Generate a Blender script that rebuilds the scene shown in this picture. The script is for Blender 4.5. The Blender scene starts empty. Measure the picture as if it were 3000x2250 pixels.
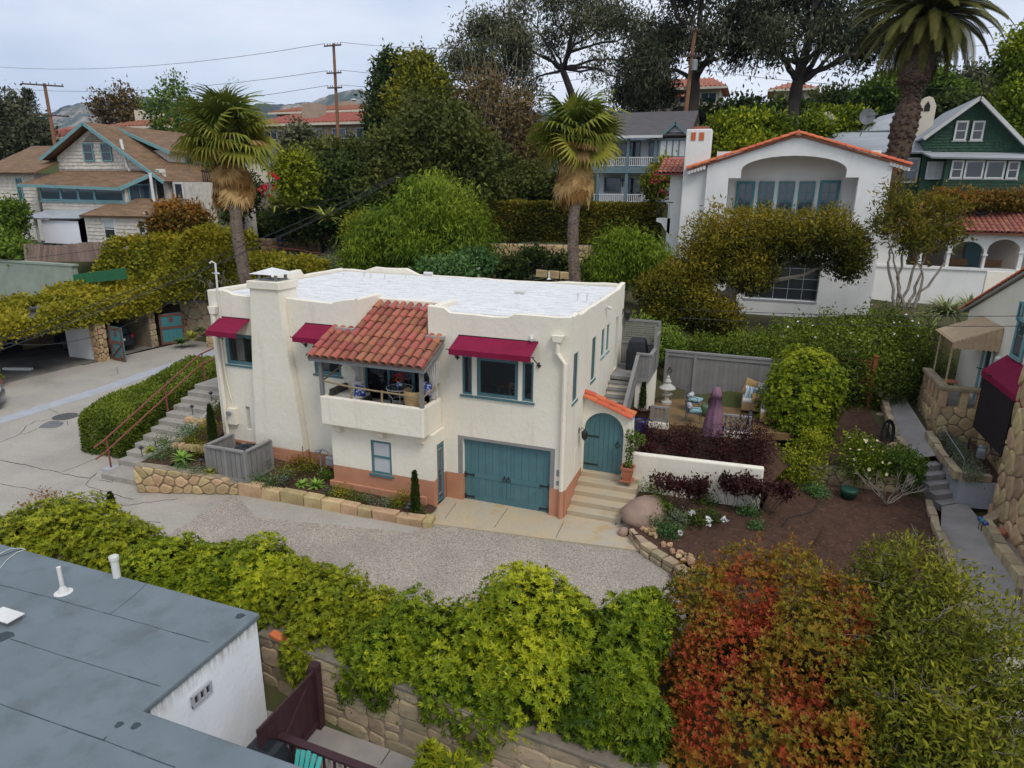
import bpy,math,random
import numpy as np
from mathutils import Vector,Matrix
random.seed(7)
rng=np.random.default_rng(7)
SC=bpy.context.scene
COL=SC.collection

# ------------------------------------------------------------------ camera
FPX=1925.0
PITCH,ROLL,YAW=math.radians(16.05),math.radians(.76),math.radians(-19.7)
CAM=np.array([4.70,-18.13,9.75])
def _m():
    cp,sp,cr,sr,cy,sy=math.cos(PITCH),math.sin(PITCH),math.cos(ROLL),math.sin(ROLL),math.cos(YAW),math.sin(YAW)
    Rz=np.array([[cy,-sy,0],[sy,cy,0],[0,0,1]]);A=np.array([[1,0,0],[0,0,-1],[0,1,0]])
    Pm=np.array([[1,0,0],[0,cp,-sp],[0,sp,cp]]);Q=np.array([[cr,-sr,0],[sr,cr,0],[0,0,1]])
    return Q@Pm@A@Rz
MC=_m()
cam_d=bpy.data.cameras.new('camera');cam=bpy.data.objects.new('camera',cam_d);COL.objects.link(cam)
cam_d.sensor_width=36;cam_d.lens=36*FPX/3000;cam_d.clip_start=.1;cam_d.clip_end=20000
mw=Matrix.Identity(4)
for i in range(3):
    mw[i][0]=MC[0][i];mw[i][1]=-MC[1][i];mw[i][2]=-MC[2][i];mw[i][3]=CAM[i]
cam.matrix_world=mw
SC.camera=cam

# ------------------------------------------------------------------ sky, sun, exposure
SUN_EL,SUN_AZ=math.radians(52),math.radians(128)
w=bpy.data.worlds.new('World');SC.world=w;w.use_nodes=True
nt=w.node_tree;nt.nodes.clear()
out=nt.nodes.new('ShaderNodeOutputWorld');bg=nt.nodes.new('ShaderNodeBackground')
sky=nt.nodes.new('ShaderNodeTexSky');sky.sky_type='NISHITA';sky.sun_disc=False
sky.sun_elevation=SUN_EL;sky.sun_rotation=SUN_AZ;sky.air_density=1.0;sky.dust_density=2.0
tc=nt.nodes.new('ShaderNodeTexCoord');mp=nt.nodes.new('ShaderNodeMapping');mp.inputs['Scale'].default_value=(1.0,1.0,3.2)
no=nt.nodes.new('ShaderNodeTexNoise');no.inputs['Scale'].default_value=1.7;no.inputs['Detail'].default_value=7;no.inputs['Roughness'].default_value=.52
cr=nt.nodes.new('ShaderNodeValToRGB');cr.color_ramp.elements[0].position=.34;cr.color_ramp.elements[1].position=.68
cr.color_ramp.elements[0].color=(4.5,5.5,7.2,1);cr.color_ramp.elements[1].color=(8.8,9.2,10.0,1)
mx=nt.nodes.new('ShaderNodeMix');mx.data_type='RGBA';mx.inputs[0].default_value=.9
nt.links.new(tc.outputs['Generated'],mp.inputs[0]);nt.links.new(mp.outputs[0],no.inputs['Vector']);nt.links.new(no.outputs[0],cr.inputs[0])
nt.links.new(sky.outputs[0],mx.inputs[6]);nt.links.new(cr.outputs[0],mx.inputs[7]);nt.links.new(mx.outputs[2],bg.inputs[0])
bg.inputs[1].default_value=.1
nt.links.new(bg.outputs[0],out.inputs[0])
sd=bpy.data.lights.new('sun','SUN');sd.energy=1.5;sd.angle=math.radians(22);sd.color=(1.0,.95,.87)
so=bpy.data.objects.new('sun',sd);COL.objects.link(so)
sdir=Vector((math.sin(SUN_AZ)*math.cos(SUN_EL),math.cos(SUN_AZ)*math.cos(SUN_EL),math.sin(SUN_EL)))
so.rotation_euler=sdir.to_track_quat('Z','Y').to_euler()
SC.view_settings.view_transform='Standard';SC.view_settings.look='None'
SC.view_settings.exposure=.24;SC.view_settings.gamma=1.0;SC.view_settings.use_curve_mapping=False

# ------------------------------------------------------------------ points measured in the photograph -> places in the world
def ray(x,y):return MC.T@np.array([(x-1500)/FPX,(y-1125)/FPX,1.])
def PY(x,y,Y):d=ray(x,y);return CAM+d*((Y-CAM[1])/d[1])
def PX(x,y,X):d=ray(x,y);return CAM+d*((X-CAM[0])/d[0])
def PZ(x,y,Z):d=ray(x,y);return CAM+d*((Z-CAM[2])/d[2])
def PD(x,y,D):return CAM+ray(x,y)*D

# ------------------------------------------------------------------ materials
def col4(c):return(c[0],c[1],c[2],1)
def _nodes(name):
    m=bpy.data.materials.new(name);m.use_nodes=True;t=m.node_tree
    return m,t,t.nodes['Principled BSDF']
def _noise(t,scale,detail=4,rough=.55,coord='Object',stretch=None):
    c=t.nodes.new('ShaderNodeTexCoord');n=t.nodes.new('ShaderNodeTexNoise')
    n.inputs['Scale'].default_value=scale;n.inputs['Detail'].default_value=detail;n.inputs['Roughness'].default_value=rough
    if stretch:
        mp=t.nodes.new('ShaderNodeMapping');mp.inputs['Scale'].default_value=stretch
        t.links.new(c.outputs[coord],mp.inputs[0]);t.links.new(mp.outputs[0],n.inputs['Vector'])
    else:t.links.new(c.outputs[coord],n.inputs['Vector'])
    return n
def _mix(t,fac,a,b,mode='MIX'):
    m=t.nodes.new('ShaderNodeMix');m.data_type='RGBA';m.blend_type=mode
    for s,v in((m.inputs[0],fac),(m.inputs[6],a),(m.inputs[7],b)):
        if hasattr(v,'links'):t.links.new(v,s)
        elif isinstance(v,(int,float)):s.default_value=v
        else:s.default_value=col4(v)
    return m.outputs[2]
def _ramp(t,src,p0,p1,c0=(0,0,0),c1=(1,1,1)):
    r=t.nodes.new('ShaderNodeValToRGB');e=r.color_ramp.elements
    e[0].position=p0;e[1].position=p1;e[0].color=col4(c0);e[1].color=col4(c1)
    t.links.new(src,r.inputs[0]);return r.outputs[0]
def mat(name,c,c2=None,rough=.8,scale=3,p=(.35,.65),bump=0,bscale=40,rand=0,metal=0,spec=.4,stretch=None,dirt=None,dscale=1.2,dp=(.55,.75),fine=0,dstretch=None):
    m,t,b=_nodes(name)
    if c2 is None:c2=tuple(x*.8 for x in c)
    n=_noise(t,scale,5,stretch=stretch)
    o=_mix(t,_ramp(t,n.outputs[0],*p),c,c2)
    if dirt:
        dn=_noise(t,dscale,6,.65,stretch=dstretch);o=_mix(t,_ramp(t,dn.outputs[0],*dp),o,dirt)
    if fine:
        fn=_noise(t,bscale*1.7,2);o=_mix(t,fine,o,_ramp(t,fn.outputs[0],.3,.7,(0,0,0),(1,1,1)),'OVERLAY')
    if rand:
        oi=t.nodes.new('ShaderNodeObjectInfo');h=t.nodes.new('ShaderNodeHueSaturation')
        mr=t.nodes.new('ShaderNodeMapRange');mr.inputs[3].default_value=1-rand;mr.inputs[4].default_value=1+rand
        t.links.new(oi.outputs['Random'],mr.inputs[0]);t.links.new(mr.outputs[0],h.inputs['Value'])
        mh=t.nodes.new('ShaderNodeMath');mh.operation='MULTIPLY';mh.inputs[1].default_value=7.13
        fr=t.nodes.new('ShaderNodeMath');fr.operation='FRACT';m2=t.nodes.new('ShaderNodeMapRange')
        m2.inputs[3].default_value=.5-rand*.08;m2.inputs[4].default_value=.5+rand*.08
        t.links.new(oi.outputs['Random'],mh.inputs[0]);t.links.new(mh.outputs[0],fr.inputs[0]);t.links.new(fr.outputs[0],m2.inputs[0]);t.links.new(m2.outputs[0],h.inputs['Hue'])
        t.links.new(o,h.inputs['Color']);o=h.outputs[0]
    t.links.new(o,b.inputs['Base Color'])
    b.inputs['Roughness'].default_value=rough;b.inputs['Metallic'].default_value=metal;b.inputs['Specular IOR Level'].default_value=spec
    if bump:
        bn=_noise(t,bscale,5,.6);bp=t.nodes.new('ShaderNodeBump');bp.inputs['Strength'].default_value=bump;bp.inputs['Distance'].default_value=.03
        t.links.new(bn.outputs[0],bp.inputs['Height']);t.links.new(bp.outputs[0],b.inputs['Normal'])
    return m
def gravel_mat(name,cols,scale=28,bump=.8):
    m,t,b=_nodes(name)
    c=t.nodes.new('ShaderNodeTexCoord');v=t.nodes.new('ShaderNodeTexVoronoi');v.inputs['Scale'].default_value=scale
    t.links.new(c.outputs['Object'],v.inputs['Vector'])
    s=t.nodes.new('ShaderNodeSeparateColor');t.links.new(v.outputs['Color'],s.inputs[0])
    r=t.nodes.new('ShaderNodeValToRGB');e=r.color_ramp.elements
    while len(e)<len(cols):e.new(.5)
    for i,k in enumerate(cols):e[i].position=i/(len(cols)-1);e[i].color=col4(k)
    t.links.new(s.outputs[0],r.inputs[0])
    n=_noise(t,.5,4);o=_mix(t,_ramp(t,n.outputs[0],.3,.7),r.outputs[0],_mix(t,.55,r.outputs[0],(.2,.18,.165)))
    t.links.new(o,b.inputs['Base Color']);b.inputs['Roughness'].default_value=.9
    bp=t.nodes.new('ShaderNodeBump');bp.inputs['Strength'].default_value=bump;bp.inputs['Distance'].default_value=.03;bp.invert=True
    t.links.new(v.outputs['Distance'],bp.inputs['Height']);t.links.new(bp.outputs[0],b.inputs['Normal'])
    return m
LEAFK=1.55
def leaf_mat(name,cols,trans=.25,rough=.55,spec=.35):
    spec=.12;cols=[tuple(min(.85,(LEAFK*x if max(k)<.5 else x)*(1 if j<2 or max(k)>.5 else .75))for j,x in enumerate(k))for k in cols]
    m,t,b=_nodes(name)
    a=t.nodes.new('ShaderNodeAttribute');a.attribute_name='v'
    r=t.nodes.new('ShaderNodeValToRGB');e=r.color_ramp.elements
    while len(e)<len(cols):e.new(.5)
    for i,k in enumerate(cols):e[i].position=i/(len(cols)-1);e[i].color=col4(k)
    t.links.new(a.outputs['Fac'],r.inputs[0]);t.links.new(r.outputs[0],b.inputs['Base Color'])
    b.inputs['Roughness'].default_value=rough;b.inputs['Specular IOR Level'].default_value=spec
    tr=t.nodes.new('ShaderNodeBsdfTranslucent');t.links.new(r.outputs[0],tr.inputs[0])
    ms=t.nodes.new('ShaderNodeMixShader');ms.inputs[0].default_value=trans
    t.links.new(b.outputs[0],ms.inputs[1]);t.links.new(tr.outputs[0],ms.inputs[2])
    t.links.new(ms.outputs[0],t.nodes['Material Output'].inputs[0])
    return m
def glass_mat(name,c=(.02,.025,.03),tr=.0,rough=.04,spec=.8):
    m,t,b=_nodes(name)
    b.inputs['Base Color'].default_value=col4(c);b.inputs['Roughness'].default_value=rough;b.inputs['Specular IOR Level'].default_value=spec
    if tr:
        x=t.nodes.new('ShaderNodeBsdfTransparent');ms=t.nodes.new('ShaderNodeMixShader');ms.inputs[0].default_value=tr
        t.links.new(b.outputs[0],ms.inputs[1]);t.links.new(x.outputs[0],ms.inputs[2]);t.links.new(ms.outputs[0],t.nodes['Material Output'].inputs[0])
    return m

# ------------------------------------------------------------------ objects
def thing(name,label,cat,loc=(0,0,0),rotz=0,group=None):
    o=bpy.data.objects.new(name,None);COL.objects.link(o);o.empty_display_size=.3
    o.location=loc;o.rotation_euler=(0,0,rotz);o['label']=label;o['category']=cat
    if group:o['group']=group
    return o
def tag(o,label=None,cat=None,group=None,kind=None):
    for k,v in(('label',label),('category',cat),('group',group),('kind',kind)):
        if v:o[k]=v
    return o
def origin(parent):
    """world origin of a parent chain; None when the chain is turned (then vertices are local)"""
    v=np.zeros(3)
    while parent is not None:
        if parent.get('_loc')or abs(parent.rotation_euler.z)>1e-9:return None
        v+=np.array(parent.location);parent=parent.parent
    return v
def mesh_obj(name,me,m,parent=None):
    o=bpy.data.objects.new(name,me);COL.objects.link(o)
    if m is not None:me.materials.append(m)
    o.parent=parent
    return o
class MB:
    def __init__(s):s.v=[];s.f=[]
    def add(s,vs,fs):
        b=len(s.v);s.v+=[tuple(map(float,p))for p in vs];s.f+=[tuple(i+b for i in f)for f in fs];return s
    def box(s,x0,y0,z0,x1,y1,z1):
        return s.add([(x0,y0,z0),(x1,y0,z0),(x1,y1,z0),(x0,y1,z0),(x0,y0,z1),(x1,y0,z1),(x1,y1,z1),(x0,y1,z1)],
                     [(0,3,2,1),(4,5,6,7),(0,1,5,4),(1,2,6,5),(2,3,7,6),(3,0,4,7)])
    def bar(s,a,b,w,h=None,up=(0,0,1)):
        a=Vector(a);b=Vector(b);d=(b-a).normalized();h=w if h is None else h
        u=Vector(up)
        if abs(d.dot(u))>.98:u=Vector((0,1,0))
        sx=d.cross(u).normalized();sz=sx.cross(d).normalized()
        vs=[p+sx*i*w/2+sz*j*h/2 for p in(a,b)for i,j in((-1,-1),(1,-1),(1,1),(-1,1))]
        return s.add(vs,[(0,1,2,3),(7,6,5,4),(0,4,5,1),(1,5,6,2),(2,6,7,3),(3,7,4,0)])
    def tube(s,pts,r,n=7,cap=True):
        pts=[Vector(p)for p in pts];k=len(pts)
        rs=r if isinstance(r,(list,tuple))else[r]*k
        b=len(s.v);ref=None
        for i,p in enumerate(pts):
            d=(pts[min(i+1,k-1)]-pts[max(i-1,0)]).normalized()
            if ref is None:ref=d.orthogonal().normalized()
            ref=(ref-d*ref.dot(d))
            ref=ref.normalized()if ref.length>1e-6 else d.orthogonal().normalized()
            t2=d.cross(ref)
            for j in range(n):
                a=2*math.pi*j/n
                s.v.append(tuple(p+(ref*math.cos(a)+t2*math.sin(a))*rs[i]))
        for i in range(k-1):
            for j in range(n):
                s.f.append((b+i*n+j,b+i*n+(j+1)%n,b+(i+1)*n+(j+1)%n,b+(i+1)*n+j))
        if cap:
            s.f.append(tuple(b+j for j in reversed(range(n))));s.f.append(tuple(b+(k-1)*n+j for j in range(n)))
        return s
    def lathe(s,prof,c=(0,0,0),n=16,cap=True):
        b=len(s.v);k=len(prof)
        for r,z in prof:
            for j in range(n):
                a=2*math.pi*j/n;s.v.append((c[0]+r*math.cos(a),c[1]+r*math.sin(a),c[2]+z))
        for i in range(k-1):
            for j in range(n):s.f.append((b+i*n+j,b+i*n+(j+1)%n,b+(i+1)*n+(j+1)%n,b+(i+1)*n+j))
        if cap:
            s.f.append(tuple(b+j for j in reversed(range(n))));s.f.append(tuple(b+(k-1)*n+j for j in range(n)))
        return s
    def prism(s,poly,ext):
        """closed polygon (3-d points, counter-clockwise seen against ext) swept along ext"""
        n=len(poly);b=len(s.v);e=np.array(ext,float)
        s.v+=[tuple(map(float,p))for p in poly]+[tuple(np.array(p,float)+e)for p in poly]
        s.f+=[tuple(b+i for i in reversed(range(n))),tuple(b+n+i for i in range(n))]
        s.f+=[(b+i,b+(i+1)%n,b+n+(i+1)%n,b+n+i)for i in range(n)]
        return s
    def quad(s,a,b,c,d):return s.add([a,b,c,d],[(0,1,2,3)])
    def mesh(s,name,off=None,smooth=False):
        v=np.array(s.v,float).reshape(-1,3)
        if off is not None:v=v-off
        me=bpy.data.meshes.new(name);me.from_pydata(v.tolist(),[],s.f);me.update()
        if smooth:me.shade_smooth()
        return me
    def pieces(s):
        """split into groups of connected or touching components"""
        n=len(s.v);par=list(range(n))
        def find(a):
            while par[a]!=a:par[a]=par[par[a]];a=par[a]
            return a
        for f in s.f:
            for k in f[1:]:par[find(k)]=find(f[0])
        comp={}
        for i in range(n):comp.setdefault(find(i),[]).append(i)
        V=np.array(s.v);ks=list(comp);bb=[(V[comp[k]].min(0)-.02,V[comp[k]].max(0)+.02)for k in ks];gp=list(range(len(ks)))
        def fg(a):
            while gp[a]!=a:a=gp[a]
            return a
        for i in range(len(ks)):
            for j in range(i):
                if(bb[i][0]<=bb[j][1]).all()and(bb[j][0]<=bb[i][1]).all():gp[fg(i)]=fg(j)
        res={}
        for i,k in enumerate(ks):res.setdefault(fg(i),set()).update(comp[k])
        outp=[]
        for vs in res.values():
            ids=sorted(vs);mp_={a:b for b,a in enumerate(ids)};mb2=MB();mb2.v=[s.v[i]for i in ids];mb2.f=[tuple(mp_[i]for i in f)for f in s.f if f[0]in vs];outp.append(mb2)
        return outp
    def split(s,name,m,parent=None,**k):return[p.build(name,m,parent,**k)for p in s.pieces()]
    def build(s,name,m,parent=None,smooth=False,bevel=0,seg=2):
        off=origin(parent)if parent is not None else None
        o=mesh_obj(name,s.mesh(name,off,smooth),m,parent)
        if bevel:
            md=o.modifiers.new('bevel','BEVEL');md.width=bevel;md.segments=seg;md.limit_method='ANGLE';md.angle_limit=.6
        return o
def one(name,m,label,cat,mb,group=None,smooth=False,bevel=0):
    """a thing that is a single mesh, its origin at its base"""
    v=np.array(mb.v);c=np.array([(v[:,0].min()+v[:,0].max())/2,(v[:,1].min()+v[:,1].max())/2,v[:,2].min()])
    o=mesh_obj(name,mb.mesh(name,c,smooth),m);o.location=c
    if bevel:
        md=o.modifiers.new('bevel','BEVEL');md.width=bevel;md.segments=2;md.limit_method='ANGLE';md.angle_limit=.6
    return tag(o,label,cat,group)
def struct(name,m,mb,smooth=False):
    o=mb.build(name,m,None,smooth);o['kind']='structure';return o
def inst(me,name,parent,loc,rot=(0,0,0),scale=(1,1,1)):
    o=bpy.data.objects.new(name,me);COL.objects.link(o);o.parent=parent
    off=origin(parent)
    o.location=tuple(np.array(loc,float)-off)if off is not None else loc
    if isinstance(rot,Matrix):o.rotation_euler=rot.to_euler()
    else:o.rotation_euler=rot
    o.scale=scale
    return o
def copy_tree(o,parent=None):
    c=o.copy();COL.objects.link(c);c.parent=parent
    for ch in[q for q in o.children]:copy_tree(ch,c)
    return c
def frame_mat(x,y,z):
    m=Matrix.Identity(3)
    for i in range(3):m[i][0]=x[i];m[i][1]=y[i];m[i][2]=z[i]
    return m

class Face:
    """a facade plane: u runs along it, w points out of it, z up"""
    def __init__(s,kind,c):s.k=kind;s.c=c
    def p(s,u,wv,z):
        if s.k=='-Y':return(u,s.c-wv,z)
        if s.k=='+Y':return(u,s.c+wv,z)
        if s.k=='+X':return(s.c+wv,u,z)
        return(s.c-wv,u,z)
    def pix(s,x,y):
        q=PY(x,y,s.c)if 'Y' in s.k else PX(x,y,s.c)
        return(q[0]if 'Y' in s.k else q[1]),q[2]
    def box(s,mb,u0,u1,w0,w1,z0,z1):
        a=s.p(u0,w0,z0);b=s.p(u1,w1,z1)
        lo=np.minimum(a,b);hi=np.maximum(a,b)
        return mb.box(*lo,*hi)
    def rect(s,x0,y0,x1,y1):
        """opposite corners seen in the photograph -> u0,z0,u1,z1"""
        a=s.pix(x0,y0);b=s.pix(x1,y1)
        return min(a[0],b[0]),min(a[1],b[1]),max(a[0],b[0]),max(a[1],b[1])
    def poly(s,mb,pts,w0,w1):
        a=[s.p(u,w0,z)for u,z in pts];e=np.array(s.p(0,w1,0))-np.array(s.p(0,w0,0))
        n=np.zeros(3)
        for i in range(len(a)):n+=np.cross(a[i],a[(i+1)%len(a)])
        if np.dot(n,e)<0:a=a[::-1]
        return mb.prism(a,e)
def wall(mb,F,u0,u1,z0,z1,holes=(),t=.3):
    us=sorted({u0,u1}|{h[0]for h in holes}|{h[2]for h in holes});zs=sorted({z0,z1}|{h[1]for h in holes}|{h[3]for h in holes})
    us=[u for u in us if u0<=u<=u1];zs=[z for z in zs if z0<=z<=z1]
    def solid(i,j):
        if i<0 or j<0 or i>=len(us)-1 or j>=len(zs)-1:return False
        cu=(us[i]+us[i+1])/2;cz=(zs[j]+zs[j+1])/2
        return not any(h[0]<cu<h[2]and h[1]<cz<h[3]for h in holes)
    for i in range(len(us)-1):
        for j in range(len(zs)-1):
            if not solid(i,j):continue
            a,b,c,d=us[i],us[i+1],zs[j],zs[j+1]
            mb.quad(F.p(a,0,c),F.p(b,0,c),F.p(b,0,d),F.p(a,0,d));mb.quad(F.p(a,-t,c),F.p(a,-t,d),F.p(b,-t,d),F.p(b,-t,c))
            if not solid(i-1,j):mb.quad(F.p(a,0,c),F.p(a,0,d),F.p(a,-t,d),F.p(a,-t,c))
            if not solid(i+1,j):mb.quad(F.p(b,0,c),F.p(b,-t,c),F.p(b,-t,d),F.p(b,0,d))
            if not solid(i,j-1):mb.quad(F.p(a,0,c),F.p(a,-t,c),F.p(b,-t,c),F.p(b,0,c))
            if not solid(i,j+1):mb.quad(F.p(a,0,d),F.p(b,0,d),F.p(b,-t,d),F.p(a,-t,d))
    return mb
def window(parent,F,r,fm,gm,fw=.07,inset=.12,nx=1,ny=1,mw_=.025,sill=.0,rail=None,name='window',sill_m=None,blind=None):
    u0,z0,u1,z1=r;mb=MB();a,b=-inset,-inset+.06
    F.box(mb,u0,u0+fw,a,b,z0,z1);F.box(mb,u1-fw,u1,a,b,z0,z1)
    F.box(mb,u0+fw,u1-fw,a,b,z0,z0+fw);F.box(mb,u0+fw,u1-fw,a,b,z1-fw,z1)
    for i in range(1,nx):
        u=u0+fw+(u1-u0-2*fw)*i/nx;F.box(mb,u-mw_/2,u+mw_/2,a+.01,b-.004,z0+fw,z1-fw)
    for j in range(1,ny):
        z=z0+fw+(z1-z0-2*fw)*j/ny;F.box(mb,u0+fw,u1-fw,a+.012,b-.008,z-mw_/2,z+mw_/2)
    if rail:F.box(mb,u0+fw,u1-fw,a+.01,b+.006,rail-.03,rail+.03)
    o=mb.build(name,fm,parent)
    pm=MB();F.box(pm,u0+fw*.5,u1-fw*.5,a+.015,a+.027,z0+fw*.5,z1-fw*.5);pm.build('pane',gm,o)
    if blind:
        bm=MB();F.box(bm,u0+fw,u1-fw,a-.05,a-.03,z0+fw+(z1-z0)*blind[0],z1-fw);bm.build('blind',blind[1],o)
    if sill:
        sm=MB();F.box(sm,u0-.06,u1+.06,-inset*.5,sill,z0-.07,z0-.002);sm.build('sill',sill_m or fm,o)
    return o

# ------------------------------------------------------------------ leaves
def unit(a):return a/np.maximum(np.linalg.norm(a,axis=1,keepdims=True),1e-9)
def leaf_mesh(name,P,A,N,L,W,V,off,fold=.25):
    """one folded diamond per leaf: P base, A axis, N normal, L length, W width, V colour"""
    n=len(P);A=unit(A);S=unit(np.cross(A,N));N2=np.cross(S,A)
    L=np.broadcast_to(np.asarray(L,float),(n,))[:,None];W=np.broadcast_to(np.asarray(W,float),(n,))[:,None]
    mid=P+A*L*.45-N2*W*fold
    v=np.stack([P,mid+S*W*.5+N2*W*fold,P+A*L,mid-S*W*.5+N2*W*fold],1)-off
    me=bpy.data.meshes.new(name);me.vertices.add(4*n);me.vertices.foreach_set('co',v.astype(np.float32).ravel())
    me.loops.add(4*n);me.loops.foreach_set('vertex_index',np.arange(4*n,dtype=np.int32))
    me.polygons.add(n);me.polygons.foreach_set('loop_start',np.arange(0,4*n,4,dtype=np.int32))
    try:me.polygons.foreach_set('loop_total',np.full(n,4,np.int32))
    except Exception:pass
    at=me.attributes.new('v','FLOAT','POINT');at.data.foreach_set('value',np.repeat(np.clip(V,0,1),4).astype(np.float32))
    me.update(calc_edges=True)
    return me
def wob(P,s,seed=0):
    """cheap smooth 3-d noise in -1..1"""
    r=np.random.default_rng(seed);o=np.zeros(len(P))
    for k in range(5):
        d=r.normal(size=3);d/=np.linalg.norm(d);o+=np.sin(P@d*s*(1+.5*k)+r.uniform(0,6.28))/(1+.35*k)
    return o/2.6
def shell(blobs,n,depth=.3,bump=.15,bs=1.5,seed=0,cut=.72,flat=None):
    """points near the outside of a union of ellipsoids (cx,cy,cz,rx,ry,rz)"""
    r=np.random.default_rng(seed);B=np.array(blobs,float)
    ar=np.array([(b[3]*b[4])**.8+(b[3]*b[5])**.8+(b[4]*b[5])**.8 for b in B]);cnt=np.maximum(1,(n*ar/ar.sum()).astype(int))
    Ps,Ns=[],[]
    for i,b in enumerate(B):
        d=unit(r.normal(size=(cnt[i],3)));rad=(1-depth*r.random(cnt[i])**1.6)
        q=d*b[3:6];rad=rad*(1+bump*wob(q+b[:3],bs,seed)+bump*.7*wob(q+b[:3],bs*2.9,seed+5))
        P=b[:3]+q*rad[:,None];N=unit(d/b[3:6])
        keep=(wob(P,bs*2.1,seed+9)>-.5)|(r.random(len(P))<.25)
        for j,c in enumerate(B):
            if j==i:continue
            keep &=(((P-c[:3])/c[3:6])**2).sum(1)>cut**2
        Ps.append(P[keep]);Ns.append(N[keep])
    P=np.concatenate(Ps);N=np.concatenate(Ns)
    if flat is not None:k=P[:,2]>flat;P,N=P[k],N[k]
    return P,N
def boxshell(x0,y0,z0,x1,y1,z1,n,depth=.15,bump=.08,seed=0,faces='tlrfb',rnd=.25):
    r=np.random.default_rng(seed);w_,d_,h_=x1-x0,y1-y0,z1-z0
    areas={'t':w_*d_,'l':d_*h_,'r':d_*h_,'f':w_*h_,'b':w_*h_};tot=sum(areas[c]for c in faces)
    Ps,Ns=[],[]
    for c in faces:
        k=int(n*areas[c]/tot);a,b=r.random(k),r.random(k);o=np.ones(k)
        P={'t':(a,b,o),'l':(o*0,a,b),'r':(o,a,b),'f':(a,o*0,b),'b':(a,o,b)}[c]
        N={'t':(0,0,1),'l':(-1,0,0),'r':(1,0,0),'f':(0,-1,0),'b':(0,1,0)}[c]
        Ps.append(np.stack(P,1));Ns.append(np.tile(N,(k,1)))
    U=np.concatenate(Ps);N=np.concatenate(Ns).astype(float)
    P=U*(w_,d_,h_)+(x0,y0,z0)
    c=np.array([(x0+x1)/2,(y0+y1)/2,(z0+z1)/2]);hs=np.array([w_,d_,h_])/2
    q=P-c;rr=min(rnd,hs.min()*.9);core=np.clip(q,-(hs-rr),hs-rr);core[:,2]=np.where(q[:,2]<0,q[:,2],core[:,2])
    dd=q-core;ln=np.linalg.norm(dd,axis=1,keepdims=True);nn=dd/np.maximum(ln,1e-6)
    P=c+core+nn*np.minimum(ln,rr);N=unit(nn+.001*N)
    P=P-N*(depth*r.random(len(P))**1.7)[:,None]+N*(bump*wob(P,2.2,seed))[:,None]
    return P,N
def foliage(name,m,parent,P,N,size=.12,asp=.45,up=.35,spread=.9,per=1,rosette=0,vb=.5,vs=.25,vt=0.,vn=1.2,seed=1,hang=0.,tilt=.5,clump=.0,vfun=None):
    """leaves at points P with outward normals N. rosette=k: whorls of k leaves; per: leaves strewn within clump of each point"""
    r=np.random.default_rng(seed)
    if per>1:
        P=np.repeat(P,per,0)+r.normal(size=(len(P)*per,3))*clump;N=np.repeat(N,per,0)
    n0=len(P)
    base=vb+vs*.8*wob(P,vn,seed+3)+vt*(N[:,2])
    if vfun is not None:base=vfun(P,N,base)
    if rosette:
        ax=unit(N+np.array([0,0,up])+r.normal(size=(n0,3))*.35);t1=unit(np.cross(ax,r.normal(size=(n0,3))));t2=np.cross(ax,t1)
        ph=(np.arange(rosette)/rosette*2*math.pi)[None,:]+r.random((n0,1))*6.28+r.normal(size=(n0,rosette))*.15
        A=(t1[:,None]*np.cos(ph)[...,None]+t2[:,None]*np.sin(ph)[...,None])+ax[:,None]*(tilt+.35*r.random((n0,rosette,1)))
        A=A.reshape(-1,3);Pn=np.repeat(P,rosette,0);Nn=np.repeat(ax,rosette,0)
        sz=np.repeat(size*(.5+.85*r.random(n0)),rosette)*(.7+.6*r.random(n0*rosette))
        V=np.repeat(base+r.normal(size=n0)*vs*.5,rosette)+r.normal(size=n0*rosette)*vs*.3
    else:
        A=unit(r.normal(size=(n0,3))*spread+N*.6+np.array([0,0,up-hang]));Pn=P
        Nn=unit(N+np.array([0,0,.5])+r.normal(size=(n0,3))*.6);sz=size*(.6+.8*r.random(n0));V=base+r.normal(size=n0)*vs*.6
    off=origin(parent)if parent is not None else np.zeros(3)
    me=leaf_mesh(name,Pn,A,Nn,sz,sz*asp,V,off)
    return mesh_obj(name,me,m,parent)
def limb(mb,a,b,r0,r1,sag=.12,seed=0,n=6,seg=5):
    q=random.Random(seed);a=Vector(a);b=Vector(b);L=(b-a).length;pts=[]
    for i in range(seg+1):
        t=i/seg;p=a.lerp(b,t)+Vector((q.uniform(-1,1),q.uniform(-1,1),q.uniform(-.6,.6)))*L*sag*math.sin(math.pi*t)*.5;pts.append(p)
    mb.tube(pts,[r0+(r1-r0)*i/seg for i in range(seg+1)],n)
    return pts
def branches(mb,p,d,L,r,depth,seed,spread=.7,up=.25,tips=None,kids=(2,3),n=6,ratio=.72):
    q=random.Random(seed);p=Vector(p);d=Vector(d).normalized()
    e=p+d*L;pts=limb(mb,p,e,r,r*.68,.16,seed,n,4)
    if depth==0:
        tips.append(e);tips.append(pts[2]);return
    for k in range(q.randint(*kids)):
        nd=(d+Vector((q.uniform(-1,1),q.uniform(-1,1),q.uniform(-.5,.9)))*spread+Vector((0,0,up))).normalized()
        branches(mb,e,nd,L*ratio*q.uniform(.8,1.2),r*.66,depth-1,seed*7+k+1,spread,up,tips,kids,max(4,n-1),ratio)
    if depth<=1:tips.append(e)

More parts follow.
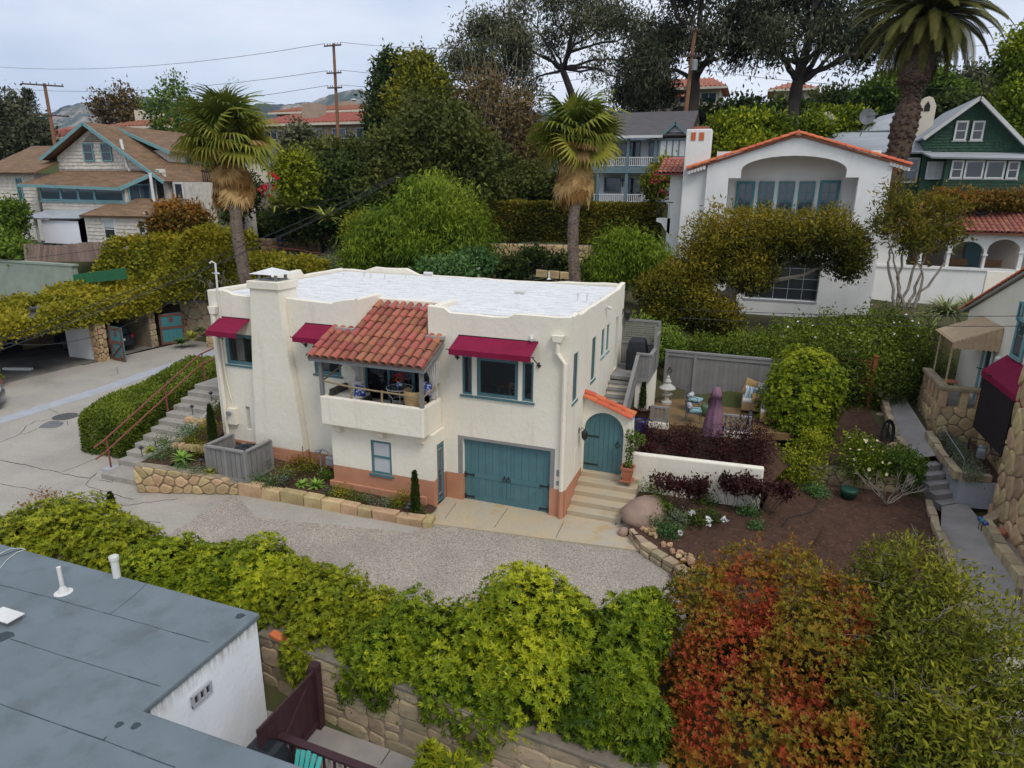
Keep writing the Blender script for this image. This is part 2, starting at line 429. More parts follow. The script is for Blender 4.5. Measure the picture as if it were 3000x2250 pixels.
# ------------------------------------------------------------------ stones
def clip_poly(poly,m,n):
    out=[]
    for i in range(len(poly)):
        a,b=poly[i],poly[(i+1)%len(poly)]
        da=(a[0]-m[0])*n[0]+(a[1]-m[1])*n[1];db=(b[0]-m[0])*n[0]+(b[1]-m[1])*n[1]
        if da<=0:out.append(a)
        if da*db<0:t=da/(da-db);out.append((a[0]+(b[0]-a[0])*t,a[1]+(b[1]-a[1])*t))
    return out
def voronoi(U,V,n,asp,seed,jit=.36):
    """cells of a jittered brick pattern filling U x V"""
    q=random.Random(seed);rows=max(1,int(round(math.sqrt(n*V*asp/U))));cols=max(1,int(round(n/rows)));sites=[]
    for j in range(rows):
        for i in range(-1,cols+1):
            sites.append(((i+.5+(.5 if j%2 else 0)*1+q.uniform(-jit,jit))*U/cols,(j+.5+q.uniform(-jit,jit))*V/rows))
    cells=[]
    for i,s in enumerate(sites):
        poly=[(0,0),(U,0),(U,V),(0,V)]
        for j,o in enumerate(sites):
            if i==j or abs(o[0]-s[0])>4*U/cols or abs(o[1]-s[1])>4*V/rows:continue
            dx,dy=(o[0]-s[0]),(o[1]-s[1])*asp**0
            poly=clip_poly(poly,((s[0]+o[0])/2,(s[1]+o[1])/2),(dx,dy))
            if len(poly)<3:break
        if len(poly)>=3:cells.append(poly)
    return cells
def coursed(U,V,n,asp,seed,jit=.12):
    """uneven courses of squared rubble"""
    q=random.Random(seed);rows=max(1,int(round(math.sqrt(n*V*asp/U))));hs=[q.uniform(.7,1.35)for _ in range(rows)];k=V/sum(hs);cells=[];v=0;aw_=U*rows/n
    bnd=lambda u,j:0 if j==0 else .03*math.sin(u*2.3+j*1.7)+.02*math.sin(u*5.1+j)
    for j,h in enumerate(hs):
        h*=k;u=-q.uniform(0,aw_)
        while u<U:
            w_=aw_*q.uniform(.55,1.6);a,b=max(0,u),min(U,u+w_)
            if b-a>.08:
                J=lambda s:q.uniform(-jit,jit)*s
                lo=lambda x:v+(bnd(x,j)if j else 0);hi=lambda x:v+h+(bnd(x,j+1)if j<rows-1 else 0);m_=(a+b)/2
                cells.append([(a+J(h),lo(a)),(m_,lo(m_)+J(h)*.4),(b+J(h),lo(b)),(b+J(h),hi(b)+J(h)*.5),(m_+J(h),hi(m_)+J(h)*.3),(a+J(h),hi(a)+J(h)*.5)])
                if q.random()<.12 and h>.25:p=cells.pop();mid=(lo(m_)+hi(m_))/2;cells+=[[p[0],p[1],p[2],(p[2][0],mid),(p[0][0],mid+J(h))],[(p[5][0],mid+.01),(p[3][0],mid+.01),p[3],p[4],p[5]]]
            u+=w_
        v+=h
    return cells
def stone_wall(parent,m,mm,o,ud,vd,nd,U,V,n,seed=0,asp=1.0,gap=.02,proud=.05,back=.25,name='stone',top=None,jit=.36,rows=False):
    """mortar slab + one chamfered stone per cell. o origin, ud/vd/nd unit directions; top(u) limits height"""
    o,ud,vd,nd=(np.array(a,float)for a in(o,ud,vd,nd));q=random.Random(seed)
    P=lambda u,v,d:o+ud*u+vd*v+nd*d
    mb=MB();st=10 if top else 1
    for i in range(st):
        a,b=U*i/st,U*(i+1)/st;ta,tb=(min(V,top(a)),min(V,top(b)))if top else(V,V)
        pl=[P(a,0,-back),P(b,0,-back),P(b,tb,-back),P(a,ta,-back)]
        mb.prism(pl if np.dot(np.cross(ud,vd),nd)>0 else pl[::-1],nd*(back-.0))
    mb.build('mortar',mm,parent)
    off=origin(parent);off=np.zeros(3)if off is None else off
    for poly in(coursed(U,V,n,asp,seed)if rows else voronoi(U,V,n,asp,seed,jit)):
        if top:poly=[(u,min(v,top(u)))for u,v in poly]
        c=np.mean(poly,0);pl=[]
        for p in poly:
            d=np.array(p)-c;L=np.linalg.norm(d)
            if L<.015:continue
            pl.append(c+d*max(.2,1-gap*1.2/L))
        if len(pl)<3:continue
        ar=.5*abs(sum(pl[i][0]*pl[(i+1)%len(pl)][1]-pl[(i+1)%len(pl)][0]*pl[i][1]for i in range(len(pl))))
        if ar<.004:continue
        # round the corners a little
        rp=[]
        k=len(pl)
        for i in range(k):
            a,b,d=pl[i-1],pl[i],pl[(i+1)%k];rp.append(b*.78+a*.22);rp.append(b*.78+d*.22)
        h=proud*q.uniform(.5,1.3);tl=(q.uniform(-.25,.25),q.uniform(-.25,.25));k=len(rp);vs=[]
        for s_,dd in((1,-.04),(1,h*.55),(.84,h)):
            for p in rp:
                e=c+(p-c)*s_;vs.append(P(e[0],e[1],dd+(tl[0]*(e[0]-c[0])+tl[1]*(e[1]-c[1]))*.3*(dd>0)))
        ctr=P(c[0],c[1],h*1.05);vs.append(ctr)
        fs=[(a_*k+i,a_*k+(i+1)%k,(a_+1)*k+(i+1)%k,(a_+1)*k+i)for a_ in range(2)for i in range(k)]+[(2*k+i,2*k+(i+1)%k,3*k)for i in range(k)]
        cc=P(c[0],c[1],0);me=bpy.data.meshes.new(name);me.from_pydata([tuple(np.array(v)-cc)for v in vs],[],fs);me.update();me.materials.append(m)
        inst(me,name,parent,cc)
_rock=[]
def rock_meshes(m):
    res=[]
    for k in range(7):
        q=np.random.default_rng(40+k);g=3;vs={};fs=[];V=[]
        def vid(p):
            key=tuple(np.round(p,4))
            if key not in vs:vs[key]=len(V);V.append(p)
            return vs[key]
        L=np.linspace(-1,1,g)
        for ax in range(3):
            for sg in(-1,1):
                for i in range(g-1):
                    for j in range(g-1):
                        c=[]
                        for a,b in((i,j),(i+1,j),(i+1,j+1),(i,j+1)):
                            p=np.zeros(3);p[ax]=sg;p[(ax+1)%3]=L[a];p[(ax+2)%3]=L[b];c.append(vid(p))
                        fs.append(tuple(c if sg>0 else c[::-1]))
        A=np.array(V);nn=np.linalg.norm(A,axis=1,keepdims=True);A=A/nn*(.55*nn+.5)*.62
        A=A*(1+q.normal(size=(len(A),1))*.07)+q.normal(size=A.shape)*.03
        me=bpy.data.meshes.new('rock');me.from_pydata(A.tolist(),[],fs);me.update();me.materials.append(m)
        res.append(me)
    return res
# barrel roof tile: open half pipe with thickness, length 1 along +Y going up the slope, radius about .5
def tile_mesh(m,n=7,r0=.5,r1=.42,th=.08,lift=.06):
    mb=MB()
    for(y,r)in((0,r0),(1,r1)):
        for rr in(r,r-th):
            for j in range(n+1):
                a=math.pi*j/n;mb.v.append((rr*math.cos(a),y,rr*math.sin(a)*.85+lift*(1-y)))
    k=n+1
    for j in range(n):
        mb.f.append((j,j+1,2*k+j+1,2*k+j));mb.f.append((k+j+1,k+j,3*k+j,3*k+j+1));mb.f.append((j+1,j,k+j,k+j+1))
    mb.f.append((0,2*k,3*k,k));mb.f.append((n,k+n,3*k+n,2*k+n))
    me=mb.mesh('tile',None,False);me.materials.append(m)
    return me
def tile_slope(parent,me,o,ud,sd_,nx,ny,pitch,length,name='tile',keep=None,wid=None,jit=.012,seed=3):
    """rows of barrel tiles: o lower-left corner, ud along the eave, sd_ up the slope"""
    q=random.Random(seed);o,ud,sd_=Vector(o),Vector(ud).normalized(),Vector(sd_).normalized();nn=ud.cross(sd_).normalized()
    wid=wid or pitch*1.0
    for j in range(ny):
        for i in range(nx):
            p=o+ud*(pitch*(i+.5))+sd_*(length*.86*j)+nn*(.01+q.uniform(0,jit))
            if keep and not keep(p):continue
            a=q.gauss(0,.02);u2=(ud*math.cos(a)+sd_*math.sin(a));s2=nn.cross(u2)
            inst(me,name,parent,p,frame_mat(u2,s2,nn),(wid,length,wid))

# ================================================================== materials
STUCCO=mat('stucco_cream',(.79,.735,.62),(.75,.69,.57),.88,.9,p=(.3,.7),bump=.5,bscale=5,dirt=(.62,.555,.455),dscale=1.1,dp=(.56,.85),dstretch=(2.2,2.2,.22),fine=.06)
SALMON=mat('plinth_salmon',(.50,.235,.135),(.44,.20,.115),.85,1.2,bump=.2,bscale=10,dirt=(.40,.2,.13),dscale=2.5,dp=(.6,.8))
WHITE=mat('stucco_white',(.80,.79,.76),(.73,.72,.69),.85,.9,bump=.25,bscale=8,dirt=(.58,.57,.54),dscale=.9,dp=(.58,.82),dstretch=(1.5,1.5,.25))
WHITED=mat('wall_white_weathered',(.80,.82,.84),(.74,.76,.79),.85,1.4,bump=.35,bscale=7,dirt=(.42,.4,.34),dscale=1.3,dp=(.66,.84),dstretch=(2,2,.5))
TEAL=mat('teal_paint',(.075,.175,.195),(.065,.15,.17),.55,2.5,bump=.05,bscale=20)
TEAL2=mat('teal_trim',(.06,.22,.24),(.05,.18,.2),.5,2)
TEALOLD=mat('teal_trim_faded',(.13,.3,.32),(.2,.33,.34),.7,3)
GREY=mat('grey_wood_paint',(.215,.205,.195),(.185,.178,.17),.7,2,bump=.12,bscale=14,rand=.07)
GREYT=mat('grey_trim',(.26,.25,.24),(.22,.21,.2),.7,2,bump=.05)
MAROON=mat('awning_canvas',(.22,.010,.045),(.18,.008,.036),.85,3,bump=.08,bscale=200,spec=.2)
IRON=mat('black_iron',(.012,.012,.014),(.02,.02,.02),.5,8,spec=.5)
TERRA=mat('roof_tile_clay',(.36,.105,.06),(.29,.085,.055),.9,5,bump=.2,bscale=30,rand=.2,dirt=(.25,.185,.14),dscale=6,dp=(.52,.7))
TERRA2=mat('roof_tile_new',(.56,.135,.05),(.48,.11,.045),.8,4,rand=.12,dirt=(.36,.13,.07),dscale=5)
TERRAF=mat('roof_tile_far',(.36,.13,.085),(.28,.10,.07),.9,2,rand=.15,dirt=(.26,.14,.1),dscale=3)
MORTARG=mat('mortar_grey',(.36,.34,.31),(.28,.27,.25),.9,8,bump=.3)
ROOFW=mat('white_roof_coating',(.76,.75,.735),(.61,.605,.595),.8,1.6,p=(.35,.75),bump=.3,bscale=12,fine=.3,dirt=(.40,.40,.41),dscale=4,dp=(.5,.75),stretch=(.5,2.5,1),dstretch=(.5,1.6,1))
ROOFG=mat('grey_roof_felt',(.17,.205,.222),(.135,.165,.18),.95,.7,p=(.3,.7),bump=.2,bscale=120,fine=.5,dirt=(.115,.13,.135),dscale=1.3,dp=(.5,.75),spec=.2)
SEAM=mat('felt_seam',(.05,.065,.075),rough=.9)
CONC=mat('alley_concrete',(.40,.365,.31),(.30,.27,.235),.9,.45,p=(.3,.75),bump=.15,bscale=25,fine=.2,dirt=(.2,.18,.16),dscale=.35,dp=(.56,.8))
CONCB=mat('concrete_blue_grey',(.40,.41,.44),(.34,.35,.37),.9,1.5,bump=.1)
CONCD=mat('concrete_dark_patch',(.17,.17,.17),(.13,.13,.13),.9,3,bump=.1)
CRACK=mat('crack_dark',(.06,.052,.045),rough=1)
APRON=mat('apron_buff',(.47,.375,.24),(.40,.36,.29),.85,.9,p=(.35,.7),bump=.08,dirt=(.42,.27,.1),dscale=1.1,dp=(.55,.75),fine=.12,bscale=30)
STEPC=mat('step_concrete',(.34,.31,.265),(.27,.25,.22),.9,2,bump=.15,dirt=(.18,.165,.145),dscale=3,dp=(.55,.8))
PATHC=mat('path_concrete',(.33,.30,.275),(.26,.235,.22),.9,1.4,bump=.12,dirt=(.26,.225,.19),dscale=2.4,dp=(.55,.8))
GRAVEL=gravel_mat('pea_gravel',[(.15,.12,.10),(.32,.265,.21),(.45,.375,.295),(.55,.47,.37),(.28,.24,.20),(.66,.60,.52)],40,.6)
SOIL=mat('soil',(.085,.047,.032),(.055,.031,.022),1,3,bump=.8,bscale=18,dirt=(.13,.085,.06),dscale=9,dp=(.55,.7),spec=.1)
MULCH=mat('terrain_soil',(.10,.075,.045),(.06,.06,.03),1,.35,bump=.5,bscale=8,dirt=(.06,.075,.025),dscale=.3,dp=(.45,.65),spec=.1)
SAND=mat('sandstone',(.50,.365,.20),(.40,.27,.14),.9,3.5,bump=.5,bscale=9,rand=.25,dirt=(.30,.22,.13),dscale=5,dp=(.55,.75))
SANDG=mat('sandstone_weathered',(.40,.31,.19),(.30,.235,.15),.9,3,bump=.55,bscale=8,rand=.22,dirt=(.18,.15,.11),dscale=4,dp=(.55,.75))
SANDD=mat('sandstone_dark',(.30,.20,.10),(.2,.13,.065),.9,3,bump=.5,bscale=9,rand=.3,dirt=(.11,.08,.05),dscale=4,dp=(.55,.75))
MORT=mat('mortar_sand',(.30,.245,.17),(.22,.18,.13),.95,5,bump=.5,bscale=25)
MORTD=mat('mortar_dark',(.19,.16,.12),(.14,.12,.09),.95,5,bump=.5,bscale=25)
ROCKP=mat('boulder_pink',(.33,.22,.165),(.26,.18,.14),.9,2.5,bump=.5,bscale=7,dirt=(.2,.15,.12),dscale=3)
COBBLE=mat('cobble',(.45,.29,.15),(.36,.24,.14),.85,4,bump=.3,rand=.3)
GLASS=glass_mat('window_glass',(.03,.036,.042))
GLASSB=glass_mat('window_glass_blue',(.035,.06,.085))
GLASSC=glass_mat('clear_glass',(.02,.024,.026),tr=.72)
SCREENM=mat('insect_screen',(.10,.115,.12),(.12,.135,.14),.6,2,spec=.5)
BLINDW=mat('window_blind',(.5,.52,.53),(.44,.46,.47),.8,1)
FABW=mat('white_fabric',(.66,.63,.58),(.58,.55,.5),.95,4,bump=.2,bscale=20)
BARK=mat('bark_brown',(.105,.075,.05),(.06,.045,.032),.95,4,bump=.8,bscale=9,stretch=(3,3,.6))
BARKD=mat('bark_dark',(.045,.034,.027),(.028,.022,.018),.95,4,bump=.6,bscale=7)
BARKG=mat('bark_grey',(.24,.205,.165),(.15,.125,.1),.95,4,bump=.7,bscale=8,stretch=(3,3,.5))
PALMT=mat('palm_trunk',(.17,.125,.095),(.085,.062,.048),.95,5,bump=.9,bscale=6,stretch=(1,1,3))
DATET=mat('date_palm_trunk',(.085,.052,.034),(.04,.026,.018),.95,5,bump=.8,bscale=6,rand=.2)
POLE=mat('pole_wood',(.23,.105,.05),(.15,.08,.045),.9,2,bump=.3,bscale=10,stretch=(4,4,.3))
WIRE=mat('wire_dark',(.03,.03,.032),rough=.7)
PIPEW=mat('white_pipe',(.68,.67,.64),(.6,.59,.56),.6,4,dirt=(.3,.17,.1),dscale=7,dp=(.68,.76))
METALG=mat('grey_metal',(.30,.31,.32),(.24,.25,.26),.5,6,metal=.3)
RAILR=mat('red_rail_paint',(.23,.065,.055),(.18,.05,.045),.55,5,dirt=(.14,.055,.04),dscale=6)
PURP=mat('purple_brown_paint',(.055,.021,.026),(.042,.017,.021),.55,3,bump=.1)
DARKP=mat('dark_plastic',(.012,.015,.02),(.018,.021,.026),.5,4,bump=.05,spec=.4)
DARKV=mat('interior_shade',(.022,.02,.019),(.03,.026,.024),.9,2)  # near-black colour stands in for shade inside openings and recesses
ROOMM=mat('room_wall',(.30,.26,.22),(.26,.22,.19),.9,1)
WOODB=mat('brown_wood',(.24,.115,.05),(.17,.08,.035),.6,5,stretch=(1,6,1))
WICKER=mat('tan_wicker',(.46,.31,.15),(.36,.24,.11),.8,30,bump=.3,bscale=60)
# foliage
L_PITT=leaf_mat('leaf_pittosporum',[(.014,.028,.004),(.048,.078,.006),(.12,.155,.009),(.26,.265,.016)],.22,.4,.5)
L_PITTY=leaf_mat('leaf_pittosporum_young',[(.03,.046,.005),(.085,.105,.008),(.16,.175,.011),(.28,.265,.02)],.22,.4,.5)
L_BOX=leaf_mat('leaf_clipped_hedge',[(.022,.038,.008),(.05,.075,.011),(.095,.125,.015),(.14,.17,.025)])
L_IVY=leaf_mat('leaf_ivy',[(.03,.045,.008),(.085,.095,.010),(.17,.155,.014),(.24,.19,.02)])
L_FICUS=leaf_mat('leaf_long_hedge',[(.018,.024,.006),(.048,.05,.008),(.105,.09,.012),(.17,.13,.02)])
L_DARK=leaf_mat('leaf_dark_green',[(.008,.017,.007),(.02,.036,.010),(.042,.06,.014),(.08,.095,.024)])
L_MID=leaf_mat('leaf_mid_green',[(.016,.036,.009),(.04,.075,.013),(.08,.125,.018),(.14,.18,.03)])
L_OAK=leaf_mat('leaf_oak',[(.013,.019,.006),(.032,.042,.010),(.06,.068,.016),(.095,.095,.028)])
L_PEP=leaf_mat('leaf_pepper',[(.03,.055,.006),(.065,.105,.009),(.115,.16,.014),(.17,.21,.025)],.35)
L_EUC=leaf_mat('leaf_eucalyptus',[(.026,.03,.021),(.055,.06,.04),(.095,.095,.064),(.145,.135,.10)],.15)
L_EUCD=leaf_mat('leaf_eucalyptus_dark',[(.012,.018,.012),(.026,.034,.021),(.05,.054,.036),(.085,.08,.058)],.15)
L_BROWN=leaf_mat('leaf_brown_twigs',[(.04,.03,.02),(.075,.05,.028),(.12,.08,.04),(.1,.085,.035)],.15)
L_PHOT=leaf_mat('leaf_photinia',[(.022,.030,.007),(.075,.075,.011),(.17,.115,.014),(.18,.07,.016),(.20,.032,.016)],.22,.4,.5)
L_BRONZE=leaf_mat('leaf_bronze',[(.03,.03,.010),(.08,.06,.014),(.16,.085,.018),(.22,.075,.02)])
L_PURP=leaf_mat('leaf_purple',[(.010,.005,.006),(.024,.008,.010),(.045,.013,.018),(.085,.035,.035)])
L_OLIVE=leaf_mat('leaf_olive_shrub',[(.026,.034,.006),(.065,.075,.009),(.125,.125,.013),(.24,.21,.02)])
L_YEW=leaf_mat('leaf_clipped_tree',[(.018,.022,.005),(.055,.055,.007),(.12,.10,.010),(.19,.14,.016)])
L_HERB=leaf_mat('leaf_herb',[(.02,.05,.02),(.04,.09,.035),(.07,.13,.05),(.1,.16,.07)])
L_GREYG=leaf_mat('leaf_grey_green',[(.05,.07,.055),(.085,.11,.085),(.12,.145,.11),(.16,.18,.14)])
L_AGAVE=leaf_mat('leaf_succulent',[(.06,.13,.03),(.11,.20,.045),(.16,.26,.06),(.22,.3,.09)],.15)
L_YUCCA=leaf_mat('leaf_yucca',[(.06,.09,.02),(.13,.16,.03),(.22,.23,.05),(.3,.29,.1)],.15)
L_FAN=leaf_mat('leaf_fan_palm',[(.022,.036,.010),(.055,.074,.015),(.105,.122,.02),(.19,.18,.035)],.25)
L_FANDEAD=leaf_mat('leaf_fan_palm_dead',[(.10,.05,.022),(.17,.085,.035),(.25,.14,.065),(.34,.22,.12)],.15,.8)
L_DATE=leaf_mat('leaf_date_palm',[(.018,.022,.010),(.038,.042,.014),(.07,.068,.018),(.12,.10,.03)],.15)
FLW=leaf_mat('white_flower',[(.7,.7,.66),(.8,.8,.76)],.2,.8)
FLY=leaf_mat('pale_yellow_flower',[(.62,.58,.3),(.7,.66,.42)],.2,.8)
FLR=leaf_mat('red_flower',[(.5,.01,.03),(.62,.02,.05)],.2,.8)
TWIG=mat('pale_twig',(.28,.24,.2),(.2,.17,.14),.9,8)

# ================================================================== terrain
CTRL=[]
for x in range(-44,5,4):
    for y in(-6,-3,0,3,6):CTRL.append((x,y,-.18))
for x in range(-28,-14,4):CTRL+=[(x,10,-.15),(x,13,.2)]
for x in(-12,-8,-4,0):CTRL+=[(x,8,.5),(x,11,2.6),(x,15,3.9)]
for x in range(-30,4,4):CTRL+=[(x,-9,-2.05),(x,-14,-2.2),(x,-20,-2.6)]
for x in range(4,13,2):CTRL+=[(x,-6,-.2),(x,-3,.05),(x,0,.15),(x,2,.2),(x,-9,-.7),(x,-14,-2),(x,-20,-2.6)]
for x in range(14,30,4):CTRL+=[(x,-9,-1.2),(x,-14,-2.2),(x,-20,-2.6)]
CTRL+=[(2,1,.1),(3,2.6,.5),(4,4,1.1),(2,8,1.1),(5,8,1.2),(5,11,2.2),(1,11,2.3),(8,5,.25),(8,8,.9),(8.5,11,1.2),(11,5,-.3),(11,8,.7),(11,12,1.2),(10,15,2.2),(6,15,3.2),
         (7,3.5,.2),(9,3.5,.15),(13,3,-.3),(14,8,.5),(16,12,1.5),(20,5,0),(25,15,4),(18,20,4),(5,19,3.4),(12,19,4),
         (-10,20,4.0),(-4,18,4.2),(-16,20,4.2),(-22,14,3.2),(-25,18,3.8),(-27,23,4),(-33,24,4.1),(-37,31,4.15),(-32,29,4.1),(-30,26,4.05),(-12,28,4.2),(-6,28,4.2),(-18,28,4.2),(-12,33,4.8),(-6,33,4.8),(-18,33,4.8),(-1,28,4.2),(14,23,3.6),(18,25,3.8),(22,25,4.2),(14,26,3.9),(18,22,3.6),(-24,34,6.5),
         (-36,8,3.4),(-36,3,3.4),(-34,13,4.3),(-38,12,4.6),(-33,18,5.2),(-40,15,5.5),(-45,20,6),(-40,24,6),(-50,10,5.5),(-40,-2,0),(-60,5,6),(-60,25,9),(-45,34,7),(-38,38,6.5),
         (-5,43,9.2),(-12,40,8),(-25,42,8),(-35,48,9),(-43,60,11.5),(-43,75,12.5),(-66,38,13),(-3,55,13),(-5,87,18.5),(10,32,8.5),(19,38,9.6),(28,36,10),(20,55,14),(40,60,17),
         (-100,60,16),(-60,100,16),(0,120,22),(50,110,26),(-120,20,12),(70,30,14),(60,0,4),(-120,-30,0),(80,-40,-3),(0,-60,-4),(-40,-40,-2)]
CT=np.array(CTRL,float)
def H(x,y):
    d2=(CT[:,0]-x)**2+(CT[:,1]-y)**2+.05;ww=d2**-1.9
    return float((ww*CT[:,2]).sum()/ww.sum())
xs=np.concatenate([[-6000,-2500,-1000,-400,-200],np.arange(-120,-46,8),np.arange(-46,24,1.4),np.arange(24,80,8),[120,200,400,1000,2500,6000]])
ys=np.concatenate([[-3000,-800,-200,-80],np.arange(-40,-14,5),np.arange(-14,48,1.4),np.arange(48,130,8),[160,220,400,800,1500,3000,6000]])
mb=MB();nx_,ny_=len(xs),len(ys)
for y in ys:
    for x in xs:
        z=H(x,y);far=max(abs(x),abs(y))
        if-45<x<-29.5 and 1<y<14.2:z=-.25
        if-29.5<=x<-20 and 1<y<14.5:z=min(z,-.2)
        if 10.4<x<13.5 and-8<y<5.7:z=min(z,-.6)
        if y<-7.3 and x<4.4:z=min(z,-2.3)
        if 2<x<11.2 and-7<y<5.2:z-=.35
        if-47<x<-20 and 19.5<y<30.6:z=min(z,3.6)
        if-31.5<x<-15 and 8<y<15.4+(x+31)*.28:z=min(z,-.25)
        if-13.6<x<1 and-1<y<8.6:z=min(z,-.25)
        if far>200:z=14 if y>0 else-3
        mb.v.append((x,y,z))
for j in range(ny_-1):
    for i in range(nx_-1):mb.f.append((j*nx_+i,j*nx_+i+1,(j+1)*nx_+i+1,(j+1)*nx_+i))
struct('terrain',MULCH,mb,True)

def sheet(name,m,pts,z=None,thick=0):
    mb=MB();P=[(p[0],p[1],(p[2]if z is None else z))for p in pts]
    ar=sum(P[i][0]*P[(i+1)%len(P)][1]-P[(i+1)%len(P)][0]*P[i][1]for i in range(len(P)))
    if ar<0:P=P[::-1]
    if thick:mb.prism([(a,b,c-thick)for a,b,c in P],(0,0,thick))
    else:mb.add(P,[tuple(range(len(P)))])
    return struct(name,m,mb)
# alley and driveway
sheet('alley',CONC,[(-60,-7.9,0),(-5,-7.5,0),(-3.5,-5.2,0),(-2,-1,0),(-14,-1,0),(-14.2,9,0),(-24,16,0),(-30.5,16,0),(-31,8,0),(-44,8,0),(-60,0,0)],-.012)
q=random.Random(4);g=[PZ(690-243*k/14+q.uniform(-7,7),1447+145*k/14+q.uniform(-3,3),0)for k in range(15)]
sheet('gravel_drive',GRAVEL,g+[(-12.2,-7.6,0),(-5,-7.4,0),(3.2,-7.0,0),(4.3,-4.6,0),PZ(1985,1690,0),PZ(1900,1634,0),(2.2,-.5,0),(-4,-.6,0),(-4,-2.5,0),(-9,-3.4,0)],.004)
ap=[PZ(1240,1530,.05),PZ(1400,1540,.05),PZ(1868,1612,.05)]
sheet('garage_apron',APRON,[ap[0],ap[2],(2.75,.6,.05),(2.2,1,.05),(0,.2,.05),(-.3,.25,.05),(-3.62,.25,.05),(-4.05,.1,.05),(-4.05,-.9,.05)],.05,.25)
# joints in the apron
mb=MB()
for x0,y0,x1,y1 in((1303,1520,1336,1475),(1448,1546,1488,1488),(1628,1576,1650,1532)):
    a=PZ(x0,y0,.05);b=PZ(x1,y1,.05);mb.bar((a[0],a[1],.052),(b[0],b[1],.052),.014,.004)
struct('apron_joint',CRACK,mb)
# blue-grey drain band across the alley, manhole, patch, cracks
band=[(0,1232),(270,1150),(430,1095),(560,1050),(640,1025)]
lo=[PZ(x,y+9,0)for x,y in band];hi=[PZ(x,y-9,0)for x,y in band]
sheet('drain_band',CONCB,lo+hi[::-1],-.006)
sheet('asphalt_patch',CONCD,[PZ(x,y,0)for x,y in((112,1253),(128,1240),(150,1232),(175,1233),(188,1238),(182,1245),(165,1252),(140,1254))],-.005)
mb=MB();c=PZ(191,1220,0);mb.lathe([(.5,-.02),(.5,.004),(.44,.006),(.43,-.001),(.0,.002)],(c[0],c[1],0),28)
tag(mb.build('manhole_cover',IRON),None,None);bpy.data.objects['manhole_cover'].data.materials[0]=mat('cast_iron',(.07,.07,.072),(.09,.088,.085),.7,20,bump=.4,bscale=30)
tag(bpy.data.objects['manhole_cover'],'round dark iron manhole cover in the alley concrete','manhole cover')
q=random.Random(5)
def crack(pts,wdt=.03):
    mb=MB();P=[]
    for(a,b)in zip(pts[:-1],pts[1:]):
        n=max(2,int(math.hypot(b[0]-a[0],b[1]-a[1])/14))
        for i in range(n):t=i/n;P.append((a[0]+(b[0]-a[0])*t+q.uniform(-3,3),a[1]+(b[1]-a[1])*t+q.uniform(-1.6,1.6)))
    P.append(pts[-1]);W=[PZ(x,y,0)for x,y in P]
    for a,b in zip(W[:-1],W[1:]):
        ww=wdt*q.uniform(.5,1.3);mb.bar((a[0],a[1],-.009),(b[0],b[1],-.009),ww,.004)
    o=struct('crack',CRACK,mb);return o
for pts in([(0,1346),(100,1368),(200,1390),(262,1400)],[(0,1296),(60,1270),(80,1248),(105,1232),(160,1226)],[(262,1400),(285,1385),(248,1420),(340,1450),(390,1462)],
            [(0,1417),(90,1432),(130,1445)],[(290,1404),(330,1412),(365,1362)],[(60,1270),(80,1268),(110,1255)],[(340,1076),(345,1095),(320,1100)],[(180,1382),(240,1362),(300,1335)],
            [(130,1195),(170,1210)],[(195,1232),(200,1246)],[(360,1480),(440,1470),(520,1460)],[(380,1525),(470,1530)]):crack(pts,.035 if pts[0][0]==0 and pts[0][1]==1346 else .022)

def edge_dirt(m,z0,z1,c):
    """grime washed down from the roof edge"""
    t=m.node_tree;b=t.nodes['Principled BSDF'];src=b.inputs['Base Color'].links[0].from_socket
    co=t.nodes.new('ShaderNodeTexCoord');sx=t.nodes.new('ShaderNodeSeparateXYZ');t.links.new(co.outputs['Object'],sx.inputs[0]);mr=t.nodes.new('ShaderNodeMapRange');mr.inputs[1].default_value=z0;mr.inputs[2].default_value=z1
    t.links.new(sx.outputs[2],mr.inputs[0]);n=_noise(t,3,5,.6,stretch=(3,3,.6));mu=t.nodes.new('ShaderNodeMath');mu.operation='MULTIPLY';t.links.new(mr.outputs[0],mu.inputs[0]);t.links.new(_ramp(t,n.outputs[0],.38,.62),mu.inputs[1])
    t.links.new(_mix(t,mu.outputs[0],src,c),b.inputs['Base Color'])
edge_dirt(WHITED,2.45,2.85,(.30,.27,.21))

# ================================================================== the cream house
HS=thing('stucco_house','cream stucco two storey house with flat white roof, maroon awnings and salmon plinth','house',(-6.6,0,0))
F0=Face('-Y',0.0);FB=Face('-Y',-.88);FR=Face('+X',0.0);FD=Face('+X',-4.07)
ZP=.97
w1=F0.rect(656,975,748,1075);w2=F0.rect(915,985,1001,1103);vent=F0.rect(718,1190,738,1260)
tl=(-3.45,3.70,-3.12,4.95);tm=(-2.96,3.70,-1.60,4.95);tr_=(-1.47,3.70,-1.11,4.95)
gd=(-3.45,.05,-.50,2.20);dd=(-7.05,3.12,-4.6,4.95)
sw=[FR.rect(1676,1183,1695.5,1027.6),FR.rect(1730,1119.5,1747.6,982.7),FR.rect(1760,1049,1773,959.6),FR.rect(1775,1033,1787,946.6),FR.rect(1796.8,1087.6,1814,924)]
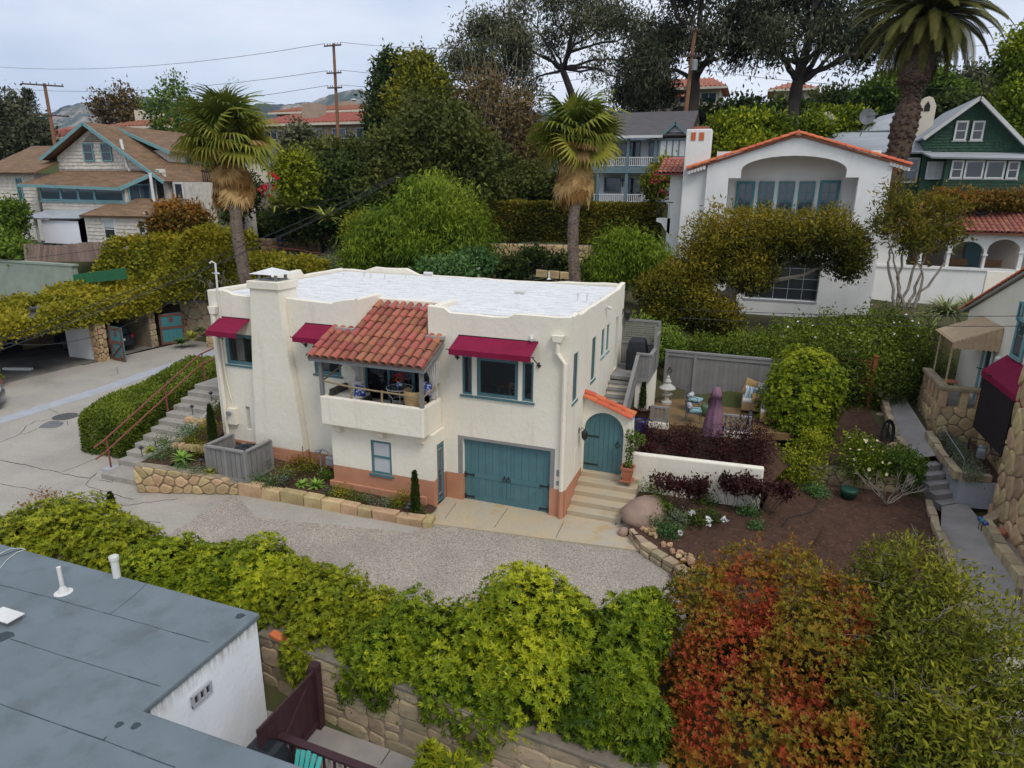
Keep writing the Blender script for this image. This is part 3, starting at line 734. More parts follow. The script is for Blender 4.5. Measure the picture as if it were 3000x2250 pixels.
# front wall, left part / under the tile roof / right part
mb=MB()
wall(mb,F0,-13.24,-7.23,ZP-.1,6.1,[w1,w2,vent],.25)
wall(mb,F0,-7.23,-4.6,ZP-.1,5.2,[dd],.25)
wall(mb,F0,-4.6,0,ZP,6.1,[tl,tm,tr_,(gd[0],0,gd[2],gd[3])],.25)
mb.build('front_wall',STUCCO,HS)
mb=MB();wall(mb,FR,.25,8.33,ZP,6.1,sw,.25);mb.build('side_wall',STUCCO,HS)
mb=MB();wall(mb,Face('+Y',8.33),-13.24,-.25,0,6.1,[],.25);wall(mb,Face('-X',-13.24),.25,8.08,ZP-.1,6.1,[],.25);mb.build('back_wall',STUCCO,HS)
# recess behind the tile roof
mb=MB();mb.box(-7.23,1.45,5.2,-4.6,1.7,6.3);mb.box(-7.45,.25,5.2,-7.232,1.7,6.42);mb.box(-4.598,.25,5.2,-4.36,1.7,6.40)
mb.split('recess_wall',STUCCO,HS,bevel=.03)
# parapets with worn, stepped tops
def parapet(F,prof,t=.2,name='parapet'):
    mb=MB();q=random.Random(len(prof));pts=[]
    for(a,b)in zip(prof[:-1],prof[1:]):
        n=max(1,int(abs(b[0]-a[0])/.5))
        for i in range(n):k=i/n;pts.append((a[0]+(b[0]-a[0])*k,a[1]+(b[1]-a[1])*k+q.uniform(-.018,.018)))
    pts.append(prof[-1]);n=len(pts);b=0
    for(u,z)in pts:
        mb.v+=[F.p(u,0,6.1),F.p(u,0,z-.025),F.p(u,-.03,z),F.p(u,-t+.03,z),F.p(u,-t,z-.025),F.p(u,-t,6.1)]
    for i in range(n-1):
        for k in range(5):mb.f.append((i*6+k,(i+1)*6+k,(i+1)*6+k+1,i*6+k+1))
    mb.f+=[tuple(range(6)),tuple((n-1)*6+k for k in range(6))]
    o=mb.build(name,STUCCO,HS,True);md=o.modifiers.new('e','EDGE_SPLIT');md.split_angle=.8;return o
parapet(F0,[(-13.24,6.40),(-12.55,6.43),(-12.4,6.40),(-12.15,6.30),(-11.2,6.27)])
parapet(F0,[(-10.0,6.33),(-9.2,6.29),(-8.1,6.28),(-7.95,6.36),(-7.6,6.41),(-7.23,6.46)])
parapet(F0,[(-4.6,6.44),(-4.05,6.41),(-3.85,6.28),(-3,6.25),(-1.95,6.26),(-1.75,6.36),(-1.2,6.40),(-.5,6.37),(0,6.40)])
parapet(FR,[(.26,6.38),(.8,6.40),(.93,6.40),(.97,6.31),(2.5,6.32),(5,6.31),(7.2,6.32),(7.6,6.40),(8.33,6.44)])
parapet(Face('+Y',8.33),[(-13.24,6.36),(-12,6.34),(-11.4,6.52),(-9.8,6.52),(-9.2,6.3),(-3,6.28),(-2.4,6.36),(-.26,6.38)])
parapet(Face('-X',-13.24),[(.26,6.4),(3,6.42),(3.3,6.62),(5,6.62),(5.2,6.38),(8.07,6.4)])
# roof deck, seams, vents
mb=MB();mb.box(-12.985,.262,6.05,-7.452,8.07,6.255);mb.box(-7.45,1.702,6.05,-4.36,8.07,6.255);mb.box(-4.358,.262,6.05,-.262,8.07,6.255)
rd=mb.build('roof_deck',ROOFW,HS)
q=random.Random(3)
for j in range(8):
    mb=MB();y=.9+j*.93
    x=-12.9
    while x<-.4:
        x2=min(-.3,x+q.uniform(.5,1.3));ok=not(y<1.8 and x2>-7.6 and x<-4.3)
        if ok:mb.bar((x,y+q.uniform(-.02,.02),6.256),(x2,y+q.uniform(-.02,.02),6.256),q.uniform(.05,.12),.012)
        x=x2
    mb.split('roof_seam',ROOFW,rd)
def stub(x,y,h,r=.035,cap=0):
    p=PZ(x,y,6.255);mb=MB();c=(p[0],p[1],6.255)
    mb.lathe([(r*3,0),(r*1.6,.02),(r,.05),(r,h)]+([(r*cap,h),(r*cap,h+.04),(.01,h+.06)]if cap else[]),c,10)
    mb.build('roof_vent_pipe',PIPEW,rd)
for a in((1693,886,.32),(1720,886,.32),(1608,818,.33),(1068,815,.25,.04,1.5),(1087,821,.28),(1128,820,.24),(1141,836,.22),(1190,820,.24),(1007,812,.18)):stub(*a)
for x,y in((1523,866),(1255,812)):
    p=PZ(x,y,6.2);mb=MB();mb.tube([(p[0]-.2,p[1],6.36),(p[0]+.2,p[1],6.36)],.075,9);mb.bar((p[0],p[1],6.2),(p[0],p[1],6.36),.1);mb.build('roof_vent',PIPEW,rd)
# interior: floor, back partition, ceiling
mb=MB();mb.box(-12.98,.255,2.9,-.255,8.07,3.08);mb.build('upper_floor',WOODB,HS)
mb=MB();mb.box(-12.98,3.2,3.08,-.26,3.3,6.04);mb.box(-9.9,.26,3.08,-9.85,3.19,6.04);mb.box(-4.3,1.72,3.08,-4.25,3.19,6.04);mb.split('room_partition',ROOMM,HS)
# plinth band
mb=MB()
for a in((-13.36,-11.5),(-9.4,-7.83)):F0.box(mb,a[0],a[1],-.25,.012,-.3,ZP-.1)
F0.box(mb,-4.05,gd[0],-.25,.012,-.1,ZP);F0.box(mb,gd[2],.012,-.25,.012,-.1,ZP)
FR.box(mb,.255,8.33,-.25,.010,-.1,ZP)
mb.box(-13.3,.02,-.3,-13.0,8.3,ZP-.1)
mb.split('plinth',SALMON,HS)
mb=MB();F0.box(mb,-13.40,-11.7,.013,.1,-.3,ZP-.25);FB.box(mb,-7.95,-4.3,.014,.1,-.2,.42);FB.box(mb,-7.90,-7.83,-.6,.01,-.2,.42);mb.split('plinth_ledge',SALMON,HS,bevel=.03)
# chimney
mb=MB();zf=[(0,-11.52,-9.40,-.32),(ZP,-11.50,-9.42,-.32),(2.2,-11.42,-9.52,-.32),(4,-11.30,-9.72,-.32),(5.2,-11.2,-9.86,-.32),(6.62,-11.1,-9.93,-.32)]
def chim(zs,m,name):
    mb=MB()
    for z,a,b,y in zs:mb.v+=[(a,y,z),(b,y,z),(b,.62 if z>6.1 else-.01,z),(a,.62 if z>6.1 else-.01,z)]
    for i in range(len(zs)-1):
        for k in range(4):mb.f.append((i*4+k,i*4+(k+1)%4,(i+1)*4+(k+1)%4,(i+1)*4+k))
    mb.f+=[(3,2,1,0),tuple((len(zs)-1)*4+k for k in range(4))]
    return mb.build(name,m,HS,bevel=.025)
chim([(-.2,-11.53,-9.39,-.325),(ZP,-11.505,-9.415,-.325)],SALMON,'chimney_base')
ch=chim(zf[1:][:1]+zf[2:5]+[(6.09,-11.13,-9.915,-.32),(6.11,-11.13,-9.915,-.32),zf[5]],STUCCO,'chimney')
mb=MB();mb.box(-11.16,-.38,6.62,-9.87,.68,6.88);mb.build('chimney_crown',STUCCO,ch,bevel=.02)
mb=MB();mb.box(-10.9,-.1,6.882,-10.15,.5,6.92)
for x in(-10.86,-10.2):
    for y in(-.06,.44):mb.box(x-.04,y-.04,6.92,x+.04,y+.04,7.1)
mb.build('cap_frame',METALG,ch)
mb=MB();mb.add([(-11.1,-.3,7.1),(-9.95,-.3,7.1),(-9.95,.7,7.1),(-11.1,.7,7.1),(-10.52,.2,7.3)],[(3,2,1,0),(0,1,4),(1,2,4),(2,3,4),(3,0,4)]);mb.build('chimney_cap',PIPEW,ch)
mb=MB();FC=Face('-Y',-.325);FC.poly(mb,[(-10.72,.36),(-10.42,.34),(-10.42,.72),(-10.72,.74)],.002,.02);mb.build('cleanout_cover',SALMON,HS,bevel=.008)
# windows of the front
def soft(F,r,fm,parent=HS,**k):return window(parent,F,r,fm,GLASSC,**k)
a=soft(F0,w1,TEAL,fw=.13,inset=.1,sill=.04)
a=soft(F0,w2,TEAL,fw=.11,inset=.1,sill=.04)
window(HS,F0,tl,TEAL,GLASSC,fw=.06,inset=.1,sill=.06);window(HS,F0,tm,TEAL,GLASSC,fw=.11,inset=.1,sill=.06);window(HS,F0,tr_,TEAL,GLASSC,fw=.07,inset=.1,sill=.06)
for i,r in enumerate(sw[:4]):window(HS,FR,r,TEAL if i<2 else TEALOLD,SCREENM if i<2 else GLASS,fw=.05,inset=.09,sill=.03)
r=sw[4];mb=MB();FR.box(mb,r[0],r[2],-.2,-.12,r[1],r[3]);mb.build('side_door',TEAL,HS);mb=MB();FR.box(mb,r[0],r[2],-.25,.03,r[1]-.07,r[1]-.002);mb.build('door_sill',WOODB,HS)
mb=MB();F0.box(mb,vent[0],vent[2],-.2,-.19,vent[1],vent[3]);mb.build('vent_back',DARKV,HS)
for i in range(4):
    u=vent[0]+(i+.8)*(vent[2]-vent[0])/4.6;mb=MB();F0.box(mb,u-.012,u+.012,-.1,-.075,vent[1],vent[3]);mb.build('vent_bar',PIPEW,HS)
# curtains
def curtain(x0,x1,y,z0,z1,m,parent,tie=None,folds=7):
    mb=MB();n=folds*4;rows=10
    for j in range(rows+1):
        t=j/rows;z=z1+(z0-z1)*t;k=1.0;cx=(x0+x1)/2
        if tie is not None:
            g_=math.exp(-((z-tie[0])/.33)**2);k=1-.72*g_;cx=cx+(tie[1]-cx)*min(1,g_+.3*(z<tie[0]))
            if z<tie[0]:k=min(k,.5)
        for i in range(n+1):
            s=i/n-.5;mb.v.append((cx+s*(x1-x0)*k,y+.035*math.sin(i*math.pi/2)*(1.2-.4*k),z))
    for j in range(rows):
        for i in range(n):mb.f.append((j*(n+1)+i,(j+1)*(n+1)+i,(j+1)*(n+1)+i+1,j*(n+1)+i+1))
    return mb.build('curtain',m,parent,True)
curtain(-12.55,-12.2,.36,3.4,5.1,FABW,HS);curtain(-8.85,-8.6,.36,3.4,5.1,FABW,HS);curtain(-3.42,-3.15,.36,3.4,5.1,FABW,HS)
# awnings
def awning(x0,x1,zt,yf,zf_,val=.17):
    mb=MB();t=.015
    mb.prism([(x0,-.01,zt),(x0,yf,zf_),(x0,yf,zf_-t),(x0,-.01,zt-t)][::-1],(x1-x0,0,0))
    mb.box(x0-.003,yf-.008,zf_-val,x1+.003,yf+.004,zf_-.001)
    o=mb.build('awning',MAROON,HS)
    mb=MB()
    mb.tube([(x0,-.005,zt+.01),(x1,-.005,zt+.01)],.018,6);mb.tube([(x0-.1,yf+.02,zf_-.02),(x1+.1,yf+.02,zf_-.02)],.016,6)
    mb.split('awning_rod',IRON,o)
    for x in(x0+.06,x1-.06):
        s=-1 if x<(x0+x1)/2 else 1
        mb=MB();mb.tube([(x+s*.1,yf+.02,zf_-.02),(x+s*.1,-.03,zf_-.42)],.016,6);mb.bar((x+s*.1-.07,-.02,zf_-.42),(x+s*.1+.07,-.02,zf_-.42),.04);mb.bar((x+s*.1,-.02,zf_-.49),(x+s*.1,-.02,zf_-.33),.04);mb.build('awning_arm',IRON,o)
awning(-3.56,-.98,5.58,-.72,5.3);awning(-12.78,-11.5,5.48,-.75,5.12);awning(-9.2,-7.95,5.52,-.72,5.2)
# lower block and balcony
mb=MB();bw=FB.rect(1085,1288,1149,1395);sdw=Face('-X',-7.81)
wall(mb,FB,-7.81,-4.07,ZP,2.52,[bw],.22);wall(mb,FD,-.66,-.012,ZP,2.52,[(-.62,0,-.1,2.1)],.2);wall(mb,sdw,-.66,-.012,ZP,2.52,[],.2)
mb.build('lower_block',STUCCO,HS)
mb=MB();wall(mb,FB,-7.815,-4.065,-.1,ZP,[(bw[0],bw[1],bw[2],ZP+.1)],.22);wall(mb,FD,-.66,-.012,-.1,ZP,[(-.62,-.2,-.1,2.1)],.2);wall(mb,sdw,-.66,-.012,-.1,ZP,[],.2);mb.split('plinth',SALMON,HS)
window(HS,FB,bw,TEAL,BLINDW,fw=.075,inset=.08,sill=.06,rail=(bw[1]+bw[3])/2+.02)
r=(-.60,.08,-.12,2.06);o=window(HS,FD,r,TEAL,GLASSB,fw=.075,inset=.07,name='glass_door');mb=MB();FD.box(mb,-.52,-.49,-.06,-.02,1.0,1.18);mb.tube([(FD.c+.03,-.5,1.08),(FD.c+.03,-.38,1.08)],.012,6);mb.build('door_handle',METALG,o)
mb=MB();a=FD
for u0,u1,z0,z1 in((-.52,-.2,.3,.36),(-.52,-.2,1.86,1.92),(-.52,-.47,.36,1.86),(-.25,-.2,.36,1.86)):FD.box(mb,u0,u1,-.062,-.03,z0,z1)
mb.split('screen_frame',METALG,o)
bal=MB();o_=[(-7.88,-.012),(-7.88,-1.28),(-4.18,-1.28),(-4.18,-.012)];i_=[(-7.72,-.012),(-7.72,-1.12),(-4.34,-1.12),(-4.34,-.012)]
bal.v=[(x,y,z)for z in(2.52,3.50)for x,y in o_]+[(x,y,z)for z in(3.50,2.80)for x,y in i_]
bal.f=[(0,1,2,3)[::-1]]+[f for k in range(3)for f in((k,k+1,k+5,k+4),(k+4,k+5,k+9,k+8),(k+8,k+9,k+13,k+12))]+[(12,13,14,15),(0,4,8,12),(3,15,11,7),(0,12,15,3)]
bal.build('balcony',STUCCO,HS,bevel=.05,seg=3)
mb=MB();mb.box(-7.7,-1.1,3.0,-4.36,.25,3.09);mb.build('balcony_floor',GREY,HS)
for x in(-7.55,-5.95,-4.55):
    mb=MB();mb.prism([(x,-.882,2.515),(x,-.882,2.2),(x,-.98,2.2),(x,-1.06,2.26),(x,-1.1,2.4),(x,-1.2,2.515)][::-1],(.2,0,0));mb.build('corbel',STUCCO,HS,bevel=.015)
for x in(-7.86,-4.30):
    mb=MB();mb.box(x,-1.26,3.502,x+.11,-1.15,4.72);mb.build('post',GREY,HS)
mb=MB();mb.bar((-8.1,-1.36,4.72),(-4.05,-1.36,4.72),.08,.14);mb.bar((-8.1,-.05,5.28),(-8.1,-1.40,4.70),.06,.12);mb.bar((-4.06,-.05,5.28),(-4.06,-1.40,4.70),.06,.12);mb.split('eave_beam',METALG,HS)
# tile roof of the balcony
sl=Vector((0,2.9,6.10-4.80)).normalized();o0=(-8.14,-1.5,4.80)
mb=MB();e=Vector(o0);
mb.prism([(-8.1,-1.45,4.76),(-4.02,-1.45,4.76),(-4.02,-.012,5.40),(-8.1,-.012,5.40)],(0,0,.05));mb.prism([(-7.22,-.012,5.40),(-4.61,-.012,5.40),(-4.61,1.44,6.05),(-7.22,1.44,6.05)],(0,0,.05))
troof=mb.build('tile_roof',mat('shaded_clay_bed',(.16,.075,.05),(.22,.16,.12),.95,6,bump=.4),HS)  # dark clay colour puts the shade of the tile gaps into the bed
TM=tile_mesh(TERRA)
def keep_b(p):return(p.y<-.25)or(-7.2<p.x<-4.62 and p.y<1.2)
tile_slope(troof,TM,o0,(1,0,0),sl,14,8,.293,.47,keep=keep_b,wid=.245,jit=.025)
mb=MB();mb.prism([(-7.9,-.03,5.42),(-7.23,-.03,5.42),(-7.23,-.03,5.52),(-7.9,-.03,5.52)],(0,-.18,0));mb.prism([(-4.6,-.03,5.42),(-4.0,-.03,5.42),(-4.0,-.03,5.52),(-4.6,-.03,5.52)],(0,-.18,0));mb.box(-7.2,1.25,6.05,-4.62,1.44,6.13);mb.split('mortar_flashing',MORTARG,troof)
# sliding doors of the balcony room
mb=MB();
for u0,u1,z0,z1 in((-7.05,-6.97,3.12,4.95),(-6.2,-6.1,3.12,4.95),(-5.3,-5.2,3.12,4.95),(-4.68,-4.6,3.12,4.95),(-6.97,-4.68,4.85,4.95)):F0.box(mb,u0,u1,-.2,-.12,z0,z1)
o=mb.build('sliding_door',TEAL,HS)
for u0,u1 in((-6.97,-6.2),(-6.1,-5.3),(-5.2,-4.68)):
    mb=MB();F0.box(mb,u0,u1,-.17,-.16,3.12,4.85);mb.build('pane',glass_mat('door_glass',(.012,.014,.016),tr=.3),o)
# garage door
o=MB();F0.box(o,gd[0],gd[2],-.24,-.16,.05,gd[3]);o=o.build('garage_door',TEAL,HS)
ucs=[gd[0]+(gd[2]-gd[0])*i/12 for i in range(13)]
for a,b in zip(ucs[:-1],ucs[1:]):
    mb=MB();F0.box(mb,a+.004,b-.004,-.159,-.145,.06,gd[3]-.01);mb.build('plank',TEAL,o)
cu=(gd[0]+gd[2])/2
mb=MB();F0.box(mb,gd[0],gd[2],-.144,-.125,.055,.25);F0.box(mb,gd[0],cu-.13,-.144,-.125,.86,1.02);F0.box(mb,cu+.13,gd[2],-.144,-.125,.86,1.02);F0.box(mb,cu-.13,cu-.005,-.144,-.122,.25,gd[3]);F0.box(mb,cu+.005,cu+.13,-.144,-.122,.25,gd[3])
for s,u0,u1 in((1,gd[0],cu-.13),(-1,cu+.13,gd[2])):
    n=8;L=[(u0+(u1-u0)*i/n)for i in range(n+1)]
    top=[(u,gd[3]-.06-.16*((u-u0)/(u1-u0)-.5)**2*1.2*2)for u in L]
    F0.poly(mb,[(u0,gd[3]-.004)]+top+[(u1,gd[3]-.004)],-.144,-.127)
mb.split('rail',TEAL,o)
def hinge(F,parent,u,z,d,L=.28,w0=-.12):
    mb=MB();F.box(mb,u-.025,u+.025,w0,w0+.02,z-.09,z+.09);F.box(mb,min(u,u+d*L),max(u,u+d*L),w0-.002,w0+.016,z-.025,z+.025);F.box(mb,u+d*L-.03,u+d*L+.03,w0+.001,w0+.018,z-.04,z+.04);mb.build('hinge',IRON,parent)
for u,d in((gd[0]+.05,1),(gd[2]-.05,-1)):
    for z in(.16,.94):hinge(F0,o,u,z,d)
def ring(F,parent,u,z,w0,r=.065):
    mb=MB();P=[F.p(u+r*math.sin(k*math.pi/6),w0+.02,z-r*math.cos(k*math.pi/6)-r)for k in range(13)];mb.tube(P,.011,5);F.box(mb,u-.02,u+.02,w0,w0+.025,z-.03,z+.06);mb.build('ring_handle',IRON,parent)
ring(F0,o,cu-.07,1.0,-.121);ring(F0,o,cu+.07,1.0,-.121)
mb=MB();F0.box(mb,-3.62,-3.452,-.22,.004,.05,2.20);F0.box(mb,-.498,-.36,-.22,.004,.05,2.20);F0.box(mb,-3.62,-.36,-.22,.006,2.202,2.30);mb.split('garage_frame',GREYT,HS)
# downspout, hopper, small wall fittings
mb=MB();mb.tube([(-.36,-.08,5.72),(-.36,-.08,5.32),(-.12,-.09,5.02),(-.10,-.09,.98)],.075,8);mb.build('downspout',STUCCO,HS);mb=MB();mb.tube([(-.10,-.09,.98),(-.10,-.09,.06)],.076,8);mb.build('downspout_foot',SALMON,HS)
mb=MB();mb.prism([(-.55,-.02,5.86),(-.17,-.02,5.86),(-.24,-.02,5.66),(-.48,-.02,5.66)][::-1],(0,-.16,0));mb.build('rain_hopper',STUCCO,HS,bevel=.01)
mb=MB();mb.tube([(-13.0,-.09,5.55),(-12.95,-.1,3.0),(-12.95,-.1,.4)],.07,8);mb.prism([(-13.15,-.02,5.85),(-12.8,-.02,5.85),(-12.86,-.02,5.6),(-13.08,-.02,5.6)][::-1],(0,-.16,0));mb.build('downspout',STUCCO,HS)
for F,u,z in((F0,-1.18,5.72),(FR,4.75,5.98)):
    mb=MB();F.box(mb,u-.06,u+.06,.002,.06,z-.05,z+.05);mb.tube([F.p(u,.06,z),F.p(u+.06,.2,z-.05)],.05,8);mb.build('floodlight',PIPEW,HS)
for z0,z1,m in((1.42,1.62,METALG),(1.12,1.25,METALG)):
    mb=MB();F0.box(mb,-.29,-.21,.002,.03,z0,z1);mb.build('keypad',m,HS)
mb=MB();mb.tube([(-12.7,-.06,4.9),(-12.73,-.06,6.3),(-12.70,-.05,7.35),(-12.78,-.12,7.42),(-12.84,-.16,7.36)],.032,8);mb.bar((-12.86,-.06,7.02),(-12.58,-.06,7.02),.05,.05);mb.build('service_mast',PIPEW,HS)
mb=MB();mb.tube([(-12.82,-.05,4.9),(-12.80,-.05,3.4),(-12.70,-.05,2.7),(-12.62,-.05,2.4),(-12.62,-.05,2.1)],.024,7);mb.build('conduit',STUCCO,HS)
mb=MB();mb.box(-12.82,-.16,1.5,-12.46,-.002,2.12);o=mb.build('meter_box',STUCCO,HS,bevel=.01);mb=MB();mb.tube([(-12.70,-.161,1.95),(-12.70,-.26,1.95)],.085,12);mb.build('meter_dial',METALG,o)
mb=MB();c=(-9.9,-.5,.7);mb.tube([(-9.42,-.38,.1),(-9.42,-.38,1.2)],.015,5);mb.build('copper_pipe',WOODB,HS)
mb=MB();mb.box(-8.02,-.012,1.3,-7.9,-.002,2.2)
window(HS,F0,(-8.18,1.25,-7.9,2.4),TEAL,GLASS,fw=.05,inset=-.03,sill=.05)
# gate wall with arched gate and tile coping
FG=Face('-Y',2.0);gx0,gx1,gz0,gs=.05,1.37,.86,2.31;gr=(gx1-gx0)/2;gc=(gx0+gx1)/2
topz=lambda x:3.44-.352*x
mb=MB();N=14;arc=[(gc-gr*math.cos(math.pi*i/N),gs+gr*math.sin(math.pi*i/N))for i in range(N+1)]
FG.poly(mb,[(.003,.2),(gx0,.2),(gx0,gs),(.003,gs)],0,-.25);FG.poly(mb,[(gx1,.2),(1.70,.2),(1.66,gs),(gx1,gs)],0,-.25)
FG.poly(mb,[(.003,gs),(arc[0][0],gs),(arc[0][0],topz(arc[0][0])),(.003,topz(0))],0,-.25);FG.poly(mb,[(arc[-1][0],gs),(1.66,gs),(1.64,topz(1.64)),(arc[-1][0],topz(arc[-1][0]))],0,-.25)
for a,b in zip(arc[:-1],arc[1:]):FG.poly(mb,[a,b,(b[0],topz(b[0])),(a[0],topz(a[0]))],0,-.25)
mb.build('gate_wall',STUCCO,HS)
mb=MB();FG.poly(mb,[(gx0,gz0)]+arc+[(gx1,gz0)],-.13,-.17);gate=mb.build('arched_gate',TEAL,HS)
for i in range(8):
    a=gx0+.012+(gx1-gx0-.024)*i/8;b=a+(gx1-gx0-.024)/8-.008
    za=gs+math.sqrt(max(0,gr**2-(a-gc)**2));zb=gs+math.sqrt(max(0,gr**2-(b-gc)**2));mc=(a+b)/2;zm=gs+math.sqrt(max(0,gr**2-(mc-gc)**2))
    mb=MB();FG.poly(mb,[(a,gz0+.01),(b,gz0+.01),(b,zb-.012),(mc,zm-.01),(a,za-.012)],-.128,-.105);mb.build('plank',TEAL,gate)
for z in(1.08,2.08):
    mb=MB();FG.box(mb,gx0+.02,gx0+.5,-.104,-.09,z-.028,z+.028);mb.build('strap_hinge',IRON,gate)
ring(FG,gate,gx1-.2,1.95,-.104,.075)
mb=MB();FG.box(mb,gx0,gx1,-.25,.0,.80,gz0-.003);mb.build('threshold',APRON,HS)
cop=MB();FG.poly(cop,[(.004,topz(0)+.001),(1.64,topz(1.64)+.001),(1.64,topz(1.64)+.05),(.004,topz(0)+.05)],.06,-.31);cop=cop.build('coping_bed',MORTARG,HS)
TM2=tile_mesh(TERRA2,9);dn=Vector((1,0,-.352)).normalized()
for row,(yy,lift)in enumerate(((1.93,.02),(2.14,.10))):
    for i in range(5 if row else 4):
        L=.45 if row==0 else .40;x=.01+(i+1)*.395 if row==0 else(i+1)*.335-.02
        p=Vector((x+.03,yy,topz(x+.03)+.03+lift));up=Vector((0,1,0)).cross(-dn)
        inst(TM2,'coping_tile',cop,p,frame_mat((-dn).cross(Vector((.352,0,1)).normalized()),-dn,Vector((.352,0,1)).normalized()),(.26,L,.26))
# wall lantern on the side wall
def lantern(F,u,z,parent,s=1.0,arm=.2):
    mb=MB();F.box(mb,u-.03*s,u+.03*s,.002,.025,z-.1*s,z+.1*s);mb.tube([F.p(u,.02,z),F.p(u,arm*.6,z+.12*s),F.p(u,arm,z+.06*s)],.012,5)
    o=mb.build('lantern',IRON,parent);mb=MB();c=F.p(u,arm,z-.3*s)
    mb.lathe([(.03*s,0),(.075*s,.06*s),(.10*s,.26*s),(.11*s,.27*s),(.03*s,.36*s),(.012,.37*s)],c,6)
    for k in range(6):
        a=k*math.pi/3;mb.bar((c[0]+.078*s*math.cos(a),c[1]+.078*s*math.sin(a),c[2]+.06*s),(c[0]+.104*s*math.cos(a),c[1]+.104*s*math.sin(a),c[2]+.26*s),.012)
    mb.build('lantern_body',IRON,o);return o
lantern(FR,1.45,2.45,HS,1.0);lantern(FR,8.1,5.3,HS,1.2)
mb=MB();FR.box(mb,1.02,1.3,-.004,.012,1.2,1.95);mb.build('niche',STUCCO,HS)
# front steps to the gate
mb=None
stp=thing('front_steps','five broad buff concrete steps rising to the arched teal gate','steps',(1,1,0))
for i in range(5):
    y0=.22+.42*i;mb=MB();mb.box(.016,y0,-.2+.01*i,1.98-(.0 if i>2 else .12*(2-i)),2.6 if i==4 else y0+.425,.05+.162*(i+1));mb.build('step',APRON,stp,bevel=.012)

# ================================================================== left of the house: stairs, rail, planter, garages, cars
st=thing('side_stairs','long flight of worn concrete steps climbing beside the clipped hedge','stairs',(-15.3,0,0))
for i in range(12):
    y0=-2.55+.385*i;z=.18*(i+1);x0,x1=-16.15,-14.35-.02*i
    if i==0:x0,x1,y0=-16.0,-14.0,-3.0
    mb=MB();mb.box(x0,y0,-.2,x1,(-2.55+.385*(i+1))+.01 if i<11 else 6.5,z);mb.build('step',STEPC,st,bevel=.015)
mb=MB();mb.prism([(-14.36,-2.6,.1),(-14.36,2.2,2.25),(-14.36,2.2,2.42),(-14.36,-2.6,.3)],(.16,0,0));mb.build('stringer',STEPC,st)
rl=thing('stair_railing','dull red pipe handrail with two rails beside the long concrete stairs','railing',(-16.2,0,0))
X_=-16.2
for h in(.98,.55):
    mb=MB();mb.tube([(X_+.02,-2.95,.12+h),(X_,-2.5,.25+h),(X_,2.2,2.32+h),(X_,4.0,2.55+h),(X_,7.5,2.6+h)],.032,7);mb.build('rail',RAILR,rl)
for y,z in((-2.42,.1),(.3,1.3),(2.3,2.2),(5.2,2.2)):
    mb=MB();mb.tube([(X_,y,z-.1),(X_,y,z+1.12)],.032,7);mb.build('post',RAILR,rl)
mb=MB();mb.box(-16.4,-2.62,-.1,-16.02,-2.22,.16);mb.build('post_footing',CONCB,rl,bevel=.02)
# clipped hedge on its bank
hd=thing('clipped_hedge','long clipped green hedge with sloping top beside the side stairs','hedge',(-17.8,1.2,0))
P,N=boxshell(-19.1,-1.5,0,-16.6,4.6,1.62,46000,.22,.07,11,'tlrfb',.5)
P[:,2]+=np.clip((P[:,1]+1.5)/6.1,0,1)*1.0*np.clip(P[:,2]/1.6,0,1)
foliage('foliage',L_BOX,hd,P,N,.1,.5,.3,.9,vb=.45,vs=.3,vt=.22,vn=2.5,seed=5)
mb=MB()
for i in range(7):limb(mb,(-17-.2*(i%3),-1+.8*i,0),(-17.2-.3*(i%3),-1+.8*i,1.1),.05,.03,seed=i)
mb.box(-18.6,-1.0,0,-17.1,4.2,1.2);mb.build('stem',BARKD,hd)  # box is a dark core hidden inside the leaves, apart from the stems
# bank soil between stairs and house
mb=MB();
for(y,z)in((-3.1,.78),(-1.0,.95),(1.5,1.75),(3.5,2.2),(8,2.4)):mb.v+=[(-14.25,y,z),(-13.2,y,z*.85 if y>-3 else z)]
for i in range(4):mb.f.append((2*i,2*i+1,2*i+3,2*i+2))
struct('side_bed',SOIL,mb)
# stone planter wall in front of the house
pw=thing('planter_wall','low golden sandstone retaining wall stepping down along the gravel drive','stone wall',(-9,-3,0))
A=PZ(403,1442,0);B=PZ(700,1448,0);C=PZ(1238,1545,0)
d=(B-A);U=float(np.linalg.norm(d));ud=d/U;nd=np.array([ud[1],-ud[0],0]);ud[2]=0
stone_wall(pw,SAND,MORT,A-np.array([0,0,.02]),ud,(0,0,1),nd,U,1.0,26,4,1.0,.02,.06,.3,top=lambda u:.98-.52*min(1,(u/U))**1.3-(.05 if u>U*.8 else 0))
q=random.Random(2);RM=rock_meshes(SAND)
n=13;L=float(np.linalg.norm(C-B));u2=(C-B)/L;t=0
ang=math.atan2(u2[1],u2[0])
while t<L-.2:
    ln=q.uniform(.5,.95);ln=min(ln,L-t);h=.40-.16*t/L+q.uniform(-.02,.03);p=B+u2*(t+ln/2)+np.array([-u2[1],u2[0],0])*.14
    mb=MB();j=lambda:q.uniform(-.025,.025);a,b=ln/2-.012,.16
    mb.add([(-a+j(),-b+j(),-.1),(a+j(),-b+j(),-.1),(a,b,-.1),(-a,b,-.1),(-a+j(),-b+j(),h+j()),(a+j(),-b+j(),h+j()),(a+j(),b+j(),h+j()),(-a+j(),b+j(),h+j())],[(0,3,2,1),(4,5,6,7),(0,1,5,4),(1,2,6,5),(2,3,7,6),(3,0,4,7)])
    me=mb.mesh('stone');me.materials.append(SAND);o=inst(me,'stone',pw,(p[0],p[1],0),(0,0,ang));md=o.modifiers.new('bevel','BEVEL');md.width=.03;md.segments=2
    t+=ln
for k,(a,b)in enumerate((((-3.72,-2.1),(-3.85,-1.55)),)):
    mb=MB();mb.bar((*a,.06),(*b,.06),.3,.3);mb.build('stone',SAND,pw,bevel=.03)
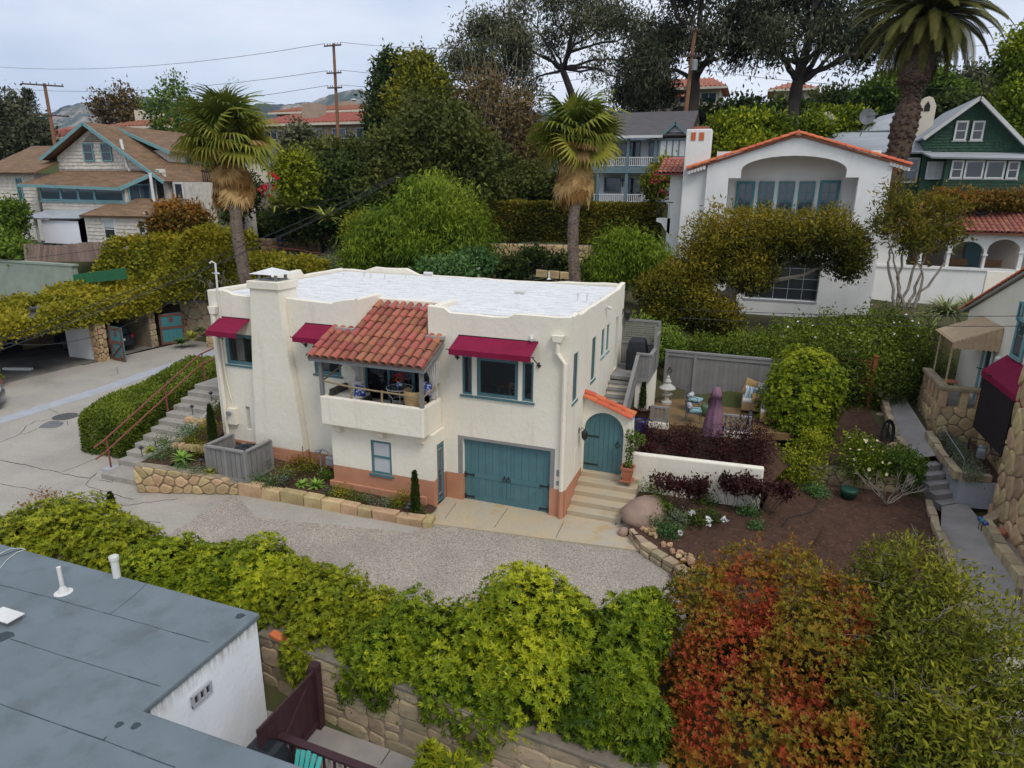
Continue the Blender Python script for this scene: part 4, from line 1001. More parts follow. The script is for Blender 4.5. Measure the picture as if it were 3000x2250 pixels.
for i in range(9):
    u=U*(.05+.1*i);p=A+ud*u-nd*.14;mb_=RM[i%7];inst(mb_,'stone',pw,(p[0],p[1],.84-.46*(u/U)**1.3),(0,0,ang+q.uniform(-.2,.2)),(.26,.19,.1))
# bed soil
def bed(name,pts,z=None):
    return sheet(name,SOIL,pts,z)
bed('planter_bed',[(A[0]+.1,A[1]+.25,.72),(B[0],B[1]+.2,.36),(C[0]-.1,C[1]+.2,.16),(-3.9,-1.0,.14),(-4.2,-.86,.14),(-7.8,-.86,.22),(-7.8,-.02,.28),(-9.4,-.02,.45),(-13.3,-.02,.85),(-14.3,-.6,.86),(-14.3,-2.9,.75)])
for i,(x0,y0,x1,y1,z)in enumerate(((505,1305,620,1318,1.0),(545,1228,600,1240,1.35))):
    a=PZ(x0,y0,z);b=PZ(x1,y1,z);tw=thing('garden_edging',('short row of pale stones edging the upper bed' if i==0 else 'few small pale stones edging the bed beside the steps'),'stone edging',tuple(a));k=6 if i==0 else 3
    for j in range(k):
        t=(j+.5)/k;p=a*(1-t)+b*t;inst(RM[(j+i)%7],'stone',tw,p,(q.uniform(-.3,.3),0,q.uniform(0,3)),(.26,.2,.2))
# air conditioner and its slatted enclosure
ac=thing('enclosure_fence','grey slatted wood enclosure around the air conditioner beside the chimney','enclosure',(-11.1,-1.6,.5))
x0,x1,y0,y1,z0,z1=-11.92,-10.3,-2.18,-.95,.42,1.52
for(a,b,fx)in(((x0,y0),(x1,y0),0),((x1,y0),(x1,y1),1),((x0,y0),(x0,y1),1)):
    n=8 if not fx else 5;a=np.array(a);b=np.array(b);dv=(b-a)/n
    for i in range(n):
        p=a+dv*(i+.06);r=a+dv*(i+.92);mb=MB();mb.bar((*p,(z0+z1)/2),(*r,(z0+z1)/2),.03,z1-z0-.1);mb.build('slat',GREY,ac)
    mb=MB();mb.bar((*a,z1),(*b,z1),.13,.06);mb.build('cap_rail',GREYT,ac);mb=MB();mb.bar((*a,z0+.05),(*b,z0+.05),.07,.09);mb.build('bottom_rail',GREYT,ac)
for x,y in((x0,y0),(x1,y0),(x0,y1),(x1,y1),((x0+x1)/2,y0)):
    mb=MB();mb.box(x-.05,y-.05,z0-.05,x+.05,y+.05,z1-.031);mb.build('post',GREYT,ac)
mb=MB();mb.box(-11.25,-1.95,.4,-10.45,-1.15,1.36);o=one('air_conditioner',METALG,'grey air conditioner with dark round fan inside the slatted enclosure','air conditioner',mb,bevel=.02)
mb=MB();mb.lathe([(.34,1.361),(.35,1.40),(.2,1.43),(.0,1.44)],(-10.85,-1.55,0),20)
for k in range(7):mb.tube([(-10.85+.34*math.cos(k),-1.55+.34*math.sin(k),1.42),(-10.85,-1.55,1.46)],.012,4)
mb.build('fan_grille',DARKP,o)
# gas meter by the plinth
gm=thing('gas_meter','grey gas meter with pipes against the salmon plinth','gas meter',(-8.3,-.5,.4))
mb=MB();mb.box(-8.35,-.6,.72,-8.0,-.35,1.05);mb.build('meter_body',METALG,gm,bevel=.04);mb=MB();mb.tube([(-8.6,-.5,.4),(-8.6,-.5,1.2),(-8.5,-.5,1.28),(-8.3,-.5,1.2),(-8.2,-.5,1.05)],.03,7);mb.build('pipe',METALG,gm);mb=MB();mb.lathe([(.11,0),(.13,.05),(.05,.09),(.02,.1)],(-8.66,-.52,1.15),12);mb.build('regulator',METALG,gm)

# ---------------------------------------------------------------- garages in the bank, facing the alley
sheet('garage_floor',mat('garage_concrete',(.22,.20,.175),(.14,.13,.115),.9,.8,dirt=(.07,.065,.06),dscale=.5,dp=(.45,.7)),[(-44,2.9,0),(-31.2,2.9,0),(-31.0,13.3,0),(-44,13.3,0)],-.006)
gb=thing('carport','open stone and plaster carport dug into the ivy covered bank','carport',(-34,7,0))
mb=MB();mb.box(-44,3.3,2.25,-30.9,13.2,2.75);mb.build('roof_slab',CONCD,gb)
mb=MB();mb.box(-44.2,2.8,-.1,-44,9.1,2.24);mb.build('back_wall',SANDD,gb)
mb=MB();mb.box(-33.6,9.2,-.1,-31.3,9.45,2.24);mb.build('divider_wall',WHITE,gb)
mb=MB();mb.box(-38.4,6.2,-.1,-37.8,6.8,2.24);mb.build('inner_pier',SANDG,gb)
mb=MB();mb.box(-44,13.0,-.1,-31.2,13.3,2.24);mb.box(-38,9.46,-.1,-37.8,13,2.24);mb.build('garage_wall',SANDG,gb)
stone_wall(gb,SAND,MORT,(-31.3,9.02,-.05),(1,0,0),(0,0,1),(0,-1,0),.62,2.35,9,3,.8,.015,.05,.5,name='pier_stone')
stone_wall(gb,SAND,MORT,(-30.68,9.02,-.05),(0,1,0),(0,0,1),(1,0,0),.5,2.35,8,5,.8,.015,.05,.5,name='pier_stone')
stone_wall(gb,SANDG,MORTD,(-31.1,12.9,-.05),(0,1,0),(0,0,1),(1,0,0),.5,2.3,9,6,.8,.015,.05,.4,name='pier_stone')
stone_wall(gb,SANDG,MORTD,(-31.2,3.0,-.05),(0,1,0),(0,0,1),(1,0,0),.6,2.3,9,8,.8,.015,.05,.4,name='pier_stone')
def barn_door(label,o,ang,W=1.5,Hh=2.05,cross=True):
    t=thing('garage_door_leaf',label,'garage door',o,ang,'open garage door leaves');t['_loc']=1
    for i in range(6):
        mb=MB();mb.box(W*i/6+.004,-.025,.06,W*(i+1)/6-.004,.02,Hh);mb.build('plank',TEAL2,t)
    for z in(.12,1.12,Hh-.1):
        mb=MB();mb.box(0,-.06,z-.08,W,-.026,z+.08);mb.build('rail',WOODR,t)
    for x in(.06,W-.06):
        mb=MB();mb.box(x-.06,-.058,.2,x+.06,-.027,Hh-.02);mb.build('stile',WOODR,t)
    if cross:mb=MB();mb.bar((.1,-.045,.22),(W-.1,-.045,1.04),.03,.11,(0,1,0));mb.bar((W-.1,-.047,.22),(.1,-.047,1.04),.03,.11,(0,1,0));mb.build('brace',WOODR,t)
    mb=MB();mb.box(W/2-.14,-.055,Hh-.55,W/2+.14,-.02,Hh-.27);mb.build('small_window',WOODR,t)
    return t
WOODR=mat('red_brown_wood',(.17,.072,.05),(.13,.055,.04),.85,6,bump=.2)
dl=barn_door('teal garage door leaf with brown cross brace swung open by the stone pier',(-30.55,9.65,.0),math.radians(-8),1.25)
t=barn_door('plain teal garage door leaf folded open against the stone wall',(-30.95,13.55,.0),math.radians(68),1.5,cross=False)
# stone bank right of the garages
bk=thing('bank_wall','rough golden stone retaining bank beside the teal garage doors','stone wall',(-28,16,0))
stone_wall(bk,SANDG,MORTD,(-31.0,15.4,-.1),(.962,.275,0),(0,0,1),(.275,-.962,0),12,4.2,90,9,.8,.015,.07,.6)
pl=thing('stone_planter','low curved stone planter with succulents at the end of the alley','planter',(-27,14.6,0))
stone_wall(pl,SAND,MORT,(-28.0,14.4,-.05),(.97,.24,0),(0,0,1),(.24,-.97,0),4.5,.75,22,10,1.2,.015,.05,.5)
bed('planter_soil',[(-28,14.6,.6),(-23.6,15.6,.6),(-23.4,17,.9),(-28.5,16,.9)])
# green-grey retaining wall and leaning fence under the shingled house
mb=MB();mb.box(-48,12.2,2.4,-36.2,12.6,5.0);mb.box(-48.1,12.15,5.0,-36.1,12.65,5.12)
one('retaining_wall',mat('green_grey_render',(.30,.34,.27),(.24,.28,.23),.9,1.2,bump=.2,dirt=(.33,.33,.22),dscale=1.5),'pale green rendered retaining wall below the leaning board fence','retaining wall',mb)
fe=thing('board_fence','weathered leaning brown board fence on top of the green retaining wall','fence',(-39,12.9,5))
BOARD=mat('weathered_board',(.21,.145,.115),(.15,.105,.085),.9,4,bump=.3,rand=.25,stretch=(6,6,.6))
a=PD(65,705,43.5);b=PD(322,722,44.5)
for i in range(30):
    t=i/30;p=a*(1-t)+b*t;ln=.18*math.sin(t*7)-.12;zz=6.2-.1*math.sin(t*5)+.02*(i%3)
    mb=MB();u=(b-a)/30;w2_=np.linalg.norm(u)*.47;ux=u/np.linalg.norm(u);base=np.array([p[0],p[1],5.05]);tp=base+ux*ln+np.array([0,.25,zz-5.05])
    mb.prism([base-ux*w2_,base+ux*w2_,tp+ux*w2_,tp-ux*w2_],(0,.03,0));mb.build('board',BOARD,fe)
# ivy over the garages and the bank
iv=thing('ivy_bank','yellow green ivy covering the carport roof and the bank behind','ivy',(-33,10,2.3))
Ps,Ns=[],[]
r=np.random.default_rng(21)
def patch(n,f,nrm):
    a,b=r.random(n),r.random(n);P=np.array([f(x,y)for x,y in zip(a,b)]);P+=r.normal(size=P.shape)*.13;P+=np.array(nrm)*(.34*wob(P,1.5,4))[:,None];Ps.append(P);Ns.append(np.tile(nrm,(n,1)))
lerp=lambda a,b,t:np.array(a)*(1-t)+np.array(b)*t
bil=lambda A,B,C,D_:(lambda x,y:lerp(lerp(A,B,x),lerp(D_,C,x),y))
patch(8000,bil((-30.85,3.0,2.35),(-30.85,13.6,2.4),(-31.3,13.6,3.2),(-31.3,3.0,2.95)),(.9,-.1,.35))
patch(11000,bil((-31.3,3.4,2.95),(-31.3,13.6,3.2),(-36.0,13.0,4.1),(-37.5,3.4,3.0)),(.3,-.2,.9))
patch(12000,bil((-36.3,12.6,3.2),(-30.9,13.8,2.9),(-30.6,16.0,6.6),(-35.6,14.6,6.2)),(.3,-.85,.45))
patch(9000,bil((-31.2,13.6,2.9),(-28.2,15.2,3.2),(-28.0,17.6,7.0),(-30.6,16.0,6.9)),(.35,-.8,.45));patch(9000,bil((-28.4,15.1,3.1),(-21.5,16.8,3.2),(-21.8,19.0,5.3),(-28.2,17.4,5.5)),(.25,-.8,.5));patch(2500,bil((-28.0,15.2,3.4),(-27.8,19.5,5.0),(-27.8,19.5,7.0),(-28.0,17.4,7.0)),(.9,0,.3))
patch(5000,bil((-35.6,14.6,6.2),(-30.6,16.0,6.6),(-30.0,18.0,7.3),(-35.2,17.0,6.4)),(0,-.3,.95))
patch(2500,bil((-30.6,16.0,6.9),(-28.0,17.6,7.0),(-27.8,19.4,7.1),(-30,18,7.3)),(0,-.3,.95));patch(5000,bil((-28.2,17.4,5.5),(-21.8,19.0,5.3),(-21.6,21.5,5.1),(-28.0,19.6,5.3)),(0,-.3,.95))
patch(900,bil((-30.9,2.6,.1),(-30.9,3.3,.1),(-30.9,3.3,2.3),(-30.9,2.6,2.3)),(1,0,.2))
patch(700,bil((-31.3,2.6,.1),(-30.9,2.6,.1),(-30.9,2.6,2.3),(-31.3,2.6,2.3)),(0,-1,.2))
P=np.concatenate(Ps);N=np.concatenate(Ns)
gap=(wob(P,1.1,8)>-.62);P,N=P[gap],N[gap]
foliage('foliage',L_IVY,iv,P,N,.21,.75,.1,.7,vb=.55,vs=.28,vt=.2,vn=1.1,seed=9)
mb=MB();mb.add([(-31.6,14.2,2.6),(-22,17.6,2.8),(-22,19.4,4.9),(-31,16.5,5.0),(-36,15.0,5.8),(-36.3,13.0,2.6),(-28.4,17.8,6.6),(-31,16.5,6.4)],[(0,1,2,3),(5,0,7,4),(3,2,6,7)][:2])  # hidden backing plates behind the ivy, its dark core rather than stems
for i in range(60):
    a=np.array([-27.8+r.normal()*.9,15.2+r.normal()*.25,3.4+r.normal()*.6]);limb(mb,a,a+np.array([r.normal()*.5,-.2,-r.random()*1.2]),.035,.02,.5,i,4,4)
mb.build('stem',BARKG,iv)
mb=MB();a=(-35.0,12.0,3.9);mb.prism([(-35.9,12.0,3.9),(-32.6,13.1,4.3),(-32.6,13.1,5.0),(-35.9,12.0,4.5)],(-.1,.1,0));one('green_tarp',mat('green_shade_cloth',(.02,.13,.05),(.016,.1,.04),.8,5),'strip of green shade cloth half hidden in the ivy','shade cloth',mb)
# things inside the carport
mb=MB();mb.lathe([(.3,0),(.75,.25),(.8,.7),(.55,1.2),(.2,1.45)],(-37.0,5.6,.15),14);o=one('covered_bundle',FABW,'pale sheet covered bundle in the dark carport','covered bundle',mb,smooth=True)
mb=MB();mb.lathe([(.22,0),(.3,.9),(.32,.95),(.1,1.0)],(-34.6,3.9,0),12);one('blue_barrel',mat('blue_plastic',(.01,.03,.12),rough=.5),'dark blue plastic barrel just inside the carport','barrel',mb)
for i,(x,y)in enumerate(((-34.5,5.0),(-33.2,5.9))):
    mb=MB();mb.bar((x-.75,y-.3,.07),(x+.75,y+.25,.07),.2,.14);one('wheel_stop',PIPEW,('white wheel stop nearer the barrel' if i==0 else 'white wheel stop nearer the white divider wall'),'wheel stop',mb,'concrete wheel stops in the carport',bevel=.02)

# ---------------------------------------------------------------- cars (local: nose towards -x, origin on the ground at the middle)
RUBBER=mat('tyre_rubber',(.018,.018,.018),(.025,.025,.025),.85,10);RIM=mat('alloy',(.45,.46,.47),(.38,.39,.4),.35,5,metal=.8)
LAMPR=mat('tail_lamp',(.28,.012,.015),(.2,.01,.012),.2,4,spec=.8);PLATE=mat('number_plate',(.72,.72,.7),(.66,.66,.65),.5,4)
def suv(label,paint,loc,rotz,L=4.7,Wd=1.9,Ht=1.72):
    t=thing('parked_car',label,'car',loc,rotz,'parked cars');t['_loc']=1
    h=L/2
    low=[(-h,.42),(-h+.02,.72),(-h+.25,.92),(-h+1.15,1.04),(h-.25,1.08),(h-.02,1.0),(h,.75),(h-.02,.42),(h-.2,.3),(-h+.3,.3)]
    cab=[(-h+1.12,1.04),(-h+1.75,Ht-.12),(-h+2.3,Ht),(h-.75,Ht-.02),(h-.35,Ht-.14),(h-.16,1.07)]
    def body(prof,wf,name,m):
        mb=MB();n=len(prof);secs=[(-1,.86),(-.93,.97),(-.6,1),(.6,1),(.93,.97),(1,.86)]
        for s,k in secs:
            for x,z in prof:mb.v.append((x*(.985 if abs(s)==1 else 1),s*Wd/2*wf(z),z))
        for a in range(5):
            for i in range(n):mb.f.append((a*n+i,a*n+(i+1)%n,(a+1)*n+(i+1)%n,(a+1)*n+i))
        mb.f+=[tuple(range(n))[::-1],tuple(5*n+i for i in range(n))]
        return mb.build(name,m,t,True)
    o=body(low,lambda z:.97+.05*math.sin((z-.3)*4)*.6,'body',paint);md=o.modifiers.new('e','EDGE_SPLIT');md.split_angle=.7
    tap=lambda z:1-.20*max(0,(z-1.05))/.7
    o2=body(cab,lambda z:.95*tap(z),'cabin',paint);md=o2.modifiers.new('e','EDGE_SPLIT');md.split_angle=.6
    for s in(-1,1):
        for x0,x1 in((-h+1.5,-h+2.25),(-h+2.35,h-1.3),(h-1.22,h-.5)):
            zt=Ht-.17;mb=MB();y=lambda z:s*(Wd/2*.95*tap(z)+.006)
            mb.prism([(x0,y(1.12),1.12),(x1,y(1.12),1.12),(x1-.06,y(zt),zt),(x0+.12,y(zt),zt)][::s],(0,.004*s,0));mb.build('side_window',GLASS,o2)
        for x in(-h+.88,h-.92):
            mb=MB();mb.tube([(x,s*(Wd/2-.22),.36),(x,s*(Wd/2-.0),.36)],.36,20);wl=mb.build('wheel',RUBBER,t)
            mb=MB();c=s*(Wd/2+.004);mb.tube([(x,c-s*.02,.36),(x,c,.36)],.09,12)
            for k in range(5):a=k*1.2566+.3;mb.bar((x,c,.36),(x+.25*math.cos(a),c,.36+.25*math.sin(a)),.05,.035,(0,1,0))
            for k in range(20):a=k*.31416;mb.bar((x+.255*math.cos(a),c,.36+.255*math.sin(a)),(x+.255*math.cos(a+.32),c,.36+.255*math.sin(a+.32)),.03,.03,(0,1,0))
            mb.build('rim',RIM,wl)
        mb=MB();mb.box(h-.16,s*Wd/2*.72,.82,h+.006,s*Wd/2*.99,1.03)if s>0 else mb.box(h-.16,s*Wd/2*.99,.82,h+.006,s*Wd/2*.72,1.03);mb.build('tail_light',LAMPR,t,bevel=.02)
        mb=MB();mb.bar((h+.004,s*.55,.5),(h+.004,s*.85,.5),.02,.06);mb.build('reflector',LAMPR,t)
        mb=MB();mb.box(-h+1.55,min(s*.95,s*1.1),1.05,-h+1.7,max(s*.95,s*1.1),1.2);mb.build('mirror',paint,t,bevel=.03)
    zt=Ht-.2;xs_=lambda z:h-.16-.19*(z-1.07)/(Ht-.14-1.07)+.012
    mb=MB();mb.prism([(xs_(1.14),-.68,1.14),(xs_(1.14),.68,1.14),(xs_(zt),.58,zt),(xs_(zt),-.58,zt)],(.006,0,0));mb.build('rear_window',GLASS,o2)
    mb=MB();mb.prism([(-h+1.2,-.72,1.14),(-h+1.2,.72,1.14),(-h+1.70,.62,Ht-.16),(-h+1.70,-.62,Ht-.16)],(-.03,0,0));mb.build('windscreen',GLASS,o2)
    mb=MB();mb.box(h-.1,-Wd/2*.9,.34,h+.05,Wd/2*.9,.6);mb.build('bumper',DARKP if paint.name!='silver_paint' else paint,t,bevel=.04)
    mb=MB();mb.box(h+.002,-.24,.72,h+.012,.24,.86);mb.build('number_plate',PLATE,t)
    return t
CARB=mat('dark_blue_paint',(.012,.02,.03),(.014,.022,.034),.25,3,spec=.7);CARS=mat('silver_paint',(.19,.20,.21),(.18,.19,.2),.3,3,metal=.5,spec=.6)
suv('dark blue car parked in the stone garage with its tail showing',CARB,(-33.9,11.2,0),0)
suv('silver grey car with alloy wheel at the left edge of the alley',CARS,(-29.0,-.55,0),math.radians(50),4.8,1.92,1.75)
suv('nearly black car deep inside the dark carport',mat('black_paint',(.01,.01,.011),rough=.3),(-40.2,8.0,0),0)

# ================================================================== deck, patio and garden on the right
dk=thing('side_deck','grey painted deck with stairs and lattice screen against the house side wall','deck',(.75,7,1.5))
mb=MB();mb.box(.016,6.24,2.98,1.5,8.4,3.1);mb.build('deck_floor',GREYT,dk)
nst=12
for i in range(nst-1):
    y0=2.62+.33*i;z=.86+.187*(i+1);mb=MB();mb.box(.018,y0,z-.3,.95,y0+.33,z-.05);mb.build('riser',STUCCO,dk);mb=MB();mb.box(.017,y0-.04,z-.049,.97,y0+.33,z);mb.build('tread',GREY,dk)
mb=MB();mb.bar((1.02,6.2,3.98),(1.02,2.9,2.02),.13,.09);mb.bar((1.02,6.2,3.4),(1.02,2.9,1.44),.05,.9);mb.build('stair_rail',GREY,dk)
mb=MB();mb.box(.98,6.36,1.3,1.5,6.42,2.97);mb.box(1.44,6.42,1.3,1.5,8.4,2.97);mb.build('skirting',STUCCO,dk)
for i in range(3):
    mb=MB();mb.box(1.0+.166*i,6.26,3.102,1.158+.166*i,6.31,4.0);mb.build('plank',GREY,dk)
mb=MB();mb.box(.96,6.22,4.0,1.56,6.36,4.07);mb.build('cap_rail',GREYT,dk)
for y,h in((6.3,4.0),(7.35,4.0),(7.36,4.9),(8.3,4.95)):
    mb=MB();mb.box(1.44,y-.05,3.1,1.54,y+.05,h);mb.build('post',GREYT,dk)
for i in range(5):
    mb=MB();mb.box(1.47,6.4+i*.19,3.102,1.5,6.58+i*.19,4.0);mb.build('plank',GREY,dk)
mb=MB();mb.box(1.43,6.36,4.001,1.56,7.4,4.07);mb.box(1.43,7.4,4.5,1.56,8.4,4.57);mb.split('cap_rail',GREYT,dk)
for i in range(5):
    mb=MB();mb.box(1.47,7.42+i*.18,3.102,1.5,7.59+i*.18,4.5);mb.build('plank',GREY,dk)
for i in range(8):
    mb=MB();mb.box(.02+.183*i,8.30,3.18,.196+.183*i,8.33,3.98);mb.build('plank',GREY,dk)
mb=MB();mb.box(.02,8.27,3.98,1.5,8.36,4.06);mb.box(.02,8.27,4.90,1.54,8.36,4.98);mb.split('cap_rail',GREYT,dk)
for i in range(16):
    mb=MB();mb.box(.03+.092*i,8.31,4.06,.075+.092*i,8.325,4.9);mb.build('lattice_slat',GREYT,dk)
for i in range(9):
    mb=MB();mb.box(.02,8.296,4.08+.092*i,1.48,8.309,4.125+.092*i);mb.build('lattice_slat',GREYT,dk)
# covered grill
mb=MB();prof=[(.62,.3,0),(.62,.32,.75),(.56,.30,.95),(.5,.26,1.18),(.42,.18,1.26)]
for hx,hy,z in prof:mb.v+=[(.78+sx*hx*.62,7.55+sy*hy,3.1+z)for sx,sy in((-1,-1),(1,-1),(1,1),(-1,1))]
for i in range(4):
    for k in range(4):mb.f.append((i*4+k,i*4+(k+1)%4,(i+1)*4+(k+1)%4,(i+1)*4+k))
mb.f+=[(3,2,1,0),(16,17,18,19)]
o=one('covered_grill',DARKP,'barbecue under a dark fitted cover on the deck','grill',mb,bevel=.03)
mb=MB();mb.box(.5,7.262,4.0,.72,7.268,4.05);mb.build('cover_label',PIPEW,o)
# patio
PATIO=mat('patio_tile',(.20,.125,.05),(.15,.095,.04),.7,1.5,bump=.1,dirt=(.25,.17,.08),dscale=2)
sheet('patio_floor',PATIO,[(1.52,5.95,1.5),(5.2,6.1,1.5),(6.8,6.6,1.5),(6.9,10.1,1.5),(1.52,10.1,1.5)],1.5,.25)
sheet('gate_path',APRON,[(.02,2.3,.86),(1.5,2.3,.86),(1.5,6.3,.86),(.02,6.3,.86)],.855,.2)
sheet('patio_bed',SOIL,[(1.7,2.2,1.35),(6.0,2.2,1.3),(6.6,4.5,1.1),(6.2,6.2,1.3),(1.7,6.0,1.3)])
fn=thing('patio_fence','tall grey board fence with plank gate at the back of the patio','fence',(3.6,10,1.5))
for i in range(24):
    x=1.72+i*.196
    mb=MB();mb.box(x,10.0,1.52,x+.19,10.03,3.38);mb.build('board',GREY,fn)
mb=MB();mb.box(1.6,9.93,3.38,6.5,10.1,3.46);mb.build('cap_rail',GREYT,fn);mb=MB();mb.box(1.66,9.96,3.22,6.5,9.998,3.36);mb.build('top_rail',GREYT,fn)
for x in(1.62,2.82):mb=MB();mb.box(x,9.94,1.5,x+.12,10.06,3.40);mb.build('post',GREYT,fn)
ring(Face('-Y',9.99),fn,1.86,2.65,0.0,.09)
# white plaster walls around the bed
mb=MB();F2=Face('-Y',2.02);F2.poly(mb,[(1.69,-.1),(5.72,-.1),(5.72,1.80),(1.69,1.70)],0,-.24)
one('garden_wall',STUCCO,'low white plaster garden wall right of the arched gate','garden wall',mb,bevel=.05)
FBQ=Face('-Y',6.02)
def balus(label,x0,x1,xs_,ends=True,loc=None):
    a=FBQ.pix(x0,1180)[0];b=FBQ.pix(x1,1180)[0];t=thing('balustrade',label,'balustrade',((a+b)/2,6,1.4),0,'grey wood balustrades at the patio edge')
    mb=MB();FBQ.box(mb,a-.1,b+.1,-.12,.12,.8,1.52);mb.build('curb',STUCCO,t,bevel=.02)
    mb=MB();FBQ.box(mb,a,b,-.05,.05,2.08,2.15);mb.build('top_rail',GREYT,t);mb=MB();FBQ.box(mb,a,b,-.03,.03,1.58,1.65);mb.build('bottom_rail',GREYT,t)
    for u in(a,b):mb=MB();FBQ.box(mb,u-.05,u+.05,-.055,.055,1.52,2.16);mb.build('post',GREYT,t)
    for i in range(xs_):u=a+(b-a)*(i+1)/(xs_+1);mb=MB();FBQ.box(mb,u-.045,u+.045,-.012,.012,1.65,2.08);mb.build('baluster',GREY,t)
balus('short grey balustrade beside the potted cypress',1912,1958,3);balus('longer grey balustrade behind the folded umbrella',2103,2205,6)
def pot(name,label,c,prof,m,plant=None,soil=True):
    t=thing(name,label,'pot',c);mb=MB();mb.lathe(prof,c,20,False);mb.f.append(tuple(range(20))[::-1]);mb.build('bowl',m,t,True)
    r,z=prof[-1];mb=MB();mb.lathe([(r*.93,z-.05),(.001,z-.04)],c,20,False);mb.build('soil',SOIL,t);return t
RIMP=lambda r0,r1,h:[(r0,0),(r0+(r1-r0)*.6,h*.5),(r1*.97,h*.85),(r1*1.06,h*.86),(r1*1.06,h),(r1*.92,h)]
POTB=mat('brown_glazed_pot',(.11,.045,.03),(.08,.035,.025),.5,4);POTT=mat('terracotta_pot',(.42,.15,.075),(.34,.12,.065),.8,4,dirt=(.5,.3,.2),dscale=4,dp=(.62,.8));POTBL=mat('blue_glazed_pot',(.02,.03,.19),(.05,.1,.36),.2,7,spec=.8)
c=PZ(1880,1232,1.35);pot('flower_pot','large brown pot holding the slim cypress beside the deck stairs',tuple(c),RIMP(.26,.33,.55),POTB)
def cypress(label,base,h,r,seed,m=L_DARK):
    t=thing('cypress_tree',label,'cypress',tuple(base));n=int(5200*h*r/.2);q=np.random.default_rng(seed);z=q.random(n)**.8*h;rr=r*np.sqrt(np.clip(1-(z/h)**1.6,.01,1))*(.75+.25*q.random(n));a=q.random(n)*6.283
    N=np.stack([np.cos(a),np.sin(a),.3+0*a],1);P=np.stack([np.cos(a)*rr,np.sin(a)*rr,z],1)+np.array(base)
    foliage('foliage',m,t,P,N,.075,.4,1.3,.35,vb=.4,vs=.3,seed=seed);mb=MB();mb.tube([tuple(base),(base[0],base[1],base[2]+h*.9)],[r*.35,.01],6);mb.build('trunk',BARKD,t);return t
cypress('slim dark cypress growing in the large brown pot',(c[0],c[1],c[2]+.5),1.35,.16,2)
c=PZ(1874,1268,1.1);pot('flower_pot','glossy cobalt blue pot behind the gate wall',tuple(c),[(.2,0),(.26,.25),(.24,.48),(.27,.5),(.27,.53),(.23,.53)],POTBL)
# stone lantern
STONEL=mat('lantern_stone',(.48,.47,.43),(.38,.37,.34),.9,8,bump=.4);c=PZ(1952,1182,1.5);t=thing('stone_lantern','pale carved stone pagoda lantern on the patio','stone lantern',tuple(c))
for nm,pr,n in(('base',[(.22,0),(.22,.1),(.1,.14),(.09,.3),(.2,.38),(.22,.44)],12),('lamp_house',[(.15,.44),(.15,.64)],6),('roof',[(.17,.64),(.34,.66),(.33,.70),(.2,.80),(.1,.88),(.12,.9),(.14,.96),(.1,1.03),(.05,1.1),(.07,1.14),(.03,1.2),(0.001,1.22)],12)):
    mb=MB();mb.lathe(pr,tuple(c),n);mb.build(nm,STONEL,t)
# iron chairs with aqua cushions
AQUA=mat('aqua_cushion',(.25,.40,.42),(.2,.34,.36),.9,4);STRIPE=mat('striped_pillow',(.62,.62,.62),(.16,.17,.2),.9,26,p=(.48,.52),stretch=(1,.2,1));IRONG=mat('grey_iron',(.1,.11,.12),rough=.5)
def chair(label,px,py,rot):
    c=PZ(px,py,1.5);t=thing('patio_chair',label,'chair',tuple(c),rot,'iron patio chairs');t['_loc']=1
    mb=MB();mb.box(-.26,-.26,.40,.26,.26,.42);mb.build('seat',IRONG,t)
    for x,y in((-.25,-.25),(.25,-.25),(-.25,.25),(.25,.25)):mb=MB();mb.tube([(x*.95,y,.41),(x*1.1,y*1.1,0)],.014,6);mb.build('leg',IRONG,t)
    mb=MB();mb.tube([(-.26,.26,.4),(-.27,.34,.9),(-.15,.38,1.0),(.15,.38,1.0),(.27,.34,.9),(.26,.26,.4)],.015,6)
    for i in range(5):x=-.18+.09*i;mb.tube([(x,.27,.42),(x,.37,.97)],.008,5)
    for i in range(4):mb.tube([(-.26,.28+.02*i,.5+.12*i),(.26,.28+.02*i,.5+.12*i)],.007,5)
    mb.build('backrest',IRONG,t)
    for s in(-1,1):mb=MB();mb.tube([(s*.27,.28,.62),(s*.31,0,.65),(s*.31,-.2,.63),(s*.27,-.26,.42)],.014,6);mb.build('armrest',IRONG,t)
    mb=MB();mb.box(-.25,-.28,.425,.25,.2,.53);o=mb.build('seat_cushion',AQUA,t,bevel=.045,seg=3)
    mb=MB();mb.tube([(-.24,.18,.62),(-.2,.18,.62),(.2,.18,.62),(.24,.18,.62)],[.04,.1,.1,.04],10);mb.build('pillow',STRIPE,t,True);return t
chair('iron patio chair with aqua cushion nearer the camera',2030,1236,math.radians(100));chair('iron patio chair with aqua cushion nearer the fence gate',2032,1203,math.radians(75))
c=PZ(2066,1218,1.5);mb=MB();mb.lathe([(.17,0),(.21,.15),(.22,.25),(.2,.4),(.17,.46),(.0,.47)],tuple(c),16);one('garden_stool',mat('green_ceramic',(.07,.13,.06),rough=.3),'green ceramic garden stool between the chairs and the umbrella','stool',mb,smooth=True)
mb=MB();cb=(c[0]+.1,c[1]+.05,1.97);mb.lathe([(.04,0),(.042,.2),(.018,.25),(.016,.32),(.0,.321)],cb,10);one('wine_bottle',mat('dark_bottle',(.015,.008,.008),rough=.2),'dark wine bottle standing on the green stool','bottle',mb,smooth=True)
